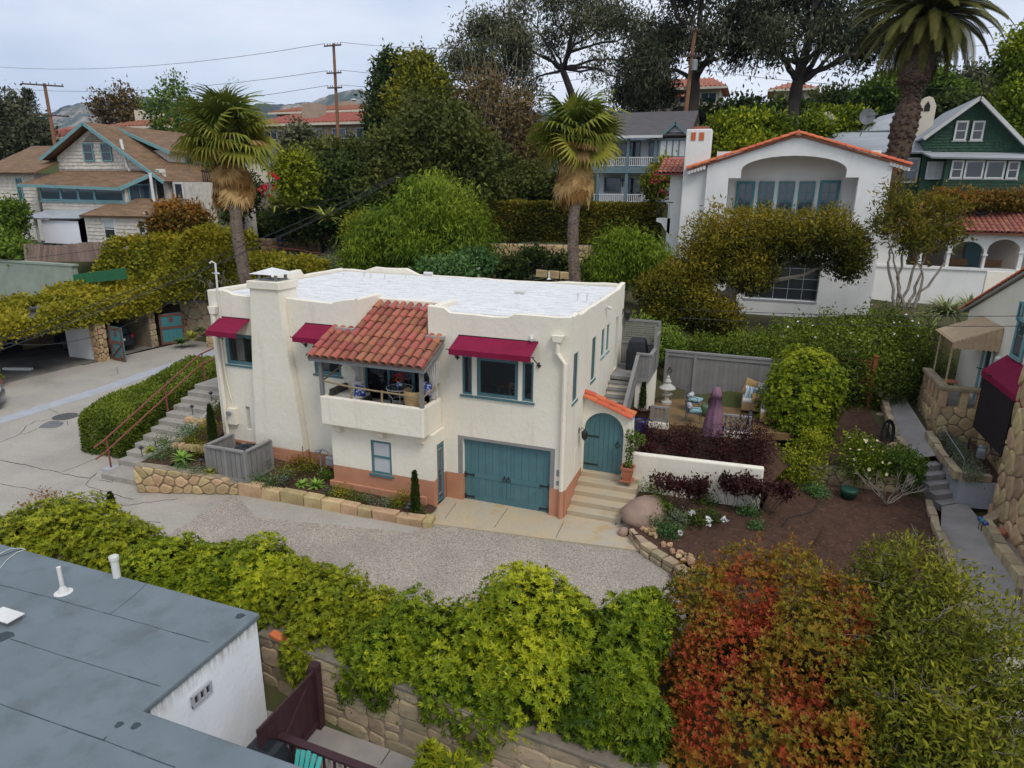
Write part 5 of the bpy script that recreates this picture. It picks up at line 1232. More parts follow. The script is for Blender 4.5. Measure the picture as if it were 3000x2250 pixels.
# outdoor sofa with pillows
sx,sy=5.55,7.6;sf=thing('garden_sofa','wicker corner sofa at the patio fence under loose pillows','sofa',(sx,sy+.8,1.5))
for nm,b,m in(('seat',(4.9,8.4,1.62,6.3,9.3,1.95),WICKER),('seat_cushion',(4.92,8.4,1.952,6.28,9.2,2.08),FABW),('backrest',(4.9,9.3,1.62,6.3,9.5,2.3),WICKER),('side_seat',(5.6,7.2,1.62,6.4,8.38,1.95),WICKER),('side_cushion',(5.6,7.22,1.952,6.4,8.38,2.08),FABW)):
    mb=MB();mb.box(*b);mb.build(nm,m,sf,bevel=.04)
for x,y in((4.95,8.5),(6.25,8.5),(4.95,9.4),(5.65,7.3)):mb=MB();mb.box(x-.03,y-.03,1.5,x+.03,y+.03,1.62);mb.build('leg',IRON,sf)
def pillow(label,c,s,rot,m):
    mb=MB();n=8
    for sgn in(1,-1):
        for i in range(n+1):
            for j in range(n+1):
                u,v=i/n*2-1,j/n*2-1;b=(1-u**4)*(1-v**4);k=1-.08*(1-abs(u))*abs(v)-.08*(1-abs(v))*abs(u);mb.v.append((u*s*k,sgn*(.015+.11*b),v*s*k+s))
    o_=(n+1)**2
    for i in range(n):
        for j in range(n):
            a=i*(n+1)+j;mb.f.append((a,a+n+1,a+n+2,a+1)[::-1]);mb.f.append((o_+a,o_+a+1,o_+a+n+2,o_+a+n+1)[::-1])
    me=mb.mesh('throw_pillow',None,True);o=mesh_obj('throw_pillow',me,m);o.location=c;o.rotation_euler=rot;tag(o,label,'pillow');return o
GOLD=mat('gold_cushion',(.42,.27,.11),(.36,.23,.09),.9,5);BLUS=mat('blue_white_stripe',(.62,.63,.64),(.12,.25,.34),.9,7,p=(.47,.53),stretch=(4,.2,.2))
pillow('large tan pillow standing upright at the corner of the sofa',(5.15,9.2,2.05),.33,(-.25,.3,.1),GOLD);pillow('blue and white striped pillow on the patio sofa',(5.2,8.75,2.05),.25,(-.5,.2,.2),BLUS);pillow('white patterned pillow at the right of the sofa',(5.72,9.1,2.05),.3,(-.2,-.2,-.5),STRIPE);pillow('small tan pillow lying lower on the patio sofa',(5.45,8.3,2.06),.2,(-.9,.1,.2),GOLD);pillow('white pillow nearest the balustrade on the sofa',(5.9,7.9,2.06),.24,(-.3,0,-.9),FABW)
mb=MB();c=PZ(2160,1215,1.95);mb.lathe([(.12,0),(.13,.03),(.11,.05),(.11,.35),(.14,.37),(.03,.5),(.03,.55)],(5.25,7.2,1.5),6);one('candle_lantern',IRON,'black metal candle lantern beside the patio balustrade','lantern',mb)
# folded umbrella
UMB=mat('mauve_canvas',(.25,.135,.19),(.2,.105,.15),.9,4,bump=.1);c=(4.0,5.2,1.25);t=thing('patio_umbrella','folded mauve canvas umbrella standing in the purple shrubs','umbrella',c)
mb=MB();mb.tube([c,(c[0]+.02,c[1],3.35)],.025,8);mb.build('pole',WOODB,t)
mb=MB();n=24;rows=[(3.34,.09),(3.15,.14),(3.0,.17),(2.99,.14),(2.5,.21),(2.0,.27),(1.55,.31)]
for z,rr in rows:
    for j in range(n):a=2*math.pi*j/n;k=rr*(1+(.28*math.cos(8*a)*(z<3.2)));mb.v.append((c[0]+.015+k*math.cos(a),c[1]+k*math.sin(a),z))
for i in range(len(rows)-1):
    for j in range(n):mb.f.append((i*n+j,(i+1)*n+j,(i+1)*n+(j+1)%n,i*n+(j+1)%n))
mb.f.append(tuple(range(n)));mb.build('canopy',UMB,t,True)
# terracotta pot with climbing plant on the steps
c=np.array([1.62,1.72,.86]);t=thing('terracotta_planter','square tapered terracotta planter with saucer on the top gate step','pot',tuple(c))
def sqpot(c,a0,a1,h):
    mb=MB()
    for s,z in((a0,0),(a1,h*.8),(a1*1.12,h*.81),(a1*1.14,h),(a1*.92,h),(a1*.88,h*.9)):mb.v+=[(c[0]+x*s,c[1]+y*s,c[2]+z)for x,y in((-1,-1),(1,-1),(1,1),(-1,1))]
    for i in range(5):
        for k in range(4):mb.f.append((i*4+k,i*4+(k+1)%4,(i+1)*4+(k+1)%4,(i+1)*4+k))
    mb.f.append((3,2,1,0));return mb
sqpot(c+np.array([0,0,.04]),.13,.185,.46).build('body',POTT,t,bevel=.008);mb=MB();mb.box(c[0]-.2,c[1]-.2,c[2]+.002,c[0]+.2,c[1]+.2,c[2]+.038);mb.build('saucer',POTT,t);mb=MB();mb.box(c[0]-.16,c[1]-.16,c[2]+.42,c[0]+.16,c[1]+.16,c[2]+.45);mb.build('soil',SOIL,t)
t=thing('potted_vine','upright leafy vine growing from the terracotta planter by the gate','plant',(c[0],c[1],1.3));P,N=shell([(c[0]+.02,c[1],1.6,.11,.11,.35),(c[0],c[1],2.05,.13,.13,.3),(c[0]+.12,c[1],2.42,.3,.2,.2),(c[0]+.3,c[1],2.3,.2,.15,.18)],700,.6,.2,6,5)
foliage('foliage',L_MID,t,P,N,.085,.55,0,.9,vb=.5,vs=.3,seed=8);mb=MB();limb(mb,(c[0],c[1],1.28),(c[0]+.05,c[1],2.4),.02,.01);mb.build('stem',BARK,t)
# boulder, curved stone wall, cobbles
def rock(name,label,c,s,m,rot=0,seed=1,cat='boulder'):
    q=np.random.default_rng(seed);mb=MB();n,k=14,9
    for i in range(k+1):
        th=math.pi*i/k
        for j in range(n):a=2*math.pi*j/n;mb.v.append((math.sin(th)*math.cos(a),math.sin(th)*math.sin(a),math.cos(th)))
    V=np.array(mb.v);V=V*(1+.16*wob(V,2.2,seed)+.05*wob(V,6,seed+1))[:,None]*np.array(s);cr_,sr_=math.cos(rot),math.sin(rot);V=np.stack([V[:,0]*cr_-V[:,1]*sr_,V[:,0]*sr_+V[:,1]*cr_,V[:,2]],1)+np.array(c);mb.v=[tuple(p)for p in V]
    for i in range(k):
        for j in range(n):mb.f.append((i*n+j,(i+1)*n+j,(i+1)*n+(j+1)%n,i*n+(j+1)%n))
    return one(name,m,label,cat,mb,smooth=True)
p=PZ(1882,1520,.3);rock('boulder','large smooth pinkish boulder beside the front steps',(p[0]+.05,p[1]+.15,.42),(.62,.88,.52),ROCKP,-.35,3)
p=PZ(1826,1562,.1);rock('boulder','small brown rock at the foot of the front steps',(p[0],p[1],.12),(.16,.14,.16),ROCKP,0,6)
p=PZ(2620,1322,.9);rock('boulder','rounded tan boulder near the path steps',(p[0],p[1],.95),(.4,.32,.27),COBBLE,.3,8)
cw=thing('curved_stone_wall','low curved golden stone wall edging the herb bed','stone wall',(2.8,-1,0))
pts=[PZ(x,y,.05)for x,y in((1838,1572),(1853,1590),(1872,1616),(1900,1637),(1935,1660),(1968,1680),(1990,1705))]
q=random.Random(6);SF=0
for a,b in zip(pts[:-1],pts[1:]):
    d=b-a;L=np.linalg.norm(d);u=d/L;nn=np.array([-u[1],u[0],0])*(1 if np.dot([-u[1],u[0]],[1,.6])>0 else-1)
    for lay in range(2):
        k=1 if lay else 1;mb=MB();h0=.16*lay;e=.02
        j=lambda:q.uniform(-.02,.02);w0_=.0+.03*lay;w1_=.32
        P8=[a+u*e+nn*(w0_+j()),b-u*e+nn*(w0_+j()),b-u*e+nn*w1_,a+u*e+nn*w1_]
        mb.add([(p[0],p[1],h0+.004)for p in P8]+[(p[0]+j(),p[1]+j(),h0+.155+j())for p in P8],[(0,3,2,1),(4,5,6,7),(0,1,5,4),(1,2,6,5),(2,3,7,6),(3,0,4,7)]);mb.build('stone',SANDG,cw,bevel=.03)
CM=rock_meshes(COBBLE);cb=thing('cobble_edge','scattered rounded tan cobbles behind the curved wall','cobbles',(2.9,-.6,.3))
for i in range(34):
    t=q.random();k=int(t*(len(pts)-1.001));f=t*(len(pts)-1)-k;p=pts[k]*(1-f)+pts[k+1]*f;o_=q.uniform(.42,.78);s=q.uniform(.05,.12)
    inst(CM[i%7],'cobble',cb,(p[0]+o_*.8,p[1]+o_*.55,.34+q.uniform(-.02,.03)),(q.uniform(0,3),q.uniform(0,3),q.uniform(0,3)),(s*1.2,s,s*.9))
bed('herb_bed',[(1.95,.2,.3),(2.3,-.9,.3),(3.4,-1.8,.28),(6.5,-1.6,.3),(7.6,2.0,.35),(5.8,2.1,.42),(2.0,2.0,.42)])
sheet('garden_soil',SOIL,[(5.75,2.1,.3),(3.5,-2.1,.1),(4.6,-4.8,0),(5.8,-6.5,-.1),(10.4,-6,-.3),(10.78,.4,.06),(10.9,3.6,.1),(10.98,5.3,.15),(10.2,5.3,.3),(7.3,5.05,.36),(6.2,4.4,.45)])
sheet('upper_garden_soil',SOIL,[(7.4,5.3,.85),(10.2,5.5,.8),(10.3,7.4,1.0),(9.9,12.6,1.35),(7.6,12.4,1.35),(6.6,8.4,1.1)])
tw=thing('terrace_wall','rough grey stone terrace edge between the two soil beds','stone wall',(8.6,5.2,.3))
stone_wall(tw,SANDG,MORTD,(7.3,5.22,.15),(.995,.08,0),(0,0,1),(.08,-.995,0),2.9,.72,16,12,1.0,.012,.06,.3)
for i,(x,y,s)in enumerate(((2390,1270,(.5,.3,.1)),(2395,1245,(.42,.28,.12)),(2580,1215,(.55,.35,.1)))):
    p=PZ(x,y,1.15);mb_=RM[i];o=inst(mb_,'stepping_stone',None,(p[0],p[1],1.12));o.scale=s;o.rotation_euler=(0,0,.4*i);o.location=(p[0],p[1],1.15);tag(o,('flat pale slab beside the round bush','second flat slab behind the first by the round bush','long flat sandstone slab beside the path')[i],'stone slab');o.data=o.data.copy();o.data.materials[0]=SANDG
# path on the right with stone kerbs and steps
ph=thing('path_steps','five concrete steps down the narrow garden path','steps',(11.2,6.2,0))
a0,a1=np.array([10.78,7.0]),np.array([11.62,7.6]);dn_=np.array([.42,-1.0]);dn_=dn_/np.linalg.norm(dn_)
for i in range(5):
    b0=a0+dn_*.34*i;b1=a1+dn_*.34*i;c0=b0+dn_*.36;c1=b1+dn_*.36;z=1.0-.19*(i+1)+.0;mb=MB()
    mb.prism([(*c0,-.2),(*c1,-.2),(*b1,-.2),(*b0,-.2)],(0,0,z+.2));mb.build('step',PATHC,ph,bevel=.01)
sheet('upper_path',PATHC,[(*a0,1.0),(*a1,1.0),(11.7,9.0,1.2),(11.55,12.6,1.5),(11.6,15,1.7),(10.7,15,1.7),(10.75,12,1.45),(10.6,9,1.15)])
e0,e1=a0+dn_*1.75,a1+dn_*1.75
sheet('lower_path',PATHC,[(*e0,.03),(*e1,.03),(12.4,4.0,.03),(12.2,.8,.0),(11.9,-6,-.4),(10.6,-6,-.4),(10.9,.4,0),(11.0,3.4,.03)])
def kerb(label,pts,w_=.22,h=.16,m=SANDG,mort=False):
    t=thing('stone_kerb',label,'stone kerb',pts[0]);q=random.Random(len(pts))
    for a,b in zip(pts[:-1],pts[1:]):
        a,b=np.array(a,float),np.array(b,float);L=np.linalg.norm(b-a);k=max(1,int(L/.5))
        for i in range(k):
            p0,p1=a+(b-a)*(i+.03)/k,a+(b-a)*(i+.97)/k;mb=MB();mb.bar(p0+np.array([q.uniform(-.03,.03),0,0]),p1+np.array([q.uniform(-.03,.03),0,0]),w_*q.uniform(.85,1.15),h*2*q.uniform(.85,1.15));mb.build('stone',m,t,bevel=.025)
    return t
kerb('rough stone kerb on the left of the upper garden path',[(10.64,7.0,1.05),(10.48,9,1.2),(10.55,12,1.5),(10.5,14.5,1.7)])
kerb('stone kerb on the left of the lower garden path',[(11.05,5.3,.1),(10.85,3.4,.1),(10.75,.4,.05),(10.45,-5,-.3)])
kerb('stone kerb right of the steps around the lavender planter',[(11.66,9.2,1.3),(11.72,7.6,1.12),(11.9,5.95,.95),(12.9,6.1,.95)],.24,.14)
mb=MB();mb.prism([(11.75,7.55,-.1),(11.98,5.82,-.1),(13.3,6.0,-.1),(13.3,9.6,-.1),(11.75,9.4,-.1)],(0,0,.92));one('lavender_planter',CONCB,'grey concrete retaining planter holding lavender beside the path steps','planter',mb)
sheet('lavender_soil',SOIL,[(11.85,7.6,.86),(12.05,6.0,.84),(13.3,6.1,.84),(13.3,9.6,1.0),(11.8,9.4,1.0)])
kerb('curved stone edge of the bed below the stone house wall',[(12.9,4.9,.15),(12.35,4.2,.12),(12.3,2.6,.12),(12.35,.8,.1),(12.0,-.6,.05),(12.9,-1.2,.05)],.3,.2)
sheet('stone_house_bed',mat('pale_gravel',(.3,.26,.22),(.22,.19,.16),.95,20,bump=.5),[(12.4,4.2,.06),(13,4.9,.06),(13.6,4.9,.06),(13.6,-1.5,.02),(12.4,-.8,.02)])
mb=MB();mb.tube([(11.95,8.9,.95),(11.95,8.9,1.75),(12.1,6.7,1.45),(12.1,6.3,1.4),(12.1,6.25,.85)],.018,6);one('pipe_handrail',METALG,'thin grey pipe handrail beside the lavender planter','handrail',mb)
gm2=thing('gas_meter','grey gas meter with black pipes beside the stone house wall','gas meter',(13,7.6,.9))
mb=MB();mb.box(12.75,7.3,1.15,13.0,7.55,1.5);mb.box(12.85,7.6,1.2,13.1,7.85,1.55);mb.split('meter_body',METALG,gm2,bevel=.05);mb=MB();mb.tube([(12.6,7.9,1.0),(12.6,7.9,1.75),(13.1,7.6,1.75),(13.1,7.2,1.45),(13.3,7.0,1.45),(13.3,7.0,1.75)],.03,6);mb.build('pipe',IRON,gm2)
# hose coil
mb=MB();c=PZ(2600,1265,1.35)
for k in range(7):
    R_=.30+.02*k;mb.tube([(c[0]+R_*.55*math.cos(t_*.5236),c[1]+.1*math.sin(t_*.5236)-.02*k,c[2]-.02+R_*1.25*math.sin(t_*.5236))for t_ in range(13)],.014,5)
mb.tube([(c[0],c[1],.95),(c[0],c[1],1.75)],.025,6);one('garden_hose',DARKP,'coiled dark garden hose hanging on a stake by the path','hose',mb)
mb=MB();P_=[PZ(x,y,.36)for x,y in((2290,1545),(2310,1520),(2350,1510),(2385,1500),(2400,1470))];mb.tube([(p[0],p[1],.40)for p in P_],.015,5);one('irrigation_hose',DARKP,'thin black irrigation hose lying across the soil','hose',mb)
# lattice trellis
TRW=mat('redwood_lattice',(.30,.085,.03),(.22,.06,.022),.8,4,bump=.1);tr=thing('trellis','red brown lattice trellis carrying a climbing rose','trellis',(9,12.1,1.2))
for x in(7.4,9.98):mb=MB();mb.box(x-.07,12.03,1.0,x+.07,12.17,3.45);mb.build('post',TRW,tr);mb=MB();mb.box(x-.1,12.0,3.45,x+.1,12.2,3.5);mb.build('post_cap',TRW,tr)
for i in range(17):mb=MB();mb.box(7.48+.145*i,12.09,1.75,7.53+.145*i,12.105,3.35);mb.build('lattice_slat',TRW,tr)
for i in range(11):mb=MB();mb.box(7.47,12.075,1.78+.145*i,9.91,12.089,1.83+.145*i);mb.build('lattice_slat',TRW,tr)
# ---------------------------------------------------------------- stone and stucco house at the right edge
rh=thing('stone_base_house','white stucco house on a rubble stone base at the right edge','house',(16,8,0));XW=13.5;FW=Face('-X',XW)
rk=lambda y:5.3+(14.6-y)*.375
mb=MB();FW.poly(mb,[(14.2,2.05),(2.0,2.05),(2.0,rk(2.0)-.1),(14.2,rk(14.2)-.1)],0,-.3);mb.build('upper_wall',STUCCO,rh);mb=MB();mb.box(13.8,14.0,0,22,14.2,7);mb.build('far_wall',STUCCO,rh)
mb=MB();FW.poly(mb,[(14.9,rk(14.9)-.05),(2,rk(2)-.05),(2,rk(2)+.05),(14.9,rk(14.9)+.05)],.12,-.5);rb=mb.build('rake',MORTARG,rh)
dr=Vector((0,-1,.375)).normalized()
for i in range(26):
    y=15.05-i*.40;inst(TM2,'coping_tile',rb,(XW-.02,y,rk(y)+.07),frame_mat(Vector((-1,0,0)).cross(Vector((0,0,1))).cross(dr).normalized()if 0 else dr.cross(Vector((0,.375,1)).normalized()),dr,Vector((0,.375,1)).normalized()),(.34,.46,.34))
stone_wall(rh,SAND,MORT,(XW,13.0,-.1),(0,-1,0),(0,0,1),(-1,0,0),7.5,2.15,60,14,.9,.015,.06,.3)
stone_wall(rh,SAND,MORT,(12.85,5.4,-.3),(0,-1,0),(0,0,1),(-1,0,0),8.5,5.4,110,15,.9,.018,.07,.3)
stone_wall(rh,SAND,MORT,(13.5,5.42,-.3),(-1,0,0),(0,0,1),(0,1,0),.62,5.4,12,17,.9,.018,.05,.3)
r=FW.rect(2869,1125,2912,1018);mb=MB();FW.box(mb,11.5,10.95,.0,.03,2.2,4.55);mb.build('door_frame',TEALOLD,rh);window(rh,FW,(10.2,2.2,10.94,4.5),PIPEW,GLASSB,fw=.08,inset=-.04,ny=2,name='door')
window(rh,FW,(7.6,4.6,8.55,6.0),TEALOLD,GLASSB,fw=.12,inset=-.04);window(rh,FW,(8.4,5.85,8.7,6.5),TEALOLD,GLASSB,fw=.05,inset=-.04)
# porch with stone balustrade
stone_wall(rh,SAND,MORT,(12.0,13.0,.2),(0,-1,0),(0,0,1),(-1,0,0),3.1,2.05,30,18,.9,.015,.06,.3,name='porch_stone')
stone_wall(rh,SAND,MORT,(12.0,9.92,.2),(1,0,0),(0,0,1),(0,-1,0),1.5,2.05,17,19,.9,.015,.06,.3,name='porch_stone')
mb=MB();mb.box(12.05,9.95,2.1,13.5,13.0,2.2);mb.build('porch_floor',PATHC,rh)
for x,y in((12.08,9.98),(12.75,9.98),(13.3,9.98),(12.08,10.6),(12.08,11.2),(12.08,11.8),(12.08,12.6)):
    mb=MB();mb.box(x-.13,y-.13,2.2,x+.13,y+.13,2.86);mb.build('baluster',SAND,rh,bevel=.03)
for b in((11.9,9.8,2.862,13.5,10.15,3.02),(11.9,10.152,2.862,12.24,12.9,3.02)):mb=MB();mb.box(*b);mb.build('balustrade_cap',SANDG,rh,bevel=.03)
TANM=mat('tan_metal',(.50,.36,.22),(.44,.31,.19),.6,3,dirt=(.36,.24,.15),dscale=4)
aw=MB();aw=thing
mb=MB();n=11
for i in range(n):
    y=9.85+2.6*i/n;y2=9.85+2.6*(i+.9)/n;mb.prism([(13.48,y,5.35),(12.05,y,4.72),(12.05,y2,4.72),(13.48,y2,5.35)],(0,0,.035))
mb.prism([(13.49,9.8,5.34),(12.0,9.8,4.70),(12.0,12.5,4.70),(13.49,12.5,5.34)],(0,0,.012));aw=mb.build('porch_awning',TANM,rh)
for i in range(9):
    x=12.02+i*.163;zt=4.70+(x+.08-12)*.43;mb=MB();mb.prism([(x,9.80,4.52),(x+.08,9.80,4.47),(x+.158,9.80,4.52),(x+.158,9.80,zt),(x,9.80,zt-.03)],(0,.015,0));mb.build('awning_side',TANM,aw)
for y in(10.05,11.9):
    mb=MB()
    for s in(-.07,.07):mb.bar((12.08,y+s,3.02),(12.08,y+s,4.72),.025)
    for k in range(9):z=3.08+k*.18;mb.tube([(12.08,y-.06,z),(12.08,y+.06,z+.09),(12.08,y-.06,z+.18)],.012,5)
    mb.build('iron_post',TANM,aw)
# maroon awning and dark screen
mb=MB();mb.prism([(13.49,9.0,4.55),(12.85,9.0,3.95),(12.85,4.6,3.95),(13.49,4.6,4.55)][::-1],(0,0,.015));mb.box(12.84,4.6,3.75,12.855,9.0,3.95);aw2=mb.build('awning',MAROON,rh)
mb=MB();mb.box(12.9,5.8,1.85,12.93,8.9,3.9);mb.build('shade_screen',mat('dark_screen',(.012,.007,.009),(.016,.009,.011),.7,4),aw2)
for y in(9.06,8.0):mb=MB();mb.tube([(13.4,y,3.9),(12.7,y,4.0)],.02,5);mb.bar((12.72,y-.1,4.0),(12.72,y+.1,4.0),.03);mb.build('awning_arm',IRON,aw2)
mb=MB();mb.lathe([(.1,-.1),(.12,0),(.06,.08)],(13.38,9.35,4.35),8);mb.build('floodlight',PIPEW,rh)
# small things by the stone wall
for nm,lb,x,y,m,k in(('gazing_ball','small glass garden balls in blue and teal by the stone wall',2880,1530,POTBL,3),):
    t=thing('garden_stake',lb,'ornament',tuple(PZ(x,y,.3)))
    for i in range(k):c=PZ(x+8*i-8,y+7*i-10,.35);mb=MB();mb.lathe([(.001,-.09),(.06,-.06),(.09,0),(.06,.06),(.001,.09)],(c[0],c[1],.35),10,False);mb.build('glass_ball',m if i!=1 else TEAL2,t,True);mb=MB();mb.tube([(c[0],c[1],.02),(c[0],c[1],.3)],.01,4);mb.build('stake',IRON,t)
c=PZ(2925,1570,.08);mb=MB();mb.lathe([(.14,0),(.2,.12),(.17,.22),(.12,.2)],(c[0],c[1],.07),12);one('flower_pot',POTT,'small terracotta pot with red stake beside the stone wall','pot',mb,smooth=True)
c=PZ(2992,1690,.05);mb=MB();mb.lathe([(.15,0),(.26,.14),(.3,.22),(.26,.22),(.2,.16)],(c[0]+.05,c[1],.04),16);one('flower_pot',POTT,'wide terracotta bowl at the right edge below the stone wall','pot',mb,smooth=True)
c=PZ(2485,1455,.36);mb=MB();mb.lathe([(.22,0),(.27,.2),(.29,.28),(.2,.3)],(c[0],c[1],.36),14);one('plastic_pot',mat('green_plastic',(.01,.055,.035),rough=.5),'dark green plastic pot lying in the lower garden','pot',mb,smooth=True)
# white flower pots and porch cushion
mb=MB();mb.box(12.2,10.4,3.022,12.6,10.9,3.07);one('clay_tray',POTT,'red clay tray resting on the porch balustrade','tray',mb,bevel=.01)

# ================================================================== houses on the hill
def Zp(ox,oy,s=.3617):
    return lambda x,y:(ox+x*s,oy+y*s)
Z1=Zp(0,200);Z2=Zp(700,200);Z3=Zp(1400,0);Z4=Zp(2200,0);Z5=Zp(1900,330);Z6=Zp(2200,500)
def rc(F,zf,x0,y0,x1,y1):return F.rect(*zf(x0,y0),*zf(x1,y1))
def slab(parent,name,m,pts,t=.12,up=(0,0,1)):
    """a plate over four points (upper face), thickness t"""
    P=[np.array(p,float)for p in pts];n=np.cross(P[1]-P[0],P[3]-P[0]);n/=np.linalg.norm(n)
    if n[2]<0:P=P[::-1];n=-n
    mb=MB();mb.prism([p-n*t for p in P],n*t);return mb.build(name,m,parent)
def gable_roof(parent,m,F,pk,el,er,depth,over=.5,t=.14,name='roof',trim=None,tm=None,side=.0):
    """pk, el, er: (u,z) of peak and both eave ends on facade F; runs back by depth"""
    res=[]
    for e in(el,er):
        pts=[F.p(pk[0],over,pk[1]),F.p(e[0],over,e[1]),F.p(e[0],-depth,e[1]),F.p(pk[0],-depth,pk[1])];res.append(slab(parent,name,m,pts,t))
        if tm:
            mb=MB();a=np.array(F.p(pk[0],over+.02,pk[1]-.12));b=np.array(F.p(e[0],over+.02,e[1]-.12));mb.bar(a,b,.06,.24,(0,0,1));mb.build('barge_board',tm,parent)
    return res
def shingles(parent,F,m,poly,cw=.2,chh=.25,holes=(),seed=1,limit=300,w0=.004,name='shingle'):
    """courses of shingles clipped to a (u,z) polygon; the first ones are parts, the rest one mesh"""
    q=random.Random(seed);us=[p[0]for p in poly];zs=[p[1]for p in poly]
    def inside(u,z):
        c=False
        for i in range(len(poly)):
            a,b=poly[i],poly[(i+1)%len(poly)]
            if(a[1]>z)!=(b[1]>z)and u<(b[0]-a[0])*(z-a[1])/(b[1]-a[1])+a[0]:c=not c
        return c and not any(h[0]-.02<u<h[2]+.02 and h[1]-.02<z<h[3]+.02 for h in holes)
    items=[];z=max(zs)-chh
    while z>min(zs)-.02:
        u=min(us)+q.uniform(0,cw)
        while u<max(us):
            w_=cw*q.uniform(.6,1.4)
            if inside(u+w_/2,z+chh*.5):items.append((u,z+q.uniform(-.015,.015),w_-.012))
            u+=w_
        z-=chh
    def geo(mb,u,z,w_,org=(0,0,0)):
        t=w0+q.uniform(.03,.055);P=lambda a,b,c:np.array(F.p(a,b,c))-np.array(org)
        mb.add([P(u,t,z),P(u+w_,t,z),P(u+w_,w0,z+chh*1.05),P(u,w0,z+chh*1.05),P(u,w0-.003,z),P(u+w_,w0-.003,z)],[(0,1,2,3),(4,5,1,0),(4,0,3),(1,5,2)])
    tm=[]
    for k in range(8):
        mb=MB();w_=cw*(.62+.1*k);geo(mb,0,0,w_-.012,F.p(0,0,0));me=mb.mesh(name);me.materials.append(m);tm.append((w_-.012,me))
    for u,z,w_ in items[:limit]:
        w2,me=min(tm,key=lambda a:abs(a[0]-w_));inst(me,name,parent,F.p(u,0,z))
    if len(items)>limit:
        mb=MB()
        for it in items[limit:]:geo(mb,*it)
        o=mb.build('shingle_courses',m,parent);o['kind']='stuff'
    return len(items)
SHW=mat('white_shingle',(.68,.62,.54),(.56,.51,.44),.9,2.5,rand=.12,bump=.2,bscale=12,dirt=(.30,.26,.215),dscale=1.6,dp=(.55,.8),dstretch=(2,2,.5))
SHG=mat('green_shingle',(.04,.095,.058),(.03,.07,.045),.85,2,rand=.18,bump=.2,bscale=12,dirt=(.07,.085,.055),dscale=2,dp=(.6,.8))
RFB=mat('brown_shingle_roof',(.24,.14,.075),(.115,.07,.04),.95,2.2,p=(.3,.7),bump=.7,bscale=5,stretch=(.5,.5,4),dirt=(.10,.07,.045),dscale=2.2,dp=(.55,.75),dstretch=(.5,.5,3),fine=.2)
RFGR=mat('grey_shingle_roof',(.36,.38,.40),(.30,.315,.335),.9,2,bump=.25,bscale=10,stretch=(.3,.3,4))
RFDK=mat('dark_shingle_roof',(.105,.095,.095),(.075,.068,.07),.9,3,bump=.3,bscale=12,stretch=(.5,.5,4))
TRIMB=mat('blue_grey_trim',(.145,.215,.235),(.12,.18,.2),.6,3);TRIMW=mat('white_trim',(.66,.66,.64),(.58,.58,.56),.7,4,dirt=(.4,.38,.35),dscale=5,dp=(.6,.8))
TAN=mat('tan_stucco',(.42,.33,.245),(.36,.285,.21),.9,1,bump=.1);CREAMF=mat('cream_far',(.66,.60,.48),(.58,.52,.41),.9,1)
# ---------------------------------------------------------------- white shingled house, left
lh=thing('shingled_house','old white shingled gabled house with teal trim on the left bank','house',(-43,22,5.5))
G=Face('-Y',20.6);S=Face('-Y',18.2);K=Face('-Y',16.4);Wg=Face('-Y',19.2)
pk=G.pix(*Z1(737,470));el=G.pix(*Z1(425,735));er=G.pix(*Z1(1380,915));mb=MB();zb=6.0
wl=G.pix(*Z1(475,800))[0]
gp=[(wl,zb),(er[0]-.3,zb),(er[0]-.3,er[1]),(pk[0],pk[1]-.1),(wl,el[1]+(pk[1]-el[1])*(wl-el[0])/(pk[0]-el[0])-.1)]
mb=MB();G.poly(mb,gp,0,-9);mb.build('main_wall',SHW,lh)
gable_roof(lh,RFB,G,G.pix(*Z1(737,440)),G.pix(*Z1(392,735)),G.pix(*Z1(1390,915)),9,.7,tm=TEALOLD)
gw=[rc(G,Z1,672,607,775,755),rc(G,Z1,817,607,922,755)]
for r in gw:window(lh,G,r,TEALOLD,GLASS,fw=.1,inset=-.06,rail=(r[1]+r[3])/2)
zgb=G.pix(*Z1(700,822))[1]
shingles(lh,G,SHW,[(wl,zgb),(er[0]-.4,zgb),(er[0]-.4,er[1]+.3),(pk[0]+.1,pk[1]-.45),(pk[0]-.1,pk[1]-.45),(wl,gp[4][1]-.15)],.19,.26,gw,3)
mb=MB()
for i in range(5):z=pk[1]-.6-.13*i;hw=.28+.16*i;G.box(mb,pk[0]-hw,pk[0]+hw,.03,.06,z,z+.08)
mb.build('louvre',BARKG,lh)
# sunroom
sr=rc(S,Z1,325,955,1010,1085);sb=S.pix(*Z1(330,1165))[1];st_=S.pix(*Z1(600,945))[1];ri=S.pix(*Z1(1012,1000))[0];li=S.pix(*Z1(325,1000))[0]
mb=MB();S.box(mb,li,ri,-2.4,0,6.0,st_-.1);mb.build('sunroom',SHW,lh)
shingles(lh,S,SHW,[(li,sb),(ri,sb),(ri,sr[1]-.1),(li,sr[1]-.1)],.19,.25,(),4,0)
n=4;ed=[li+.1,li+(ri-li)*.26,li+(ri-li)*.47,li+(ri-li)*.66,ri-.08]
for a,b in zip(ed[:-1],ed[1:]):window(lh,S,(a,sr[1]+.02,b,sr[3]-.02),TEALOLD,GLASSB,fw=.1,inset=-.05)
mb=MB();S.box(mb,li-.05,ri+.1,.0,.12,sr[1]-.1,sr[1]);mb.build('sill',TEALOLD,lh)
SE=Face('+X',ri);window(lh,SE,(18.4,sr[1]+.02,20.3,sr[3]+.25),TEALOLD,GLASSB,fw=.1,inset=-.05,nx=2)
a=S.pix(*Z1(195,937));b=S.pix(*Z1(985,962));tz=G.pix(*Z1(800,828))[1]
slab(lh,'sunroom_roof',RFB,[S.p(a[0],.5,a[1]),S.p(b[0]+.3,.5,b[1]-.05),S.p(b[0]+1.1,-2.35,tz),S.p(a[0]+1.2,-2.35,tz)],.12)
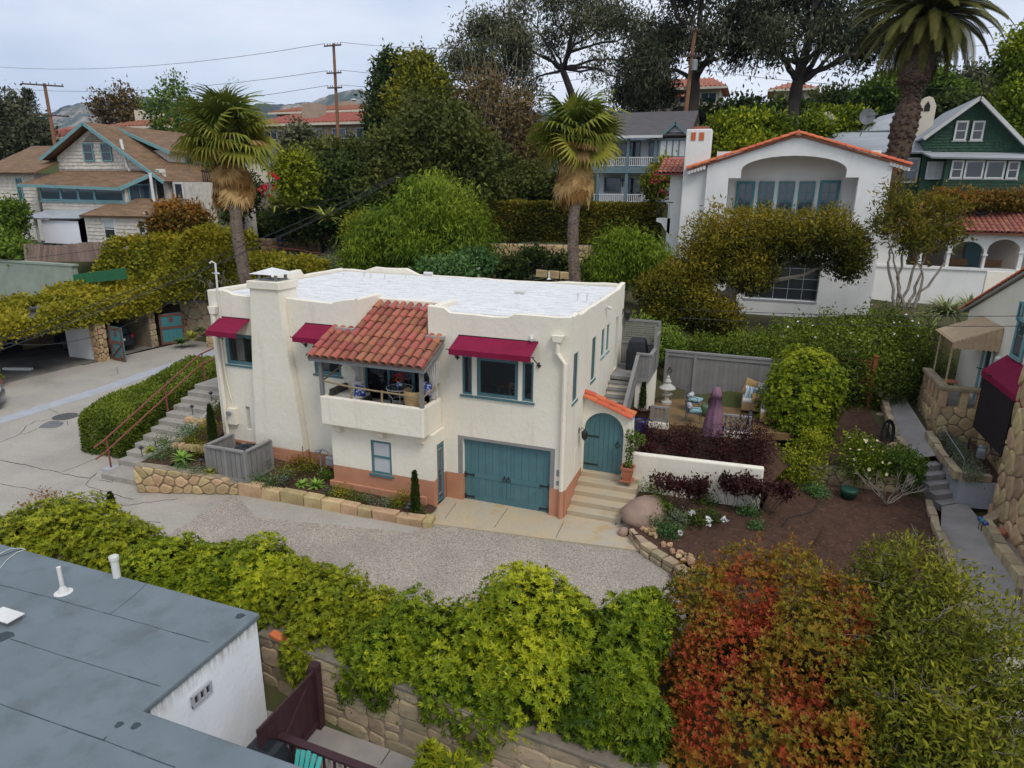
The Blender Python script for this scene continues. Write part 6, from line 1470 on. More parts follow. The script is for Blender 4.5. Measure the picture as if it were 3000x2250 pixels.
mb=MB();mb.bar(S.p(a[0],.52,a[1]-.1),S.p(b[0]+.3,.52,b[1]-.14),.06,.2);mb.bar(S.p(b[0]+.32,.5,b[1]-.15),S.p(b[0]+1.1,-2.3,tz-.08),.06,.24);mb.build('fascia',TEALOLD,lh)
# left wing
lw=rc(Wg,Z1,-150,845,330,1165);mb=MB();Wg.box(mb,lw[0],lw[2],-5,0,5.5,lw[3]);mb.build('left_wing',SHW,lh);wr=rc(Wg,Z1,130,890,205,1070);window(lh,Wg,wr,TEALOLD,GLASS,fw=.1,inset=-.05,ny=2,nx=2)
shingles(lh,Wg,SHW,[(lw[0],lw[1]),(lw[2],lw[1]),(lw[2],lw[3]),(lw[0],lw[3])],.19,.26,[wr],6,0)
slab(lh,'wing_roof',RFB,[Wg.p(lw[0],.6,lw[3]),Wg.p(lw[2]+.9,.6,lw[3]+.0),Wg.p(lw[2]+1.3,-4.5,lw[3]+2.3),Wg.p(lw[0],-4.5,lw[3]+2.3)],.12)
# kitchen lean-to and porch with the white screen
kr=rc(K,Z1,680,1200,1212,1468);k1=rc(K,Z1,825,1218,945,1388);k2=rc(K,Z1,1110,1228,1185,1338);mb=MB();wall(mb,K,kr[0],kr[2],kr[1]-.6,kr[3],[k1,k2],.2);K.box(mb,kr[0]+.02,kr[2]-.02,-2.5,-.3,kr[1]-.6,kr[3]);mb.build('kitchen',SHW,lh)
window(lh,K,k1,TRIMW,GLASS,fw=.09,inset=.06,rail=(k1[1]+k1[3])/2,sill=.05);window(lh,K,k2,TRIMW,GLASS,fw=.08,inset=.06,rail=(k2[1]+k2[3])/2,sill=.05)
mb=MB();K.box(mb,k1[0]+.1,k1[2]-.1,-.035,-.02,(k1[1]+k1[3])/2+.1,k1[3]-.1);mb.build('blind',BLINDW,lh)
shingles(lh,K,SHW,[(kr[0],kr[1]-.5),(kr[2],kr[1]-.5),(kr[2],kr[3]),(kr[0],kr[3])],.19,.25,[k1,k2],8,0)
KE=Face('+X',kr[2]);shingles(lh,KE,SHW,[(16.4,5.2),(20,5.2),(20,kr[3]),(16.4,kr[3])],.19,.25,(),9,0);mb=MB();KE.box(mb,16.42,20.4,-.15,0,4.8,kr[3]+.4);mb.build('kitchen_side',SHW,lh)
e0=K.pix(*Z1(668,1190));e1=K.pix(*Z1(1225,1198));slab(lh,'kitchen_roof',RFB,[K.p(e0[0],.3,e0[1]),K.p(e1[0],.3,e1[1]),K.p(e1[0]+.4,-2.6,e1[1]+1.15),K.p(e0[0]+.9,-2.6,e0[1]+1.15)],.12)
p0_=K.pix(*Z1(180,1215));p1_=K.pix(*Z1(668,1212));slab(lh,'porch_roof',RFGR,[K.p(p0_[0],.3,p0_[1]),K.p(p1_[0]-.02,.3,p1_[1]),K.p(p1_[0]-.02,-1.8,p1_[1]+.62),K.p(p0_[0]+.6,-1.8,p0_[1]+.62)],.08)
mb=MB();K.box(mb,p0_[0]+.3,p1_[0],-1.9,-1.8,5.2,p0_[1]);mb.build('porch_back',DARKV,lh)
for x in(225,300):u=K.pix(*Z1(x,1300))[0];mb=MB();K.box(mb,u-.07,u+.07,-.07,.07,5.2,p0_[1]-.05);mb.build('porch_post',TRIMW,lh)
for zz in(1410,1440,1465):
    a=K.pix(*Z1(180,zz));b=K.pix(*Z1(712,zz+5));mb=MB();mb.bar(K.p(a[0],.06,a[1]),K.p(b[0],.06,b[1]),.05,.09);mb.build('porch_rail',GREYT,lh)
s0=rc(K,Z1,345,1228,674,1428);mb=MB();K.box(mb,s0[0],s0[2],.1,.115,s0[1],s0[3]);o=one('projector_screen',mat('screen_white',(.84,.84,.88),(.80,.80,.85),.8,1),'large blank white roll down screen hanging in the porch','screen',mb)
# pipe, right side walls, dormer, deck
mb=MB();a=G.pix(*Z1(1015,580));b=G.pix(*Z1(1070,810));mb.tube([G.p(a[0],.4,a[1]),G.p(b[0],.4,b[1]+.1),G.p(b[0]+.1,.3,b[1]-.2)],.1,8);mb.build('vent_pipe',PIPEW,lh)
for(xa,ya,xb,yb)in((1185,845,1225,1120),):a=S.pix(*Z1(xa,ya));b=S.pix(*Z1(xb,yb));mb=MB();mb.tube([S.p(a[0],-.3,a[1]),S.p(b[0],-.3,b[1])],.1,7);mb.build('drainpipe',PIPEW,lh)
RE=Face('+X',er[0]-.3+.0);pr=rc(G,Z1,1210,880,1340,1090)
mb=MB();G.box(mb,pr[0],pr[2],-.01,.02,pr[1],pr[3]);mb.build('porch_recess_shade',DARKV,lh);dr_=rc(G,Z1,1235,905,1290,1085);window(lh,G,dr_,TRIMW,GLASS,fw=.08,inset=-.05,nx=2,ny=5,name='door')  # flat dark plate stands in for the shaded porch recess
q1=rc(G,Z1,1385,920,1500,1085);mb=MB();G.box(mb,q1[0],q1[2]+1.6,-3,-.1,6,q1[3]);mb.build('side_porch',SHW,lh);window(lh,Face('-Y',20.7),(q1[0]+.2,q1[1]+.1,q1[2]-.05,q1[3]-.05),TRIMW,GLASS,fw=.1,inset=-.05)
dm0=G.pix(*Z1(1110,640));DMx=dm0[0]
DF=Face('+X',er[0]-2.4);zt_=12.9
mb=MB();mb.box(pk[0]+1.2,23.0,9.5,er[0]-2.4,29,zt_-.2);mb.build('dormer',SHW,lh)
slab(lh,'dormer_roof',RFB,[(pk[0]+.2,22.5,14.4),(er[0]-1.7,22.5,zt_-.3),(er[0]-1.7,30,zt_-.3),(pk[0]+.2,30,14.4)],.14)
mb=MB();mb.bar((pk[0]+.4,22.48,14.25),(er[0]-1.7,22.48,zt_-.42),.06,.24);mb.build('barge_board',TEALOLD,lh)
for y in(24.6,27.2):window(lh,DF,(y,11.0,y+.9,12.3),TEALOLD,GLASS,fw=.09,inset=-.05)
mb=MB();mb.box(er[0]-2.4,23.5,10.2,er[0]+.2,29,10.35)
for i in range(26):y=23.6+i*.21;mb.box(er[0]+.1,y,10.35,er[0]+.16,y+.07,11.2)
mb.box(er[0]+.08,23.5,11.2,er[0]+.18,29,11.28);o=mb.build('balcony',BARKD,lh)
# ---------------------------------------------------------------- white house with arched loggia, right
wh=thing('loggia_house','white plaster house with wide arched loggia and red tile gable','house',(6.5,24,3.4))
A_=Face('-Y',22.0);zb=2.6
pix5=lambda x,y:A_.pix(*Z5(x,y))
wl=pix5(437,900)[0];wr_=pix5(1935,700)[0];pk=pix5(1212,190);eL=pix5(437,425);eR=pix5(1963,412)
# arch opening
o0=pix5(648,530);o1=pix5(1705,525);ob=pix5(700,830)[1];a0_=pix5(745,530);a1_=pix5(1600,522);at_=pix5(1180,348)[1];sp=pix5(748,465)[1]
N=14;cx=(a0_[0]+a1_[0])/2;hw=(a1_[0]-a0_[0])/2
arc=[(cx-hw*math.cos(math.pi*i/N),sp+(at_-sp)*math.sin(math.pi*i/N))for i in range(N+1)]
tz=lambda u:(eL[1]+(pk[1]-eL[1])*(u-wl)/(pk[0]-wl))if u<pk[0]else(pk[1]+(eR[1]-pk[1])*(u-pk[0])/(wr_-pk[0]))
bwn=(pix5(780,1400)[0],pix5(780,1500)[1],pix5(1365,1500)[0],pix5(1240,1175)[1])
mb=MB();t_=.45
wall(mb,A_,wl,wr_,zb,ob,[bwn],t_)
A_.poly(mb,[(wl,ob),(o0[0],ob),(o0[0],tz(o0[0])),(wl,tz(wl))],0,-t_);A_.poly(mb,[(o1[0],ob),(wr_,ob),(wr_,tz(wr_)),(o1[0],tz(o1[0]))],0,-t_)
A_.poly(mb,[(o0[0],o0[1]),(a0_[0],o0[1]),(a0_[0],tz(a0_[0])),(o0[0],tz(o0[0]))],0,-t_);A_.poly(mb,[(a1_[0],o1[1]),(o1[0],o1[1]),(o1[0],tz(o1[0])),(a1_[0],tz(a1_[0]))],0,-t_)
for a,b in zip(arc[:-1],arc[1:]):
    mid=[]
    if a[0]<pk[0]<b[0]:mid=[(pk[0],pk[1])]
    A_.poly(mb,[a,b,(b[0],tz(b[0]))]+mid+[(a[0],tz(a[0]))],0,-t_)
mb.build('front_wall',WHITE,wh)
mb=MB();A_.box(mb,wl,wl+.3,-11,-t_,zb,eL[1]-.1);A_.box(mb,wr_-.3,wr_,-11,-t_,zb,eR[1]-.1);A_.box(mb,wl+.3,wr_-.3,-2.6,-2.3,ob-.4,pk[1]-.6);A_.box(mb,wl+.3,wr_-.3,-2.3,-t_,ob-.3,ob-.02);mb.split('side_wall',WHITE,wh)
mb=MB();A_.poly(mb,[(wl+.3,eL[1]-.25),(wr_-.3,eR[1]-.25),(pk[0],pk[1]-.4)],-2.25,-2.2)
# loggia back windows
Bk=Face('-Y',24.3)
for(x0,y0,x1,y1,k)in((718,556,832,890,1),(898,556,988,880,0),(1060,556,1150,880,0),(1224,556,1312,880,0),(1392,548,1508,890,1)):
    r=rc(Bk,Z5,x0,y0,x1,y1);r=(r[0],r[1],r[2],r[3]);window(wh,Bk,r,TEAL2,GLASSB,fw=.16 if k else .08,inset=-.05,nx=2,ny=4 if k else 4,mw_=.03,name='french_door' if k else 'window')
lantern(Face('-X',wr_-.3-.55),23.2,pix5(1650,560)[1]+.3,wh,1.6,.12)
# big lower window
window(wh,A_,bwn,METALG,GLASS,fw=.05,inset=.3,nx=5,ny=4,mw_=.04);mb=MB();A_.box(mb,bwn[0]-.05,bwn[2]+.02,-.28,.03,bwn[1]-.1,bwn[1]-.003);mb.build('sill',CONCB,wh)
bs=rc(A_,Z5,1010,1680,1160,1740);window(wh,Face('-Y',21.99),(pix5(990,1690)[0],zb+.3,pix5(1160,1690)[0],pix5(1160,1690)[1]),TEAL2,GLASS,fw=.1,inset=-.03)
# roof and rake tiles
pkr=(pk[0],pk[1]+.12);eLr=pix5(310,462);eRr=pix5(2125,432)
rf=[]
for e in(eLr,eRr):
    rf.append(slab(wh,'roof',TERRAF,[A_.p(pkr[0],.15,pkr[1]),A_.p(e[0],.15,e[1]),A_.p(e[0],-11,e[1]),A_.p(pkr[0],-11,pkr[1])],.1))
for e,o in zip((eLr,eRr),rf):
    d=(Vector(A_.p(pkr[0],0,pkr[1]))-Vector(A_.p(e[0],0,e[1])));L=d.length;d.normalize();nn=Vector((0,-1,0));sd_=d.cross(Vector((0,1,0)));sd_=sd_ if sd_.z>0 else-sd_
    k=int(L/.44)
    for i in range(k+1):
        p=Vector(A_.p(e[0],.12,e[1]))+d*(i*L/(k+1));ax=d.cross(sd_);inst(TM2,'rake_tile',o,p+sd_*.02,frame_mat(ax,d,sd_),(.3,.5,.3));inst(TM2,'rake_tile',o,p+sd_*.06+Vector((0,.24,0)),frame_mat(ax,d,sd_),(.3,.5,.3))
mb=MB();mb.lathe([(.12,0),(.2,.12),(.1,.3),(.02,.42)],A_.p(pk[0],.1,pk[1]-.08),8);mb.build('ridge_finial',TERRAF,wh)
for e,s in((eLr,-1),(eRr,1)):
    mb=MB()
    for i in range(6):u=e[0]-s*(.12+i*.16);mb.lathe([(.09,-.12),(.1,0),(.1,.1)],(u,21.95,e[1]-.12+.05*i*(1 if s<0 else 1)),8)
    mb.build('scalloped_eave',WHITE,wh)
# chimney with two tile vents, left wing
c0=rc(A_,Z5,305,130,488,560);mb=MB();A_.box(mb,c0[0],c0[2]-.1,-1.2,-.3,zb,c0[3]);mb.build('chimney',WHITE,wh,bevel=.05);mb=MB();A_.box(mb,c0[0]+.25,c0[2]-.3,-1.0,-.5,c0[3],c0[3]+.16);mb.build('chimney_cap',TERRAF,wh)
for x0,x1 in((347,380),(413,448)):r=rc(Face('-Y',22.3),Z5,x0,160,x1,224);mb=MB();Face('-Y',22.3).box(mb,r[0],r[2],.003,.03,r[1],r[3]);mb.build('tile_vent',TERRA2,wh)
lw2=Face('-Y',23.5);r=rc(lw2,Z5,180,500,420,1000);mb=MB();lw2.box(mb,r[0],wl-.01,-6,0,zb,r[3]);mb.build('left_wing',WHITE,wh)
r2=rc(lw2,Z5,85,430,300,500);t2=slab(wh,'wing_roof',TERRAF,[lw2.p(r2[0],.5,r2[1]),lw2.p(r2[2]+.6,.5,r2[1]+.05),lw2.p(r2[2]+.6,-2.2,r2[3]+.6),lw2.p(r2[0]+.5,-2.2,r2[3]+.6)],.08)
TMF=tile_mesh(TERRAF,5);tile_slope(t2,TMF,lw2.p(r2[0],.52,r2[1]+.02),(1,0,0),(0,2.7,r2[3]+.55-r2[1]),int((r2[2]+.6-r2[0])/.26),6,.26,.5)
lg=rc(lw2,Z5,65,855,175,885);mb=MB();lw2.poly(mb,[(lg[0],lg[3]),(lg[2],lg[3]),(lg[2],lg[1]-.75),(lg[2]-.25,lg[1]-.5),(lg[0]+.3,lg[1]-.1),(lg[0],lg[1])],0,-1.2);mb.build('corner_balcony',WHITE,wh);mb=MB();lw2.box(mb,lg[0],lg[2]+.1,-.03,0,lg[3]+.9,lg[3]+.95);[lw2.box(mb,lg[0]+.14*k,lg[0]+.14*k+.02,-.03,0,lg[3],lg[3]+.9)for k in range(int((lg[2]-lg[0])/.14)+1)];mb.build('balcony_rail',IRON,wh)
# right loggia wing with tile roof and arches
rw=Face('-Y',26.5);zr0=rw.pix(*Z6(1500,800));ze=rw.pix(*Z6(2000,505));zt2=Face('-Y',30.0).pix(*Z6(2000,290));u0=wr_;u1=rw.pix(*Z6(2500,700))[0]
arcs=[];
for xa,xb,ytop in((1250,1345,580),(1370,1570,575),(1595,1865,572),(1885,2150,556),(2185,2460,550)):
    a=rw.pix(*Z6(xa,790))[0];b=rw.pix(*Z6(xb,790))[0];arcs.append((a,b,rw.pix(*Z6((xa+xb)/2,ytop))[1]))
zs0=rw.pix(*Z6(1900,795))[1];mb=MB();rw.box(mb,u0,u1,-.3,0,2.8,zs0);rw.box(mb,u0,arcs[0][0],-.3,0,zs0,ze[1]);rw.box(mb,arcs[-1][1],u1,-.3,0,zs0,ze[1])
for(a,b,zt),nx in zip(arcs,list(arcs[1:])+[None]):
    r_=(b-a)/2;c_=(a+b)/2;zsp=zt-r_*.8;ar=[(c_-r_*math.cos(math.pi*i/10),zsp+r_*.8*math.sin(math.pi*i/10))for i in range(11)]
    for p,q_ in zip(ar[:-1],ar[1:]):rw.poly(mb,[p,q_,(q_[0],ze[1]),(p[0],ze[1])],0,-.3)
    if nx:rw.box(mb,b,nx[0],-.3,0,zs0,ze[1]);rw.box(mb,b-.06,nx[0]+.06,-.36,.05,zsp-.12,zsp-.02)
mb.build('loggia_wall',WHITE,wh);mb=MB();rw.box(mb,u0,u1,-.4,.08,zs0-.12,zs0+.02);mb.build('ledge',WHITE,wh)
mb=MB();rw.box(mb,u0,u1,-3.4,-3.2,3,ze[1]);mb.build('loggia_back',ROOMM,wh);mb=MB();rw.box(mb,arcs[3][0]-.3,arcs[3][0]+.55,-3.19,-3.1,zs0-.5,ze[1]-.3);rw.box(mb,u0+.2,u0+1.0,-3.19,-3.1,zs0-.5,ze[1]-.5);mb.split('loggia_door',TEAL,wh)
rt=slab(wh,'loggia_roof',TERRAF,[rw.p(u0-.1,.5,ze[1]),rw.p(u1,.5,ze[1]),(u1,30.2,zt2[1]),(u0-.1,30.2,zt2[1])],.1)
sdv=(0,30.2-26.0,zt2[1]-ze[1]);tile_slope(rt,TMF,rw.p(u0-.1,.52,ze[1]+.02),(1,0,0),sdv,int((u1-u0)/.27),9,.27,.56)
mb=MB();mb.bar((u0-.1,30.2,zt2[1]+.05),(u1,30.2,zt2[1]+.05),.22,.16);mb.build('ridge',TERRAF,wh)
for i,x in enumerate((1380,1700,1990)):
    c=rw.pix(*Z6(x+30,785));mb=MB();rw.box(mb,c[0]-.5,c[0]+.5,-1.6,-1.55,zs0,zs0+.42);rw.box(mb,c[0]-.5,c[0]+.5,-1.6,-1.1,zs0-.4,zs0-.3);one('dining_chair',WOODB,('carved brown chair back in the second loggia arch','carved brown chair back in the third loggia arch','carved brown chair back in the fourth loggia arch')[i],'chair',mb,'chairs on the loggia',bevel=.03)
# ---------------------------------------------------------------- green shingled house
gh=thing('green_house','dark green shingled gabled house with grey roofs behind the palm','house',(20,42,9.5));Gg=Face('-Y',40.5)
pg=lambda x,y:Gg.pix(*Z4(x,y));pk=pg(1845,800);el=pg(1390,1120);er=pg(2350,1310);zb=9.0
gpoly=[(pg(1420,1200)[0],zb),(er[0]-.3,zb),(er[0]-.3,er[1]),(pk[0],pk[1]-.1),(pg(1420,1100)[0],pg(1420,1100)[1])]
mb=MB();Gg.poly(mb,gpoly,0,-10);mb.build('main_wall',SHG,gh)
gable_roof(gh,RFGR,Gg,pg(1845,785),pg(1385,1118),pg(2350,1310),10,.6,tm=TRIMW)
gws=[rc(Gg,Z4,1662,980,1735,1140),rc(Gg,Z4,1799,980,1868,1140)]
for r in gws:window(gh,Gg,r,TRIMW,GLASS,fw=.12,inset=-.08,rail=(r[1]+r[3])/2,sill=.1)
Gf=Face('-Y',39.3);pf=lambda x,y:Gf.pix(*Z4(x,y))
shingles(gh,Gg,SHG,[(gpoly[0][0],pg(1500,1260)[1]),(er[0]-.4,pg(2300,1290)[1]),(pk[0],pk[1]-.5),(gpoly[4][0],gpoly[4][1]-.1)],.2,.2,gws,5)
f0=pf(1590,1300);f1=pf(2260,1300);bwin=[rc(Gf,Z4,1630,1298,1702,1448),rc(Gf,Z4,1742,1300,1868,1448),rc(Gf,Z4,1910,1302,2038,1450),rc(Gf,Z4,2085,1305,2152,1452)]
mb=MB();Gf.box(mb,f0[0],f1[0],-1.3,0,zb-1,f0[1]+.1);mb.build('bay',SHG,gh)
for i,r in enumerate(bwin):window(gh,Gf,r,TRIMW,GLASS,fw=.12,inset=-.06,rail=(r[1]+r[3])/2 if i in(0,3)else None,sill=.06)
shingles(gh,Gf,SHG,[(f0[0],zb-1),(f1[0],zb-1),(f1[0],bwin[0][1]-.05),(f0[0],bwin[0][1]-.05)],.2,.2,[rc(Gf,Z4,1810,1585,1980,1700),rc(Gf,Z4,2020,1590,2190,1700)],6,0)
for r in(rc(Gf,Z4,1810,1580,1980,1690),rc(Gf,Z4,2020,1585,2190,1690)):window(gh,Gf,r,TRIMW,GLASSB,fw=.1,inset=-.06)
a=pf(1430,1255);b=pf(2280,1275);slab(gh,'bay_roof',RFGR,[Gf.p(a[0]+.2,.5,a[1]-.15),Gf.p(b[0],.5,b[1]-.1),Gf.p(b[0],-1.25,b[1]+.4),Gf.p(a[0]-.2,-1.25,a[1]+.3)],.12)
sw_=rc(Gg,Z4,1425,1310,1600,1455);window(gh,Face('-Y',40.3),sw_,TRIMW,BLINDW,fw=.1,inset=-.05,nx=3,ny=2)
l0=rc(Gg,Z4,1040,1225,1400,1600);mb=MB();Gg.box(mb,l0[0]-.5,gpoly[0][0]-.01,-6,-.5,zb-1,pg(1300,1225)[1]);mb.build('left_wing',SHG,gh);r=rc(Gg,Z4,1240,1275,1350,1480);window(gh,Face('-Y',40.99),r,TRIMW,GLASSB,fw=.12,inset=-.05,rail=(r[1]+r[3])/2)
e0=pg(850,1225);e1=pg(1460,1225);slab(gh,'lean_roof',RFGR,[Gg.p(e0[0],.2,e0[1]-.1),Gg.p(e1[0],.2,e1[1]-.05),Gg.p(pg(1400,1070)[0],-5,pg(1400,1070)[1]+.4),Gg.p(pg(500,1070)[0],-5,pg(500,1065)[1]+.4)],.12)
p8=Face('-Y',46);q0=p8.pix(*Z4(820,1065));q1=p8.pix(*Z4(1185,940));q2=p8.pix(*Z4(1430,880));slab(gh,'cross_roof',RFGR,[p8.p(q0[0],0,q0[1]),p8.p(q2[0],0,q0[1]+.1),p8.p(q2[0],-4,q2[1]+.6),p8.p(q0[0]+2.4,-4,q1[1]+.4)],.12)
for x,y0,y1,lb in((600,905,1065,0),(1395,785,1020,1)):
    p6=Face('-Y',45.5);a=p6.pix(*Z4(x,y1));b=p6.pix(*Z4(x,y0));mb=MB();hw=.62
    mb.prism([(a[0]-hw,45.2,a[1]-1),(a[0]+hw,45.2,a[1]-1),(a[0]+hw,45.2,b[1]-.7),(a[0]+hw*.5,45.2,b[1]-.1),(a[0],45.2,b[1]),(a[0]-hw*.5,45.2,b[1]-.1),(a[0]-hw,45.2,b[1]-.7)],(0,.8,0));o=mb.build('chimney',CREAMF,gh,bevel=.04);mb=MB();mb.prism([(a[0]-.2,45.19,b[1]-1.1),(a[0]+.2,45.19,b[1]-1.1),(a[0]+.2,45.19,b[1]-.7),(a[0],45.19,b[1]-.35),(a[0]-.2,45.19,b[1]-.7)],(0,-.02,0));mb.build('flue_opening',DARKV,o)
c=PD(*Z4(940,945),50);t=thing('satellite_dish','grey satellite dish on the grey roof','satellite dish',tuple(c));mb=MB();n=14
mb.v.append(tuple(c));
for j in range(n):a=6.283*j/n;mb.v.append((c[0]+.55*math.cos(a),c[1]-.12+.1*math.sin(a),c[2]+.6*math.sin(a)))
mb.f+=[(0,1+j,1+(j+1)%n)for j in range(n)];mb.build('dish',METALG,t);mb=MB();mb.tube([tuple(c),(c[0],c[1],c[2]-.6),(c[0]-.3,c[1],c[2]-1.4)],.05,6);mb.build('mast',METALG,t);mb=MB();mb.tube([tuple(c),(c[0]+.7,c[1]-.5,c[2]+.1)],.03,5);mb.build('feed_arm',METALG,t)
# ---------------------------------------------------------------- blue and white two storey house in the middle
bh=thing('porch_house','white and blue two storey house with white railed porches','house',(-5,45,9));Fb=Face('-Y',43.0);pb=lambda x,y:Fb.pix(*Z3(x,y))
WHB=mat('white_wall_far',(.66,.67,.69),(.58,.59,.62),.85,1,bump=.1)
x0=pb(940,1500)[0];x1=pb(1690,1300)[0];xg=pb(1460,1300)[0];zg=pb(1200,1640)[1];z2=pb(1200,1350)[1];ze=pb(1200,1125)[1];zr=pb(1200,955)[1]
mb=MB();Fb.box(mb,x0,x1,-6,-1.6,zg-.3,ze);mb.build('main_wall',WHB,bh);mb=MB();Fb.box(mb,xg,x1,-1.6,0,z2-.3,ze+.2);mb.build('bay_wall',WHB,bh)
mb=MB();Fb.box(mb,x0-.2,xg,-1.6,.05,z2-.28,z2);mb.build('balcony_floor',TRIMB,bh);mb=MB();Fb.box(mb,x0-.2,xg+.3,-.1,.12,z2-.55,z2-.29);mb.build('beam',TRIMB,bh)
Bq=Face('-Y',44.6)
for(a,b,c_,d,nm)in((1235,1145,1310,1345,'door'),(1120,1160,1200,1345,'door'),(1025,1435,1155,1560,'window'),(1222,1440,1315,1640,'door'),(1390,1150,1425,1345,'window')):r=rc(Bq,Z3,a,b,c_,d);window(bh,Bq,r,TRIMB,GLASS,fw=.1,inset=-.05,nx=2 if nm=='door' else 1,ny=3 if nm=='door' else 1,name=nm)
for x in(985,1218,1440):u=pb(x,1200)[0];mb=MB();Fb.box(mb,u-.12,u+.12,-.15,.08,zg-.3,ze);mb.build('post',TRIMB,bh)
for(z0,zt,xa,xb)in((z2,pb(1200,1272)[1],x0,xg),(zg,pb(1200,1572)[1],x0,xg)):
    mb=MB();Fb.box(mb,xa,xb,-.02,.06,zt-.08,zt);mb.build('rail',TRIMW,bh);mb=MB();Fb.box(mb,xa,xb,-.01,.05,z0+.06,z0+.12);mb.build('rail',TRIMW,bh)
    k=int((xb-xa)/.17);BM=MB();BM.box(-.03,-.03,0,.03,.03,zt-z0-.2);BM=BM.mesh('baluster');BM.materials.append(TRIMW)
    for i in range(k):inst(BM,'baluster',bh,Fb.p(xa+(i+.5)*.17,.02,z0+.12))
gwn=rc(Fb,Z3,1472,1130,1685,1275);window(bh,Fb,gwn,TRIMB,TRIMW,fw=.12,inset=-.05,nx=4,mw_=.12)
for i in range(9):z=gwn[1]+.16+i*(gwn[3]-gwn[1]-.3)/9;mb=MB();Fb.box(mb,gwn[0]+.14,gwn[2]-.14,.03,.045,z,z+.025);mb.build('shutter_louvre',TRIMB,bh)
slab(bh,'roof',RFDK,[Fb.p(x0-.6,.5,ze+.25),Fb.p(x1+.2,.5,ze+.25),Fb.p(x1+.2,-5,zr+1.0),Fb.p(x0-.6,-5,zr+1.0)],.15);mb=MB();Fb.box(mb,x0-.6,xg+.3,.4,.55,ze+.02,ze+.24);mb.build('gutter',TRIMW,bh)
pkb=pb(1605,985);elb=pb(1478,1105);erb=pb(1735,1110);mb=MB();Fb.poly(mb,[(elb[0]+.15,ze),(erb[0]-.2,ze),(pkb[0],pkb[1]-.25)],0,-2);mb.build('gable_wall',WHB,bh);gable_roof(bh,RFDK,Fb,pkb,elb,erb,4,.4,.12,tm=TRIMB)
for i,(x,z)in enumerate(((1175,1465),(1345,1475))):
    c=Bq.pix(*Z3(x,z));mb=MB();Bq.box(mb,c[0]-.05,c[0]+.05,.0,.05,c[1]-.5,c[1]+.3);Bq.box(mb,c[0]-.3,c[0]+.3,.0,.05,c[1]-.02,c[1]+.08);one('wall_cross',IRON,('dark cross ornament nearer the window on the porch wall','dark cross ornament right of the porch slider')[i],'ornament',mb,'cross ornaments on the porch')
# ---------------------------------------------------------------- tile roofed apartments and far houses
def far_block(name,label,pts_px,D,floors,m=TAN,roof=TERRAF,wn=4,cols=None,hip=3.0,dep=9):
    """wall box seen from pixel x0,x1 at eave pixel y, base pixel y"""
    x0,x1,ye,yb,yr=pts_px;a=PD(x0,ye,D);F=Face('-Y',a[1]);u0,zt=F.pix(x0,ye);u1,_=F.pix(x1,ye);zt=(zt+_)/2;zb_=F.pix(x0,yb)[1]-2;zr_=F.pix((x0+x1)/2,yr)[1]
    t=thing(name,label,'building',((u0+u1)/2,a[1],zb_));mb=MB();F.box(mb,u0,u1,-dep,0,zb_,zt);mb.build('wall',m,t)
    for k in range(floors):
        zz=zt-.9-3.0*k;n=wn
        for i in range(n):
            c=u0+(u1-u0)*(i+.5)/n;window(t,F,(c-1.1,zz-1.1,c+1.1,zz+.25),PIPEW,GLASSB,fw=.1,inset=-.08,nx=2,mw_=.08)
    o=1.0;mb=MB();mb.add([F.p(u0-o,o,zt),F.p(u1+o,o,zt),F.p(u1+o,-dep-o,zt),F.p(u0-o,-dep-o,zt),F.p(u0+hip,-dep*.4,zr_+.9),F.p(u1-hip,-dep*.4,zr_+.9)],[(0,1,5,4),(1,2,5),(2,3,4,5),(3,0,4),(3,2,1,0)]);r=mb.build('roof',roof,t)
    mb=MB();n=max(6,int((u1-u0)/.55))
    for i in range(n):
        f=(i+.5)/n;a_=np.array(F.p(u0-o+(u1-u0+2*o)*f,o+.03,zt+.06));tt=min(1,f*(u1-u0+2*o)/(hip+o),(1-f)*(u1-u0+2*o)/(hip+o));b_=a_+(np.array([0,dep*.4+o,zr_+.9-zt]))*tt
        if tt>.06:mb.tube([a_,b_],.14,5)
    mb.build('tile_rows',roof,r);mb=MB();F.box(mb,u0-o,u1+o,o-.05,o+.05,zt-.3,zt-.002);mb.build('fascia',CREAMF,t)
    return t,F,u0,u1,zt,zr_
t,F,u0,u1,zt,zr_=far_block('apartment_block','tan apartment building with red tile roof behind the street lamp pole',(760,1100,362,410,345),92,1,wn=5)
mb=MB();a=F.pix(*Z2(475,400));F.box(mb,a[0],a[0]+2.6,-1.0,-3,a[1]-.3,a[1]+1.9);mb.build('roof_stack',TAN,t)
t,F,u0,u1,zt,zr_=far_block('apartment_block','upper tan apartment wing with red tile roof and chimney below the rocky peak',(810,1085,327,345,320),112,1,wn=6)
mb=MB();a=F.pix(*Z2(745,330));F.box(mb,a[0]-1.3,a[0]+1.3,-3,-6,a[1],a[1]+1.6);mb.build('chimney',TAN,t)
t,F,u0,u1,zt,zr_=far_block('apartment_block','tan building with red tile roof and square chimney behind the shingled house',(330,505,372,425,362),88,1,wn=2)
mb=MB();a=F.pix(*Z1(1035,450));F.box(mb,a[0]-1.4,a[0]+1.4,-2.5,-5,a[1]-.5,a[1]+2.0);mb.build('chimney',CREAMF,t)
far_block('tile_roof_house','small red tile roofed building at the far left',(75,190,405,425,392),80,0,m=CREAMF,wn=1,hip=4)
far_block('tile_roof_house','low red tiled building left of the gable peak',(185,230,387,410,375),84,0,m=TAN,wn=1,hip=2)
t,F,u0,u1,zt,zr_=far_block('hillside_villa','cream villa with long red tile roof behind the eucalyptus',(1865,2110,260,345,240),96,1,m=CREAMF,wn=4,hip=1.5)
a=F.pix(*Z3(1270,745));b=F.pix(*Z3(1680,760));slab(t,'lower_eave',TERRAF,[F.p(a[0],1.5,a[1]-.5),F.p(b[0],1.5,b[1]-.5),F.p(b[0],0,b[1]+.2),F.p(a[0],0,a[1]+.2)],.15)
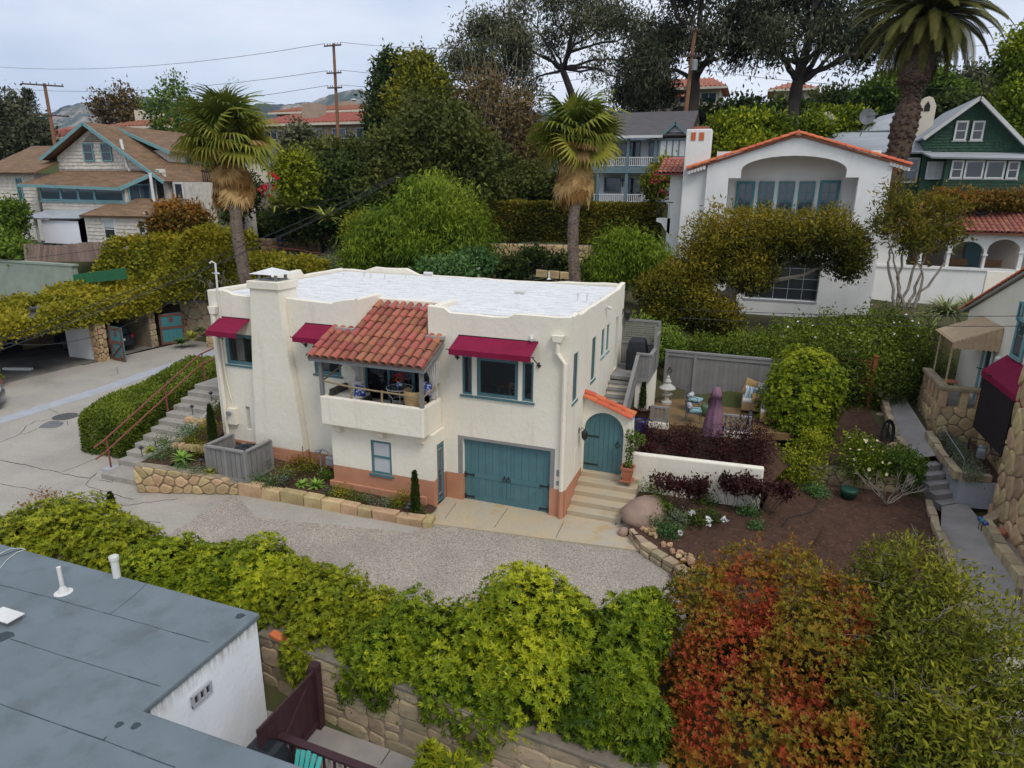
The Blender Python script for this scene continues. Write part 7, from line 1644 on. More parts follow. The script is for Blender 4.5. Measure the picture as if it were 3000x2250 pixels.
mb=MB();c=F.pix(*Z3(1640,930));mb.prism([F.p(c[0]+1.5*math.cos(k*.3142),.02,c[1]+1.2*math.sin(k*.3142))for k in range(11)][::-1],(0,-.05,0));mb.build('arched_opening',DARKV,t)
t,F,u0,u1,zt,zr_=far_block('hillside_villa','cream walled building glimpsed between the dark tree trunks',(2270,2380,262,345,250),100,0,m=CREAMF,wn=1,hip=2)
# grey roofed cottage with teal barge board behind the palm
ct=thing('small_cottage','small cream cottage with grey roof and teal barge board behind the fan palm','house',(-33,40,6));Fc=Face('-Y',36.5);pc=lambda x,y:Fc.pix(*Z2(x,y))
a=pc(160,610);b=pc(375,770);zl=pc(300,870)[1];mb=MB();Fc.poly(mb,[(a[0]-5,zl-3),(b[0]-.3,zl-3),(b[0]-.3,b[1]),(a[0],a[1]),(a[0]-5,a[1]-3.5)],0,-8);mb.build('wall',CREAMF,ct);gable_roof(ct,RFDK,Fc,a,(a[0]-5.2,a[1]-3.8),b,8,.5,.15,tm=TEAL2)
r=rc(Fc,Z2,262,765,340,870);window(ct,Fc,r,TEAL2,BLINDW,fw=.12,inset=-.06)
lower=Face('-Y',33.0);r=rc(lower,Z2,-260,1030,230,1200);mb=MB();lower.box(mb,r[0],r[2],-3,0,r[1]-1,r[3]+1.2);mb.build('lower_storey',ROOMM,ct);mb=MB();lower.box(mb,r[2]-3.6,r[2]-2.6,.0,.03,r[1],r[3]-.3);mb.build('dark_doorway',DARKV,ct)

# ================================================================== vegetation
def pb_(x,y,D,rx,ry,rd=None):
    c=PD(x,y,D);k=D/FPX;return(c[0],c[1],c[2],rx*k,(rd or min(rx,ry))*k,ry*k)
def tree(label,blobs,leaf,n,size,base=None,tr=.3,bark=BARKD,cat='tree',name='leafy_tree',group=None,depth=.55,bump=.25,bs=.9,seed=1,asp=.55,hang=0,per=4,clump=.35,vb=.45,vs=.3,vt=.18,up=.2,cut=.6,limbs=True,trunkname='trunk',flat=None,vn=.8):
    B=np.array(blobs);c=B[0]
    if base is None:base=(c[0],c[1],(B[:,2]-B[:,5]).min()-1)
    t=thing(name,label,cat,tuple(base),0,group)
    P,N=shell(blobs,n//per,depth,bump,bs,seed,cut,flat)
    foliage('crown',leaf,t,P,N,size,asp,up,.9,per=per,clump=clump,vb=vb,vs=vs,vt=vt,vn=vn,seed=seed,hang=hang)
    if limbs:
        mb=MB();top=np.array([c[0],c[1],c[2]]);fork=np.array(base)*.55+top*.45
        limb(mb,base,fork,tr,tr*.75,.06,seed,8)
        q=np.random.default_rng(seed)
        for i,b in enumerate(B):
            for k in range(3):e=b[:3]+unit(q.normal(size=(1,3)))[0]*b[3:6]*.75;limb(mb,fork,e,tr*.5,tr*.12,.12,seed*10+i*3+k,5)
        mb.build(trunkname,bark,t)
    return t
def bush(label,blobs,leaf,n,size,**k):
    k.setdefault('cat','shrub');k.setdefault('name','garden_shrub');k.setdefault('tr',.05);k.setdefault('per',3);k.setdefault('clump',.08);k.setdefault('trunkname','stem');k.setdefault('bs',2.5)
    return tree(label,blobs,leaf,n,size,**k)
def pitt(label,blobs,leaf,n,size,seed=1,name='pittosporum_shrub',ros=8,base=None,vt=.3,vb=.42,flat=None,vs=.28):
    """shrub of leaf whorls"""
    B=np.array(blobs);c=B[0];base=base or(c[0],c[1],(B[:,2]-B[:,5]).min()+.2);t=thing(name,label,'shrub',tuple(base))
    P,N=shell(blobs,n,.30,.16,2.2,seed,.8,flat)
    foliage('foliage',leaf,t,P,N,size,.30,.45,rosette=ros,vb=vb,vs=vs,vt=vt,vn=1.6,seed=seed,tilt=.35)
    P2,N2=shell([(b[0],b[1],b[2],b[3]*.82,b[4]*.82,b[5]*.82)for b in blobs],n//2,.5,.1,2.2,seed+1,.8,flat)
    foliage('inner_foliage',leaf,t,P2,N2,size*1.1,.35,.2,rosette=6,vb=.2,vs=.2,seed=seed+2)  # inner leaves coloured darker, standing in for shade in the gaps
    mb=MB();q=np.random.default_rng(seed)
    for b in B:
        for k in range(4):limb(mb,base,b[:3]+q.normal(size=3)*b[3:6]*.35,.06,.02,.1,seed+k,5)
    mb.build('stem',BARKD,t);return t

# ---------------------------------------------------------------- foreground hedge of pittosporum on the lower wall
def hb(x,y,Y,r,rz=None,ry=None):
    """blob whose top shows at pixel x,y, standing on plane Y"""
    c=PY(x,y,Y);rz=rz or r;return(c[0],c[1],c[2]-rz*.95,r,ry or r,rz)
pitt('rounded yellow green shrub between the grey roof and the alley',[hb(170,1478,-6.4,1.9,1.35,1.5),hb(330,1530,-6.6,1.2,1.3,1.3),hb(40,1530,-7.4,1.5,1.3)],L_PITTY,13000,.105,31)
pitt('low green shrub behind the white roof pipe',[hb(480,1585,-7.0,1.1,1.3,1.2),hb(620,1600,-6.9,1.15,1.3,1.1),hb(760,1600,-6.6,1.0,1.2,1.0)],L_PITT,12000,.1,32,vb=.5)
pitt('olive yellow shrub above the purple gate',[hb(850,1650,-6.6,.9,1.25,1.0),hb(960,1680,-6.7,.9,1.25,1.0),hb(1090,1745,-6.9,.8,1.2,1.0),hb(930,1790,-7.3,.9,1.0,.8)],L_PITTY,11000,.098,33,vb=.38)
pitt('trailing green shrub over the lower stone wall',[hb(1300,1900,-7.8,.8,1.1,.6),hb(1120,1840,-7.7,.9,1.0,.7),hb(1200,1755,-6.9,.75,1.2,.9),hb(1300,1790,-7.0,.6,1.1,.9),hb(1180,1860,-7.5,.8,1.2,.7),hb(1050,1860,-7.5,.7,1.0,.7)],L_PITT,9000,.098,34)
pitt('big rounded yellow green shrub in the middle of the gravel edge',[hb(1560,1690,-6.5,1.25,1.5,1.2),hb(1440,1760,-6.9,.95,1.4,1.0),hb(1680,1760,-6.9,1.0,1.5,1.0),hb(1560,1860,-7.6,1.2,1.6,.8),hb(1420,1930,-7.8,.9,1.2,.6)],L_PITT,17000,.102,35,vb=.52)
pitt('darker green shrub left of the red tipped photinia',[hb(1830,1760,-6.6,.8,1.6,.9),hb(1900,1730,-6.1,.55,1.0,.7),hb(1800,1900,-7.4,.9,1.7,.8),hb(1880,2000,-7.8,.8,1.5,.6),hb(1740,1950,-7.8,.8,1.4,.6)],L_PITT,12000,.1,36,vb=.36)
bush('bronze tipped shrub at the left edge beside the alley',[hb(130,1455,-4.9,1.1,1.0,1.0),hb(40,1500,-5.4,1.0,1.0)],L_BRONZE,9000,.1,seed=37,vt=.35,vb=.4)
c=PZ(332,1510,0);cypress('tiny dark cypress seedling at the concrete edge',(c[0],c[1],0),.75,.12,9)
bush('small brown leaved sprig on the gravel edge',[hb(950,1672,-6.0,.3,.5)],L_BRONZE,400,.12,seed=38)
bush('thin wispy green sprig on the gravel edge',[hb(1345,1760,-6.3,.35,.8)],L_MID,500,.1,seed=39)
# photinia, red new growth
pc_=PD(2270,1985,11.6);t=thing('photinia_shrub','large photinia shrub with red and orange new leaves in the foreground','shrub',(pc_[0],pc_[1]+.3,-1.6))
PB=[hb(2060,1660,-4.9,.85,1.3),hb(2200,1625,-4.6,1.0,1.4),hb(2340,1620,-4.5,.9,1.4),hb(2480,1700,-4.9,.8,1.4),hb(2150,1800,-6.0,1.3,1.8),hb(2380,1800,-6.0,1.3,1.8),hb(2250,1980,-7.0,1.5,1.8),hb(2080,2050,-7.4,1.1,1.6),hb(2450,2050,-7.4,1.0,1.7),hb(2300,2180,-8.0,1.3,1.4)]
P,N=shell(PB,34000,.42,.14,2.5,51,.7)
r51=np.random.default_rng(51)
def phv(P,N,b):
    tip=np.clip(wob(P,1.9,77)*.8+wob(P,5.5,78)*.5+N[:,2]*.45-.02,0,1);return .14+.3*np.clip(wob(P,1.7,79)+.5,0,1)+.75*tip
foliage('foliage',L_PHOT,t,P,N,.078,.42,.9,rosette=5,vs=.2,seed=52,tilt=.7,vfun=phv)
# upright shoots
sp_,sn_=[],[]
for i in range(520):
    k=r51.integers(0,len(P));
    if N[k,2]<.15:continue
    h=.12+.3*r51.random();m_=int(h*60)
    zz=np.linspace(0,h,m_);q_=P[k]+np.stack([r51.normal(size=m_)*.03,r51.normal(size=m_)*.03,zz],1);sp_.append(q_);a=r51.random(m_)*6.28;sn_.append(np.stack([np.cos(a),np.sin(a),.6+0*a],1))
sp_=np.concatenate(sp_);sn_=np.concatenate(sn_)
foliage('shoots',L_PHOT,t,sp_,sn_,.085,.38,.6,.5,vs=.25,seed=53,vfun=lambda P,N,b:.62+.3*wob(P,1.5,5))
mb=MB();q=np.random.default_rng(5)
for b in PB:limb(mb,(pc_[0],pc_[1]+.3,-1.6),b[:3],.07,.02,.1,int(b[0]*10)%97,5)
mb.build('stem',BARKD,t)
# open olive shrub at lower right
OB=[hb(2640,1580,-4.0,.9,1.0),hb(2780,1620,-4.3,1.0,1.2),hb(2700,1760,-5.6,1.2,1.4),hb(2880,1740,-5.2,1.1,1.3),hb(2980,1860,-6.0,1.0,1.3),hb(2800,1950,-6.8,1.4,1.4),hb(2640,1950,-6.6,.9,1.4),hb(2900,2120,-7.6,1.2,1.2)]
t=bush('loose olive green shrub with bare twigs in the lower right corner',OB,L_OLIVE,42000,.125,seed=61,depth=.85,asp=.3,per=7,clump=.1,vt=.35,vb=.42,vs=.3,name='olive_shrub',tr=.07)
tips=[];mb=MB()
for i in range(46):
    b=OB[i%len(OB)];q=random.Random(i);p=Vector(b[:3])+Vector((q.uniform(-1,1)*b[3],q.uniform(-1,1)*b[4],q.uniform(-.2,.9)*b[5]))*.8;branches(mb,p,(q.uniform(-1,1),-.6,q.uniform(-.2,.8)),.35,.012,2,i,.8,.1,tips,(2,3),4)
tag(mb.build('bare_twigs',TWIG,t),kind='stuff')
pitt('pale green shrub glimpsed beside the lower patio wall',[hb(1270,2200,-9.3,.35,.5),hb(1340,2225,-9.3,.35,.5)],L_PITTY,160,.2,62)
# ---------------------------------------------------------------- garden right of the house
pitt('tall rounded glossy green shrub beside the patio sofa',[(7.05,8.2,3.25,1.3,1.3,1.1),(7.0,7.95,2.4,1.42,1.4,1.4),(6.95,7.75,1.6,1.3,1.25,1.1)],L_PITT,12000,.1,71,vb=.42,vt=.42)
PUR=[hb(1905,1230,4.4,.5,.65),hb(1960,1250,4.2,.55,.6),hb(2020,1250,4.0,.5,.6),hb(2120,1260,4.0,.6,.6),hb(2190,1225,4.4,.75,.9),hb(2230,1240,4.0,.6,.9),hb(2000,1290,3.2,.6,.45),hb(2120,1300,3.1,.6,.45),hb(1900,1285,3.3,.5,.45),hb(2210,1330,2.9,.5,.5)]
t=bush('mass of dark purple leaved shrubs behind the white garden wall',PUR,L_PURP,16000,.085,seed=72,depth=.9,asp=.4,up=.7,base=(3.8,3.8,1.3),vt=.1,name='purple_shrub')
for i,(lb,xs_)in enumerate((('young purple plum shrub left against the white garden wall',(1985,2040)),('young purple plum shrub right against the white garden wall',(2180,2210)))):
    base=PZ(xs_[0]+15,1505,.4);t=thing('plum_shrub',lb,'shrub',tuple(base),0,'purple plum shrubs by the wall');mb=MB();tips=[]
    for k in range(13):q=random.Random(k+20*i);branches(mb,base+np.array([q.uniform(-.7,.7),q.uniform(-.15,.15),0]),(q.uniform(-.7,.7),q.uniform(-.2,.2),1),.50,.012,2,k+50*i,.55,.3,tips,(2,4),4)
    mb.build('stem',BARKD,t);T=np.array([tuple(p)for p in tips]);foliage('foliage',L_PURP,t,T,np.tile((0,-.3,.6),(len(T),1)),.11,.5,.2,.9,per=10,clump=.08,vb=.55,vs=.35,seed=73+i)
def herb(label,x,y,z,r,h,leaf,n=500,size=.06,cat='plant',seed=1,name='garden_plant',group='low garden plants',**k):
    c=PZ(x,y,z);return bush(label,[(c[0],c[1],z+h*.45,r,r,h*.6)],leaf,n,size,seed=seed,cat=cat,name=name,group=group,base=(c[0],c[1],z),limbs=False,depth=.9,**k)
HERBS=[('green feathery herb beside the pink boulder',1935,1505,.35,.38,.5,L_MID),('bright green herb clump behind the cobbles',1925,1545,.32,.32,.35,L_HERB),('low green herb mound above the curved wall',1960,1570,.32,.4,.3,L_HERB),('grey green lavender mound among the herbs',1985,1530,.34,.35,.35,L_GREYG),
         ('leafy green clump at the foot of the white wall',1920,1445,.42,.42,.5,L_MID),('green rose leaves in the middle of the herb bed',2030,1535,.34,.35,.35,L_DARK),('green clump near the white roses',2080,1530,.34,.32,.4,L_DARK),('dark green herb behind the photinia tips',2190,1510,.36,.3,.3,L_HERB),('small green weed beside the photinia',2215,1548,.34,.22,.2,L_HERB),
         ('low green ground plant right of the white wall',2390,1445,.4,.45,.2,L_HERB),('shrub of green leaves at the base of the purple plum',2060,1470,.4,.5,.35,L_MID)]
for i,a in enumerate(HERBS):herb(*a,n=int(2200*a[4]),size=.07,seed=80+i)
bush('leafy light green shrub below the tall rounded shrub',[(7.0,4.9,1.0,.85,.8,.8),(7.3,5.3,1.6,.6,.6,.6),(6.7,4.7,.7,.7,.7,.5)],L_PITTY,7000,.085,seed=95,vb=.3,depth=.7,base=(7,4.9,.35))
t=bush('rose bush with pale yellow blooms on the terrace edge',[(9.0,5.2,1.3,.8,.7,.7),(8.7,5.4,1.7,.5,.5,.45)],L_PITT,4200,.09,seed=96,vb=.45,depth=.8,base=(8.9,5.2,.6))
P,N=shell([(9.0,5.2,1.4,.8,.7,.75),(8.7,5.4,1.8,.5,.5,.5)],110,.1,.2,2,5);foliage('blossom',FLY,t,P[:60],N[:60],.055,.9,.5,rosette=5,seed=6,tilt=.3)
bush('rounded dark green shrub left of the path steps',[(10.2,5.9,1.0,.75,.7,.65)],L_MID,6500,.085,seed=97,vb=.38,depth=.4,base=(10.2,5.9,.3))
mb=MB();tips=[]
for k in range(9):q=random.Random(k);branches(mb,(9.6,4.2,.3),(q.uniform(-1,1),q.uniform(-.8,.3),.7),.55,.02,2,k+7,.6,.1,tips,(2,3),4)
one('bare_shrub',TWIG,'leafless grey twiggy shrub on the lower soil','shrub',mb)
for i,(x,y)in enumerate(((2030,1505),(2078,1522),(2078,1532),(2122,1523),(1992,1562))):
    c=PZ(x,y,.75);t=thing('white_rose',('white rose nearest the plum stems','white rose above another white rose','lower white rose of a close pair','white rose beside the orange photinia tips','white rose nearest the curved wall')[i],'flower',(c[0],c[1],.35),0,'white roses in the herb bed');n=14;q=np.random.default_rng(i);foliage('petal',FLW,t,np.tile(c,(n,1))+q.normal(size=(n,3))*.02,unit(q.normal(size=(n,3))+(0,-.3,.6)),.09,.9,.3,seed=i);mb=MB();mb.tube([(c[0],c[1],.35),tuple(c)],.008,4);mb.build('stem',BARKD,t)
# climbing rose on the trellis
t=bush('climbing rose with dark leaves on the red lattice',[(8.2,12.0,3.0,.8,.35,.7),(8.0,12.0,2.2,.4,.3,.7),(9.2,12.0,3.1,.6,.35,.5),(9.1,11.9,2.2,.5,.3,.7),(8.8,11.8,1.6,.45,.3,.3)],L_DARK,5200,.1,seed=99,vb=.5,depth=.9,base=(8.8,11.9,1.2),name='climbing_rose')
# flowering hedge in front of the loggia house
FH=[hb(1960,985,12.5,1.6,1.5),hb(2080,985,12.8,1.5,1.5),hb(2200,965,13,1.6,1.7),hb(2330,945,13.5,1.7,1.9),hb(2450,925,14,1.8,2.1),hb(2580,912,14.5,1.8,2.2),hb(2660,930,14.5,1.4,2.2),hb(2300,1010,12.2,1.5,1.5),hb(2480,1000,13,1.6,1.8),hb(2600,1020,13.2,1.4,1.6)]
t=bush('long dark hedge dotted with small white flowers below the loggia house',FH,L_BOX,110000,.12,seed=101,vb=.34,vs=.4,depth=.3,per=3,clump=.12,name='flowering_hedge',base=(7.5,13.5,2.2),cat='hedge')
P,N=shell(FH[2:7],200,.05,.2,2.5,101);P=P[(N[:,1]<.2)];N=N[:len(P)];k=P[:,0]>6.2;foliage('blossom',FLW,t,P[k]+np.array([0,-.12,.08]),np.tile((0,-.7,.5),(k.sum(),1)),.055,.95,.2,rosette=4,seed=3,tilt=.2)
bush('dark shrubs in the shade behind the stone porch',[hb(2780,1080,15.5,1.8,2.0),hb(2700,1100,15.0,1.2,1.6),hb(2870,1060,16.5,1.6,2.2)],L_DARK,12000,.13,seed=103,vb=.45)
bush('bright green shrub beside the deck lattice',[hb(1880,930,10.5,.9,.9),hb(1960,950,11.0,.8,.8),hb(1900,975,9.8,.8,.7)],L_MID,6000,.12,seed=104,vb=.55)
# clipped dark tree with flat top
TY=[hb(2120,620,16.2,1.7,1.5,1.5),hb(2230,612,16.4,1.6,1.3,1.5),hb(2340,615,16.6,1.6,1.3,1.5),hb(2450,618,16.8,1.3,1.4,1.4),hb(2500,690,16.8,.9,1.1,1.1),hb(2060,700,15.9,1.3,1.6,1.3),hb(2200,720,16,1.5,1.2,1.4),hb(1980,770,15.4,1.2,1.2,1.2),hb(1920,800,15.2,.9,.9),hb(2050,830,15.3,1.2,1.2,1.2),hb(1950,860,15,1.0,1.0),hb(2130,890,15.2,.8,.8)]
t=tree('clipped tree with a flat bronze green top in front of the loggia house',TY,L_YEW,90000,.18,base=tuple(PY(2135,960,15.6)),tr=.22,bark=BARKG,seed=105,depth=.75,per=5,clump=.16,vb=.42,vs=.3,vt=.35,asp=.35,bump=.2,bs=1.5,name='clipped_tree',limbs=False)
mb=MB();b0=PY(2140,985,15.6);
for k,(x,y,r_)in enumerate(((2145,860,.26),(2090,900,.2))):
    a=b0+np.array([(-.5 if k else 0),0,0]);e=PY(x,y,15.7);limb(mb,a,e,r_,r_*.8,.05,k,8)
    for j,bb in enumerate(TY[k::2]):limb(mb,e,np.array(bb[:3]),r_*.6,.04,.12,j+9*k,6)
mb.build('trunk',BARKG,t)
# multi stemmed tree by the right loggia
t=thing('multi_stem_tree','loose multi stemmed tree in front of the tiled loggia wing','tree',tuple(PD(2650,900,30)));mb=MB();tips=[];b0=PD(2650,900,30)
for k,(x,y)in enumerate(((2640,640),(2690,610),(2740,650),(2600,680),(2720,700),(2790,690),(2670,720))):
    e=PD(x,y,30+.4*(k%3));f=b0+(e-b0)*.5+np.array([.2*(k-3),0,0]);limb(mb,b0+np.array([.13*(k-3),0,0]),f,.07,.05,.1,k,6);branches(mb,f,(e-f),float(np.linalg.norm(e-f))*.5,.045,3,k+3,.75,.15,tips,(2,3),5)
mb.build('trunk',BARKG,t);T=np.array([tuple(p)for p in tips]);foliage('crown',L_YEW,t,T,unit(T-T.mean(0)),.24,.28,.1,.9,per=26,clump=.3,vb=.5,vs=.35,seed=107)
# spiky variegated flax, yuccas, agaves
def spiky(label,c,n,L,leaf,wd=.05,seed=1,name='spiky_plant',group=None,up=.5,droop=.5):
    t=thing(name,label,'plant',tuple(c),0,group);r=np.random.default_rng(seed);me_=MB();V=[]
    for i in range(n):
        a=r.random()*6.283;el_=math.asin(min(1,max(-.1,up+(1-up)*r.random()**.8-.25*r.random())));l=L*(.7+.5*r.random());d=np.array([math.cos(a)*math.cos(el_),math.sin(a)*math.cos(el_),math.sin(el_)]);s=np.array([-math.sin(a),math.cos(a),0]);b=len(me_.v);v=.35+.5*r.random()
        for k in range(5):
            f=k/4;p=np.array(c)+d*l*f+np.array([0,0,-droop*l*f**2.2]);w_=wd*(1-f**1.8)*(.6+.4*min(1,f*4));me_.v+=[tuple(p-s*w_),tuple(p+s*w_)];V+=[v,v]
        for k in range(4):me_.f.append((b+2*k,b+2*k+1,b+2*k+3,b+2*k+2))
    me=me_.mesh('leaves',np.array(c));at=me.attributes.new('v','FLOAT','POINT');at.data.foreach_set('value',np.array(V,np.float32));mesh_obj('leaves',me,leaf,t);return t
spiky('large grey green striped flax clump behind the tan awning',PD(2770,925,29.5),260,1.7,leaf_mat('leaf_flax',[(.06,.085,.045),(.12,.145,.08),(.22,.23,.14),(.30,.29,.18)],.15),.055,1,up=.25,droop=.45)
spiky('smaller striped flax tuft right of the large one',PD(2840,905,30.5),130,1.3,leaf_mat('leaf_flax_light',[(.12,.15,.08),(.25,.26,.16)],.15),.05,5,up=.3,droop=.4)
for i,(x,y,D,L,lb)in enumerate(((808,600,52,1.8,'yellow green yucca left of the pair above the path'),(868,610,52,2.0,'largest yellow green yucca above the path'),(955,640,50,1.5,'yellow green yucca near the stone stairs'),(905,575,54,1.4,'small yucca behind the largest one'))):spiky(lb,PD(x,y,D),70,L,L_YUCCA,.11,10+i,'yucca_plant','yuccas above the path',.15,.25)
for i,(x,y,z,L,lb,lf)in enumerate(((535,1345,.8,.45,'bright green rosette succulent in the planter bed',L_AGAVE),(440,1325,.85,.35,'yellow green succulent near the bottom step',L_YUCCA),(615,1385,.6,.35,'yellow succulent beside the enclosure',L_YUCCA),(925,1425,.3,.42,'bright green agave under the gas meter',L_AGAVE),(885,1420,.32,.3,'leafy green succulent left of the agave',L_AGAVE),(620,1185,1.6,.3,'lime green succulent beside the stairs',L_AGAVE))):spiky(lb,PZ(x,y,z),46,L,lf,.05,20+i,'succulent_plant','succulents in the planter beds',.2,.25)
for i,(x,y,lb)in enumerate(((590,970,'green succulent on the stone planter in the alley'),(530,1005,'leafy rosette below the stone planter'),(560,990,'yellow green leaves beside the stone planter'),(535,945,'grassy tuft beside the stone planter pot'))):spiky(lb,PZ(x,y,.65 if i!=1 else .3),50,.75,(L_AGAVE,L_HERB,L_YUCCA,L_YUCCA)[i],.08,30+i,'succulent_plant','succulents by the alley planter',.3,.3)
BEDP=[(480,1310,.9,.45,.4,L_MID),(520,1320,.85,.4,.25,L_HERB),(560,1310,.85,.5,.4,L_OLIVE),(470,1345,.8,.4,.2,L_HERB),(590,1330,.8,.4,.4,L_OLIVE),(555,1270,1.2,.5,.3,L_HERB),(615,1265,1.3,.5,.5,L_OLIVE),(640,1215,1.6,.4,.6,L_OLIVE),(530,1375,.72,.3,.2,L_HERB),(580,1385,.65,.3,.2,L_GREYG),
        (745,1410,.42,.35,.3,L_HERB),(775,1375,.5,.3,.4,L_GREYG),(790,1420,.4,.3,.25,L_HERB),(840,1395,.42,.4,.4,L_OLIVE),(825,1415,.38,.35,.35,L_GREYG),(905,1385,.4,.45,.5,L_OLIVE),(875,1370,.42,.35,.5,L_BRONZE),(955,1405,.32,.35,.4,L_MID),(965,1450,.25,.25,.25,L_HERB),(1000,1455,.22,.4,.35,L_OLIVE),(1050,1470,.2,.35,.3,L_MID),(1085,1475,.2,.25,.35,L_GREYG),(1130,1485,.18,.25,.35,L_GREYG),(1180,1480,.18,.3,.5,L_OLIVE),(1160,1490,.18,.25,.35,L_OLIVE),(1225,1505,.16,.2,.2,L_MID)]
WHERE=['at the top of the planter bed by the steps','left of the rosette succulent','behind the rosette succulent','low by the stone wall corner','left of the slatted enclosure','above the pale edging stones','behind the edging stones','against the house corner','along the stone wall top','beside the enclosure foot','right of the slatted enclosure','behind the enclosure corner','on the stone wall edge right of the enclosure','below the chimney','in front of the chimney plinth','in front of the gas meter','under the copper pipe','below the grey gas meter','left of the salmon ledge','under the lower window left side','under the lower window','right of the lower window','left of the rose near the small cypress','rose beside the small cypress','front of the bed near the small cypress','at the foot of the small cypress']
for i,a in enumerate(BEDP):herb(('low plant ' if i%2 else 'small bush ')+WHERE[i],*a,n=int(1500*a[3]),size=.06,seed=120+i)
c=PZ(1218,1500,.16);cypress('slim dark cypress at the right end of the planter bed',tuple(c),1.35,.13,12);c=PZ(625,1290,1.2);cypress('slim dark cypress between the enclosure and the house corner',tuple(c),1.3,.14,14)
for i in range(9):
    x,y,z=((620,1175,1.8),(565,1215,1.5),(417,1338,.85),(593,1375,.7),(845,1430,.35),(730,1400,.45),(958,1462,.26),(1200,1505,.17),(1195,1515,.17))[i];c=PZ(x,y,z);mb=MB();mb.tube([tuple(c),(c[0],c[1],c[2]+.3)],.012,5);mb.lathe([(.02,.26),(.06,.3),(.09,.34),(.02,.4)],tuple(c),8);one('path_light',IRON,'small black path light '+('beside the top of the stairs','halfway down the stairs','at the stone wall corner','beside the enclosure','on the stone edging below the chimney','at the right foot of the enclosure','left of the lower window','left of the last small cypress','at the foot of the last small cypress')[i],'path light',mb,'black path lights')
for i in range(7):
    c=PZ(2770+12*i+(i%2)*15,1300+18*i,.92);bush('lavender clump number'.replace(' number','')+' in the concrete planter, '+('farthest','second from the porch','third from the porch','middle','third from the corner','second from the corner','nearest the corner')[i],[(c[0],c[1],1.08,.32,.3,.26)],L_GREYG,700,.1,seed=150+i,limbs=False,base=(c[0],c[1],.86),name='lavender_plant',group='lavender in the concrete planter',cat='plant',asp=.2,up=1.0)
# ---------------------------------------------------------------- hillside behind
LH0=PY(1375,592,36.5);LH1=PY(1945,595,36.5)
t=thing('long_hedge','long clipped olive brown hedge across the hillside behind the house','hedge',((LH0[0]+LH1[0])/2,37,5.6));P,N=boxshell(LH0[0],36.4,4.6,LH1[0],38.4,LH0[2],44000,.3,.1,161,'tlf',.25);foliage('foliage',L_FICUS,t,P,N,.26,.6,.2,.9,vb=.42,vs=.3,vt=.2,vn=1.0,seed=161);mb=MB();mb.box(LH0[0]+.3,36.8,5.5,LH1[0]-.3,38.2,LH0[2]-.4);mb.build('stem',BARKD,t)  # the box is an unseen dark core behind the leaves, not a stem
PEP=[pb_(1130,690,42,110,95),pb_(1250,640,42,115,105),pb_(1340,700,42,90,90),pb_(1200,740,41,130,60),pb_(1070,750,41.5,55,50),pb_(1240,580,42,60,50),pb_(1380,760,41,55,50)]
tree('weeping light green pepper tree behind the flat roof',PEP,L_PEP,60000,.34,base=tuple(PD(1180,830,42)),tr=.25,seed=162,hang=1.3,up=-.2,asp=.22,depth=.6,per=6,clump=.35,vb=.42,vs=.45,vt=.35,name='pepper_tree',bump=.42,bs=1.0)
tree('smaller weeping green tree between the second palm and the clipped tree',[pb_(1830,740,36,90,65),pb_(1900,770,36,70,60),pb_(1780,790,36,60,50)],L_PEP,16000,.3,base=tuple(PD(1830,850,36)),tr=.12,seed=163,hang=1.2,up=-.2,asp=.22,depth=.7,per=6,clump=.3,vb=.42,name='pepper_tree')
OAK=[pb_(1270,430,60,150,120),pb_(1170,490,60,110,110),pb_(1370,500,60,120,120),pb_(1260,580,59,170,90),pb_(1110,580,59,70,80),pb_(1430,590,59,70,80),pb_(1250,350,61,90,60)]
tree('broad dark oak in the middle of the hillside',OAK,L_OAK,56000,.42,base=tuple(PD(1270,690,60)),tr=.5,seed=164,depth=.45,per=5,clump=.5,vb=.45,vt=.3,name='oak_tree')
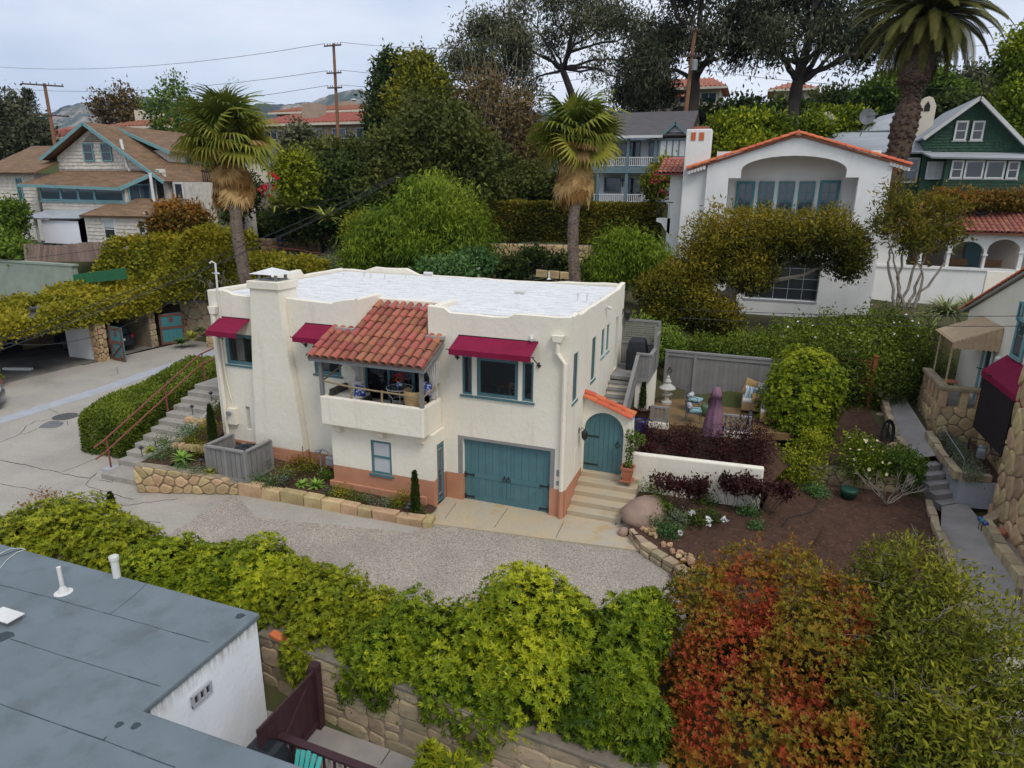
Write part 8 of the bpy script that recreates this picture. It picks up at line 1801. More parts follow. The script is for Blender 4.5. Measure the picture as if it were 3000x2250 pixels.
HT=[
 ('dark mixed shrubs left of the oak',[pb_(1000,560,58,90,90),pb_(930,600,57,80,70),pb_(1060,620,57,80,70),pb_(880,640,56,60,50)],L_DARK,20000,.4),
 ('brown green rounded tree below the apartments',[pb_(960,465,62,75,45),pb_(1030,470,63,60,50),pb_(910,505,61,50,50)],L_OAK,14000,.4),
 ('grey green feathery tree in front of the apartments',[pb_(880,425,66,45,42),pb_(860,465,66,40,45)],L_EUC,9000,.4),
 ('bright yellow green shrub beside the cottage',[pb_(865,500,52,52,45),pb_(870,545,52,45,40)],L_PITTY,9000,.3),
 ('tall dark conifer left of the eucalyptus row',[pb_(1140,210,80,35,50),pb_(1130,280,80,40,60),pb_(1120,360,80,45,60)],L_DARK,9000,.5),
 ('tall olive tree with pale twigs above the oak',[pb_(1230,220,74,60,70),pb_(1200,300,74,70,60),pb_(1280,290,73,60,70)],L_OLIVE,15000,.42),
 ('reddish brown thicket of bare stems beside the second palm',[pb_(1420,330,68,90,120),pb_(1500,380,67,80,120),pb_(1380,430,67,70,90),pb_(1540,460,66,60,90)],L_BROWN,24000,.4),
 ('dark green shrub mass under the brown thicket',[pb_(1540,540,62,70,60),pb_(1620,560,60,60,50),pb_(1480,560,60,60,50)],L_OAK,14000,.36),
 ('rounded bright green tree behind the loggia chimney',[pb_(2150,390,50,75,55),pb_(2230,400,50,70,55),pb_(2180,440,49,90,45)],L_PITT,20000,.3),
 ('rounded yellow green tree between the two arched chimneys',[pb_(2430,365,55,70,35),pb_(2500,360,55,50,30),pb_(2380,385,54,50,30)],L_PITT,12000,.32),
 ('broad green tree behind the date palm trunk',[pb_(2560,290,75,60,50),pb_(2620,260,76,50,40),pb_(2730,250,78,50,45),pb_(2790,290,78,60,40)],L_MID,14000,.5),
 ('grey eucalyptus right of the date palm',[pb_(2850,240,85,40,35),pb_(2900,280,84,60,40),pb_(2960,250,84,50,50)],L_EUC,9000,.5),
 ('tall green tree at the right edge of the frame',[pb_(2990,180,55,55,90),pb_(2960,330,54,50,70),pb_(3020,420,53,70,80)],L_PITT,16000,.35),
 ('dark trees behind the green gable',[pb_(2900,330,70,90,45),pb_(2800,320,72,60,30),pb_(2990,330,70,60,60)],L_DARK,10000,.5),
 ('dark trees at the far left edge',[pb_(30,380,78,70,90),pb_(110,430,77,50,60),pb_(0,450,75,60,60)],L_EUCD,16000,.5),
 ('hazy brown tree left of the tall airy tree',[pb_(310,320,100,40,40),pb_(370,310,100,45,55),pb_(400,350,100,50,40)],L_BROWN,4500,.5),
 ('thin airy light green tree behind the first fan palm',[pb_(510,270,72,45,50),pb_(460,320,72,40,50),pb_(540,330,72,50,60),pb_(490,380,72,50,40)],L_MID,3500,.36),
 ('bronze leaved shrub at the corner of the shingled house',[pb_(500,640,45,55,42),pb_(560,640,45,45,35),pb_(470,660,45,35,30)],L_BRONZE,11000,.26),
 ('dark green shrub at the left edge beside the porch',[pb_(20,650,46,45,50),pb_(40,620,46,40,25),pb_(10,720,45,45,40),pb_(60,740,44.5,30,25)],L_MID,13000,.24),
 ('rounded dark shrub above the path wall',[pb_(790,650,61,50,32),pb_(850,655,61,45,28),pb_(910,650,61,50,30)],L_DARK,13000,.28),
 ('dry olive shrub cover beside the stone stairs',[pb_(990,630,60,60,40),pb_(940,672,61,30,14),pb_(1060,680,54,50,50)],L_OLIVE,12000,.28),
 ('dark leaves standing in for the shade under the cottage shrubs',[pb_(700,560,52,60,60),pb_(650,610,50,50,45),pb_(640,530,54,40,45)],L_DARK,13000,.3),  # shade below the shrubs put in as dark-coloured leaves
 ('yellow green creeper below the path railing',[pb_(760,790,44,60,26),pb_(840,800,43,60,22),pb_(700,790,45,40,30)],L_IVY,12000,.22),
 ('silvery grey shrubs between the railing and the flat roof',[pb_(880,790,45,60,28),pb_(950,790,45,50,26),pb_(1000,800,44,40,22)],L_GREYG,11000,.2),
 ('blue green agapanthus mass behind the flat roof',[pb_(1330,795,38,60,28),pb_(1390,770,39,45,25),pb_(1280,800,38,50,22)],L_HERB,9000,.24),
 ('green shrubs behind the flat roof right of the railing',[pb_(1500,790,40,40,25),pb_(1560,760,43,40,22),pb_(1640,780,40,40,20),pb_(1740,800,38,40,25)],L_DARK,10000,.24),
 ('bougainvillea beside the porch house',[pb_(1920,540,52,35,45),pb_(1950,500,52,30,30)],L_OLIVE,5000,.26),
 ('bronze hedge in front of the green house',[pb_(2880,585,38,90,18),pb_(2980,590,38,70,18),pb_(2770,590,38,50,20)],L_BRONZE,12000,.18),
 ('low dark shrubs under the green gable hill',[pb_(2080,350,78,60,30),pb_(2300,330,82,80,35),pb_(2450,310,85,60,40),pb_(2180,330,80,60,30)],L_DARK,14000,.5)]
for i,(lb,bl,lf,n,sz)in enumerate(HT):
    tree(lb,bl,lf,n,sz,seed=170+i,tr=.18,per=5,clump=.0+sz*1.1,vb=.45,vs=.32,vt=.22,name='hillside_tree' if 'tree' in lb or 'conifer' in lb or 'eucalyptus' in lb else 'hillside_shrub',cat='tree' if 'tree' in lb or 'conifer' in lb or 'eucalyptus' in lb else 'shrub',group='trees and shrubs on the hillside',depth=.6)
o=bpy.data.objects
# bare pale stems in the brown thicket
mb=MB();r=np.random.default_rng(8)
for i in range(46):a=PD(1340+r.random()*240,560+r.random()*40,65+r.random());e=PD(1330+r.random()*260,130+r.random()*250,65+r.random());limb(mb,a,e,.05,.015,.05,i,4,4)
tag(one('bamboo_thicket',TWIG,'tall pale bare stems rising through the brown thicket','thicket',mb),kind='stuff')
# red bougainvillea flecks
t=thing('red_flowers','red bougainvillea blossoms beside the cottage and first palm','flowers',tuple(PD(775,555,46)));P,N=shell([pb_(775,550,46,35,20),pb_(800,515,46,20,12)],55,.9,.3,2,4);foliage('blossom',FLR,t,P,N,.22,.8,.2,seed=4);mb=MB();limb(mb,PD(775,600,46),PD(790,520,46),.04,.02);mb.build('stem',BARK,t)
t=thing('pink_flowers','pink bougainvillea blossoms on the porch house corner','flowers',tuple(PD(1925,560,51)));P,N=shell([pb_(1925,530,51,25,45),pb_(1945,490,51,30,12)],70,.9,.3,2,5);foliage('blossom',leaf_mat('pink_flower',[(.35,.02,.08),(.45,.05,.12)]),t,P,N,.22,.8,.2,seed=5);mb=MB();limb(mb,PD(1925,590,51),PD(1940,500,51),.04,.02);mb.build('stem',BARK,t)
# eucalyptus with visible limbs
def euc(label,base,fork,ends,leaf,r0,per,size,clump,seed,D,depth=3,spread=.7,ratio=.7,ll=.35):
    t=thing('eucalyptus_tree',label,'tree',tuple(base),0,'eucalyptus trees');mb=MB();tips=[];limb(mb,base,fork,r0,r0*.8,.05,seed,9);lead=np.array(ends).mean(0);lead[2]=max(np.array(e)[2]for e in ends);limb(mb,fork,lead,r0*.75,r0*.2,.06,seed+1,8)
    for k,e in enumerate(ends):
        e=np.array(e);hgt=max(.05,min(.9,(e[2]-fork[2])/max(.1,lead[2]-fork[2])*.6-.05))if k%2 else .02;fk=fork+(lead-fork)*hgt;d=e-fk;L=float(np.linalg.norm(d));m_=fk+d*.5+np.random.default_rng(seed+k).normal(size=3)*L*.08;limb(mb,fk,m_,r0*.42,r0*.28,.1,seed+k,7);branches(mb,m_,e-m_,L*ll,r0*.30,depth,seed*3+k,spread,.1,tips,(2,3),6,ratio)
    mb.build('trunk',BARKD,t);T=np.array([tuple(p)for p in tips]);foliage('crown',leaf,t,T,np.tile((0,0,.2),(len(T),1)),size,.3,-.3,.8,per=per,clump=clump,vb=.5,vs=.4,seed=seed,hang=.7);return t
D=66;euc('tall dark eucalyptus behind the wooden pole',PD(2030,385,D),PD(2035,240,D),[PD(x,y,D+dd)for x,y,dd in((1960,130,2),(2010,20,0),(2060,-60,-2),(2130,60,1),(2180,-20,3),(1960,-40,-2),(2090,150,-3),(2150,150,2),(1930,200,-1),(2080,30,4))],L_EUCD,.62,56,.5,1.0,3,D)
D=63;euc('large spreading dark eucalyptus left of the date palm',PD(2315,360,D),PD(2335,250,D),[PD(x,y,D+dd)for x,y,dd in((2260,60,1),(2310,-30,0),(2390,-20,-2),(2440,40,2),(2500,90,0),(2480,180,2),(2280,160,-3),(2420,120,-3),(2540,150,1),(2230,130,2),(2380,60,4),(2560,20,2),(2470,-60,0))],L_EUCD,.7,56,.5,1.0,5,D)
D=84;euc('wide pale eucalyptus on the skyline above the second palm',PD(1700,330,D),PD(1650,210,D),[PD(x,y,D+dd)for x,y,dd in((1560,60,2),(1620,20,0),(1700,10,-2),(1760,90,1),(1550,150,-1),(1820,120,2),(1690,100,-3),(1740,200,0),(1520,110,3),(1850,180,0),(1610,130,2),(1790,30,1),(1560,230,0),(1840,240,-2))],L_EUC,.5,40,.5,1.15,7,D)
D=78;euc('grey eucalyptus clump left of the wide pale one',PD(1440,400,D),PD(1440,260,D),[PD(x,y,D+dd)for x,y,dd in((1390,130,0),(1440,110,1),(1490,150,-1),(1360,190,1),(1520,200,0),(1420,190,-2),(1470,230,2))],L_EUC,.35,50,.5,1.0,11,D)
D=74;euc('slender young eucalyptus beside the tall dark one',PD(1880,380,D),PD(1875,280,D),[PD(x,y,D+dd)for x,y,dd in((1860,90,0),(1890,140,1),(1920,180,-1),(1850,200,1),(1900,230,0),(1840,270,0),(1930,280,1),(1950,130,1),(1880,310,-1))],L_EUCD,.22,36,.5,.8,13,D)
# norfolk pine on the left skyline
t=thing('pine_tree','dark tiered pine on the left skyline','tree',tuple(PD(85,400,90)));mb=MB();b0,b1=PD(85,400,90),PD(82,272,90);limb(mb,b0,b1,.25,.04,.02);mb.build('trunk',BARKD,t);Pp=[]
r=np.random.default_rng(4)
for k in range(9):
    f=k/9;c=b1*(1-f)+b0*f;R_=.5+2.3*f
    for j in range(7):a=r.random()*6.28;s=np.linspace(.1,1,10)[:,None];Pp.append(c+s*np.array([math.cos(a)*R_,math.sin(a)*R_,.35*R_*.6])+r.normal(size=(10,3))*.08)
Pp=np.concatenate(Pp);foliage('crown',L_EUCD,t,Pp,np.tile((0,0,1),(len(Pp),1)),.4,.3,.4,.9,per=4,clump=.12,seed=4)
# ---------------------------------------------------------------- palms
def fan_leaf(dead=False,seed=0,n=26):
    """one fan: petiole along +x then a pleated blade of drooping segments"""
    r=random.Random(seed);V=[];mb=MB();pl=.75 if not dead else .7;mb.tube([(0,0,0),(pl*.5,0,.04),(pl,0,0)],[.03,.022,.016],4);V+=[.3]*len(mb.v)
    for i in range(n):
        f=i/(n-1)*2-1;a=f*(2.2 if not dead else 1.1);L=(1.15-.28*abs(f))*r.uniform(.9,1.1);dirx,diry=math.cos(a),math.sin(a);b=len(mb.v);v=(.28+.14*(seed%6))+.25*r.random()-.1*abs(f)
        sx,sy=-diry,dirx
        for k in range(6):
            s=k/5;w_=.055*(s*2.4 if s<.42 else(1-s)*1.72+.04);dr=(.5 if not dead else .25)*L*max(0,s-.45)**1.6*2.2*r.uniform(.8,1.25);up=.10*(1 if k%2 else-1)*0
            hx=pl+dirx*L*s*(1-.25*max(0,s-.5));hy=diry*L*s*(1-.25*max(0,s-.5));z=.14*s*(1-abs(f))-dr
            mb.v+=[(hx-sx*w_,hy-sy*w_,z-.012),(hx+sx*w_,hy+sy*w_,z+.012)];V+=[v-(.15 if s<.3 else 0)]*2
        for k in range(5):mb.f.append((b+2*k,b+2*k+1,b+2*k+3,b+2*k+2))
    me=mb.mesh('frond');at=me.attributes.new('v','FLOAT','POINT');at.data.foreach_set('value',np.array(V,np.float32));me.materials.append(L_FANDEAD if dead else L_FAN);return me
FL=[fan_leaf(False,k)for k in range(6)];FDL=[fan_leaf(True,10+k)for k in range(3)]
def fan_palm(label,base,top,R,r0,seed):
    t=thing('fan_palm',label,'palm tree',tuple(base),0,'fan palms');r=random.Random(seed);mb=MB();n=26;b,e=Vector(base),Vector(top)
    pts=[b.lerp(e,i/n)+Vector((.12*math.sin(i*.25+seed),.05*math.cos(i*.3),0))for i in range(n+1)];rr=[]
    for i in range(n+1):rr.append(r0*(1.15-.25*i/n)*(1+.09*(i%2)))
    mb.tube(pts,rr,10)
    for i in range(180):
        f=r.random();p=b.lerp(e,f)+Vector((.12*math.sin(f*n*.25+seed),.05*math.cos(f*n*.3),0));a=r.random()*6.28;d=Vector((math.cos(a),math.sin(a),0));mb.bar(p+d*r0*.9,p+d*(r0*1.22)+Vector((0,0,.14)),.07,.03)
    mb.build('trunk',PALMT,t)
    for i in range(44):
        el=math.asin(max(-.98,1-1.62*((i+.5)/44)**.95));az=i*2.39996+r.uniform(-.2,.2);d=Vector((math.cos(az)*math.cos(el),math.sin(az)*math.cos(el),math.sin(el)));s=R*r.uniform(.40,.56)
        up=Vector((0,0,1));y=up.cross(d)
        if y.length<.1:y=Vector((0,1,0)).cross(d)
        y.normalize();z=d.cross(y);rl_=r.gauss(0,.35);y,z=y*math.cos(rl_)+z*math.sin(rl_),z*math.cos(rl_)-y*math.sin(rl_);inst(FL[min(5,int(r.random()*3+2.8*i/44))],'frond',t,e+d*.1+Vector((0,0,.1*math.sin(el))),frame_mat(d,y,z),(s,s,s*(1 if el>-.2 else .8)))
    for i in range(72):
        el=-r.uniform(1.1,1.53);az=r.random()*6.28;d=Vector((math.cos(az)*math.cos(el),math.sin(az)*math.cos(el),math.sin(el)));y=Vector((0,0,1)).cross(d).normalized();z=d.cross(y);s=R*r.uniform(.34,.46);inst(FDL[i%3],'dead_frond',t,e+Vector((math.cos(az)*r0*.9,math.sin(az)*r0*.9,-.1-1.7*r.random())),frame_mat(d,y,z),(s,s,s))
    for i in range(8):
        el=-r.uniform(.1,.7);az=r.random()*6.28;d=Vector((math.cos(az)*math.cos(el),math.sin(az)*math.cos(el),math.sin(el)));y=Vector((0,0,1)).cross(d).normalized();z=d.cross(y);inst(FDL[i%3],'dead_frond',t,e,frame_mat(d,y,z),(R*.42,)*3)
    return t
b=PD(728,830,36);fan_palm('fan palm with brown skirt behind the left end of the house',(b[0],b[1],1.5),tuple(PD(664,400,36)),3.3,.30,1)
b=PD(1686,815,35);fan_palm('fan palm with brown skirt behind the right end of the house',(b[0],b[1],4.0),tuple(PD(1690,400,35)),3.1,.27,2)
def date_leaf(seed):
    r=random.Random(seed);mb=MB();V=[];L=1.0;n=34;drop=r.uniform(.42,.62)
    c=lambda s:Vector((s*(1-.12*s*s),0,.22*s-drop*s**2.3))
    mb.tube([c(i/6)for i in range(7)],[.016-.0022*i for i in range(7)],4);V+=[.35]*len(mb.v)
    for i in range(n):
        s=.08+.92*i/n;p=c(s);tg=(c(min(1,s+.02))-c(s-.02)).normalized();up=Vector((0,1,0)).cross(tg)*-1
        ll=.105*math.sin(math.pi*min(1,.12+.86*s))**.7+.03
        for sg in(-1,1):
            d=(Vector((0,sg,0))*.75+tg*.7-Vector((0,0,.28))).normalized();e=p+d*ll;b=len(mb.v);w_=tg*.011;mb.v+=[tuple(p-w_),tuple(p+w_),tuple(p.lerp(e,.6)+w_*1.1),tuple(e),tuple(p.lerp(e,.6)-w_*1.1)];v=.4+.4*r.random();V+=[v]*5;mb.f.append((b,b+1,b+2,b+3,b+4))
    me=mb.mesh('frond');at=me.attributes.new('v','FLOAT','POINT');at.data.foreach_set('value',np.array(V,np.float32));me.materials.append(L_DATE);return me
DLm=[date_leaf(k)for k in range(4)]
base=PD(2605,600,42);crown=PD(2725,40,42);t=thing('date_palm','massive date palm with shaggy dark trunk behind the loggia house','palm tree',tuple(base));mb=MB();pts=[];rr=[]
for i,(x,y,w_)in enumerate(((2590,640,40),(2605,560,44),(2622,480,52),(2640,420,62),(2648,370,72),(2660,330,66),(2668,290,48),(2672,265,52),(2674,240,82),(2684,200,84),(2700,140,86),(2715,90,84),(2722,60,60))):pts.append(PD(x,y,42));rr.append(w_*.5*42/FPX)
mb.tube(pts,rr,12);mb.build('trunk',DATET,t)
r=random.Random(3);BO=MB();BO.add([(-.16,0,-.1),(.16,0,-.1),(.13,.0,.16),(-.13,0,.16),(-.09,.16,.02),(.09,.16,.02),(.07,.12,.16),(-.07,.12,.16)],[(0,1,5,4),(4,5,6,7),(0,4,7,3),(1,2,6,5),(3,7,6,2)]);BO=BO.mesh('leaf_base');BO.materials.append(DATET)
for i in range(290):
    f=r.random()*(len(pts)-2);k=int(f);p=np.array(pts[k])*(1-f+k)+np.array(pts[k+1])*(f-k);rad=rr[k]*(1-f+k)+rr[k+1]*(f-k);a=-math.pi/2+r.uniform(-1.7,1.7);d=Vector((math.cos(a),math.sin(a),0));inst(BO,'leaf_base',t,p+np.array(d)*rad*.93,frame_mat(d.cross(Vector((0,0,1))),d,Vector((0,0,1))),(r.uniform(.7,1.1),)*3)
ce=Vector(crown)
for i in range(120):
    el=math.asin(max(-.95,1-1.88*((i+.5)/120)));az=i*2.39996;d=Vector((math.cos(az)*math.cos(el),math.sin(az)*math.cos(el),math.sin(el)));y=Vector((0,0,1)).cross(d).normalized();z=d.cross(y);s=r.uniform(4.3,5.2)*(1 if el>-.5 else .85);inst(DLm[i%4],'frond',t,ce+d*.35,frame_mat(d,y,z),(s,s*1.0,s))

# ================================================================== foreground building and lower patio
fb=thing('flat_roof_building','white walled building with grey felt flat roof in the lower left corner','building',(-9,-11,-2))
mb=MB();mb.prism([(-16,-14.5,.86),(-.9,-14.5,.86),(-.9,-11.38,.86),(-4.5,-11.38,.86),(-4.5,-8.4,.86),(-16,-8.4,.86)],(0,0,.14));rfo=mb.build('roof',ROOFG,fb,bevel=.04,seg=3)
mb=MB();mb.box(-15.8,-11.2,-2.1,-4.56,-8.46,.858);mb.box(-15.8,-14.4,-2.1,-1.0,-11.44,.857);mb.build('wall',WHITED,fb)
def seam(pts,w_=.02):
    mb=MB();q=random.Random(int(pts[0][0])+3);P=[]
    for a,b in zip(pts[:-1],pts[1:]):
        for i in range(8):t=i/8;P.append((a[0]+(b[0]-a[0])*t,a[1]+(b[1]-a[1])*t+q.uniform(-.8,.8)))
    P.append(pts[-1]);W_=[PZ(x,y,1.0)for x,y in P]
    for a,b in zip(W_[:-1],W_[1:]):mb.bar((a[0],a[1],1.001),(b[0],b[1],1.001),w_*q.uniform(.4,1.2),.006)
    mb.build('felt_seam',SEAM,rfo)
z6=lambda x,y:(x*.3617,1650+y*.3617)
seam([z6(-100,150),z6(440,287),z6(890,415),z6(1690,642)]);seam([z6(-100,560),z6(90,615),z6(600,780),z6(1300,997)]);seam([z6(-60,1120),z6(850,1440),z6(1420,1655)]);seam([z6(890,412),z6(1080,270),z6(1195,157)],.014);seam([z6(835,1435),z6(865,1405)],.02)
mb=MB()
for(x,y,r_)in((965,1310,.09),(1100,1320,.1),(30,600,.22),(1945,430,.12)):p=PZ(*z6(x,y),1.0);mb.prism([(p[0]+r_*math.cos(k)*(.6+.4*((k*7)%3)/2),p[1]+r_*math.sin(k)*.8,1.0005)for k in[i*2*math.pi/9 for i in range(9)]],(0,0,.004))
mb.split('tar_patch',SEAM,rfo)
def rpipe(x0,y0,x1,y1,r_,cone=True,cap=False):
    p=PZ(x1,y1,1.0);q_=PY(x0,y0,p[1]);h=q_[2]-1.0;mb=MB();prof=([(r_*4.2,0),(r_*2.6,.02),(r_*1.5,.12)]if cone else[(r_,-.5)])+[(r_,.16),(r_,h)]
    if cap:prof=[(r_,-.5),(r_,h-.1),(r_*1.25,h-.09),(r_*1.25,h),(r_*1.05,h),(r_*1.0,h-.06)]
    mb.lathe(prof,(p[0],p[1],1.0),14);mb.build('vent_pipe',PIPEW,rfo)
rpipe(169,1661,186,1735,.045);rpipe(334,1630,343,1690,.085,False,True)
p=PZ(*z6(70,470),1.0);mb=MB();mb.box(p[0]-.35,p[1]-.14,1.002,p[0]+.2,p[1]+.14,1.12);mb.build('roof_box',CONCD,rfo);mb=MB();mb.box(p[0]-.4,p[1]-.18,1.12,p[0]+.26,p[1]+.18,1.14);mb.build('box_lid',PIPEW,rfo)
for k,pts in enumerate(([(0,1622),(30,1607),(62,1606),(72,1608)],[(0,1630),(40,1615),(70,1609)],[(0,1665),(20,1640),(50,1618),(75,1609)])):mb=MB();mb.tube([tuple(PZ(x,y,1.03))for x,y in pts],.008,5);mb.build('roof_cable',(PIPEW,WIRE,PIPEW)[k],rfo)
FX=Face('+X',-4.56);r=FX.rect(560,2068,612,2000)
vr=FX.rect(561,2062,610,2005);u0,z0,u1,z1=vr;vz=(z0+z1)/2;mb=MB();FX.box(mb,u0,u1,.002,.03,vz-.11,vz+.11);vv=mb.build('vent_block',DARKV,fb)
for i in range(4):u=u0+(u1-u0)*i/3;mb=MB();FX.box(mb,u-.03,u+.03,.031,.07,vz-.12,vz+.12);mb.build('vent_bar',CONCB,vv)
for z in(vz-.12,vz+.1):mb=MB();FX.box(mb,u0-.03,u1+.03,.032,.075,z,z+.04);mb.build('vent_bar',CONCB,vv)
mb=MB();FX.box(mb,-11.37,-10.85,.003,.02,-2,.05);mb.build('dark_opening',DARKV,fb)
# lower patio
sheet('lower_patio',PATHC,[(-5,-8.0,-1.9),(4,-8.3,-1.9),(4,-11.4,-1.9),(-4.5,-11.4,-1.9)],-1.9)
mb=MB();a=PZ(1115,2240,-1.9);b=PZ(1145,2195,-1.9);mb.bar((a[0],a[1],-1.897),(b[0],b[1]+.2,-1.897),.02,.006);struct('patio_joint',CRACK,mb)
lw_=thing('lower_stone_wall','tall rough sandstone retaining wall below the foreground hedge','stone wall',(-1,-8,-1.9))
A=np.array([-5.2,-7.78,-2.0]);B=np.array([4.2,-8.62,-2.0]);d=(B-A);U=float(np.linalg.norm(d));ud=d/U;nd=np.array([ud[1],-ud[0],0])
stone_wall(lw_,SANDG,MORT,A,ud,(0,0,1),nd,U,1.85,78,24,1.6,.014,.035,.5,rows=True)
mb=MB();p0=A+nd*-.2+np.array([0,0,1.85]);mb.bar(p0,p0+ud*U,.5,.1);mb.build('coping',MORTD,lw_,bevel=.03)
c=PZ(*(700+1805*.3617,1650+1535*.3617),-1.4);mb=MB();q_=PY(700+1805*.3617,1650+1535*.3617,-8.3);mb.tube([(q_[0],-8.0,q_[2]),(q_[0],-8.42,q_[2])],.06,10);mb.build('weep_pipe',DARKP,lw_)
mb=MB();q_=PY(830,1925,-7.9);mb.bar((q_[0]-.4,-7.75,-.05),(q_[0]+.28,-7.85,-.12),.2,.1);one('clay_trough',TERRA2,'long red clay tile lying on the lower wall under the hedge','clay tile',mb,bevel=.02)
# gate of purple boards
gt=thing('purple_gate','dark purple board gate standing open between the wall and the building','gate',(-3.4,-9,-1.9));FGt=Face('+X',-3.42)
n=7
for i in range(n):y0=-9.95+1.75*i/n;mb=MB();FGt.box(mb,y0+.004,y0+1.75/n-.004,-.03,0,-1.85,-.36);mb.build('board',PURP,gt)
for z in(-1.82,-.45):mb=MB();FGt.box(mb,-9.95,-8.2,.001,.04,z,z+.12);mb.build('rail',PURP,gt)
mb=MB();mb.bar(FGt.p(-9.9,.02,-1.7),FGt.p(-8.25,.02,-.45),.1,.04,(1,0,0));mb.build('brace',PURP,gt)
mb=MB();FGt.box(mb,-8.2,-8.02,-.1,.1,-1.9,-.22);mb.build('post',PURP,gt)
# railing
rg=thing('purple_railing','purple painted railing with pale balusters at the bottom edge','railing',(-2,-9.5,-1.9));a=PZ(818,2155,-.95);b=PZ(1100,2262,-.95)
mb=MB();mb.bar(a,b,.16,.06);mb.build('top_rail',PURP,rg);mb=MB();mb.bar(a-np.array([0,0,.85]),b-np.array([0,0,.85]),.06,.06);mb.build('bottom_rail',PURP,rg)
for i in range(18):t=(i+.5)/18;p=a*(1-t)+b*t;mb=MB();mb.box(p[0]-.02,p[1]-.02,-1.8,p[0]+.02,p[1]+.02,-.985);mb.build('baluster',PURP if i%2==0 else PATHC,rg)
# covered grill by the wall
c=PZ(775,2195,-.95);mb=MB()
for s,z in((1,-1.9),(1,-1.15),(.75,-.88),(.55,-.82)):mb.v+=[(c[0]+.42*s*x,c[1]+.3*s*y,z)for x,y in((-1,-1),(1,-1),(1,1),(-1,1))]
for i in range(3):
    for k in range(4):mb.f.append((i*4+k,i*4+(k+1)%4,(i+1)*4+(k+1)%4,(i+1)*4+k))
mb.f+=[(12,13,14,15),(3,2,1,0)];one('covered_grill',DARKP,'dark covered grill between the white wall and purple railing','grill',mb,bevel=.03)
ac_=thing('slat_chair','turquoise slatted garden chair at the bottom edge','chair',(-2.2,-10.5,-1.9));TQ=mat('turquoise_paint',(.07,.48,.43),(.06,.42,.38),.5,3);c=PZ(890,2235,-1.0)
for i in range(5):mb=MB();x=c[0]-.2+.1*i;mb.bar((x,c[1]-.1,-1.5),(x+.03*(i-2),c[1]+.18,-.88-.03*abs(i-2)),.085,.02,(0,1,.3));mb.build('back_slat',TQ,ac_)
mb=MB();mb.box(c[0]-.3,c[1]-.65,-1.55,c[0]+.3,c[1]-.1,-1.51);mb.build('seat',TQ,ac_)
for x in(-.28,.28):
    for y in(-.6,-.1):mb=MB();mb.box(c[0]+x-.03,c[1]+y-.03,-1.9,c[0]+x+.03,c[1]+y+.03,-1.55);mb.build('leg',TQ,ac_)
for s in(-.34,.34):mb=MB();mb.box(c[0]+s-.06,c[1]-.7,-1.3,c[0]+s+.06,c[1]-.0,-1.27);mb.build('armrest',TQ,ac_)

# ================================================================== balcony furniture
bt=thing('bistro_table','round glass topped white iron table on the balcony','table',(-5.45,-.42,3.09));WI=mat('white_iron',(.62,.6,.55),(.5,.48,.44),.5,6);c=(-5.45,-.42)
mb=MB();mb.tube([(c[0]+.42*math.cos(k*.2618),c[1]+.42*math.sin(k*.2618),3.80)for k in range(25)],.016,5);mb.build('rim',WI,bt);mb=MB();mb.lathe([(.41,3.795),(.41,3.805)],(c[0],c[1],0),24);mb.build('glass_top',glass_mat('table_glass',(.03,.035,.035)),bt)
for k in range(4):a=k*1.5708+.5;mb=MB();P=[(.40,3.79),(.36,3.6),(.24,3.45),(.22,3.32),(.34,3.09)];mb.tube([(c[0]+r_*math.cos(a),c[1]+r_*math.sin(a),z)for r_,z in P],.013,5);mb.build('leg',WI,bt)
mb=MB();mb.tube([(c[0]+.25*math.cos(k*.5236),c[1]+.25*math.sin(k*.5236),3.42)for k in range(13)],.01,5);mb.build('lower_ring',WI,bt)
vs_=thing('flower_vase','blue and white vase of red flowers on the balcony table','vase',(c[0],c[1],3.806));mb=MB();mb.lathe([(.05,0),(.09,.06),(.1,.12),(.07,.17),(.08,.2)],(c[0],c[1],3.806),14);mb.build('jar',mat('blue_white_china',(.6,.62,.66),(.05,.1,.34),.3,14,p=(.45,.55)),vs_,True);P,N=shell([(c[0],c[1],4.12,.15,.15,.09)],60,.6,.2,3,2);foliage('blossom',FLR,vs_,P,N,.07,.8,.3,seed=2);P,N=shell([(c[0],c[1],4.06,.1,.1,.07)],40,.6,.2,3,3);foliage('leaves',L_MID,vs_,P,N,.07,.5,.3,seed=3)
def cane_chair(label,x,y,rot,m):
    t=thing('balcony_chair',label,'chair',(x,y,3.09),rot,'wicker balcony chairs');t['_loc']=1
    mb=MB();mb.box(-.26,-.26,.36,.26,.26,.44);mb.build('seat',m,t,bevel=.03);mb=MB();mb.lathe([(.34,.3),(.36,.6),(.35,.82),(.33,.82),(.33,.45)],(0,.0,0),14,False);V=np.array(mb.v);
    mb.v=[tuple(p)if p[1]>-.05 else(p[0],p[1]*.2-.04,min(p[2],.6))for p in V];mb.build('backrest',m,t,True)
    for a,b in((-.22,-.22),(.22,-.22),(-.22,.22),(.22,.22)):mb=MB();mb.box(a-.02,b-.02,0,a+.02,b+.02,.36);mb.build('leg',m,t)
    return t
cane_chair('pale wicker tub chair at the right end of the balcony',-4.72,-.75,math.radians(150),WICKER);cane_chair('dark wicker chair behind the balcony table',-5.7,.02,math.radians(10),mat('dark_wicker',(.05,.035,.03),rough=.8))
so_=thing('wicker_lounger','dark rattan lounge seat at the left end of the balcony','seat',(-7.1,-.6,3.09));
for nm,b,m in(('base',(-7.65,-1.05,3.12,-6.6,-.2,3.36),mat('rattan_dark',(.06,.05,.045),rough=.8)),('seat_cushion',(-7.6,-1.03,3.361,-6.65,-.22,3.46),FABW),('armrest',(-7.66,-1.07,3.462,-7.5,-.2,3.68),mat('rattan_dark2',(.06,.05,.045),rough=.8))):mb=MB();mb.box(*b);mb.build(nm,m,so_,bevel=.03)
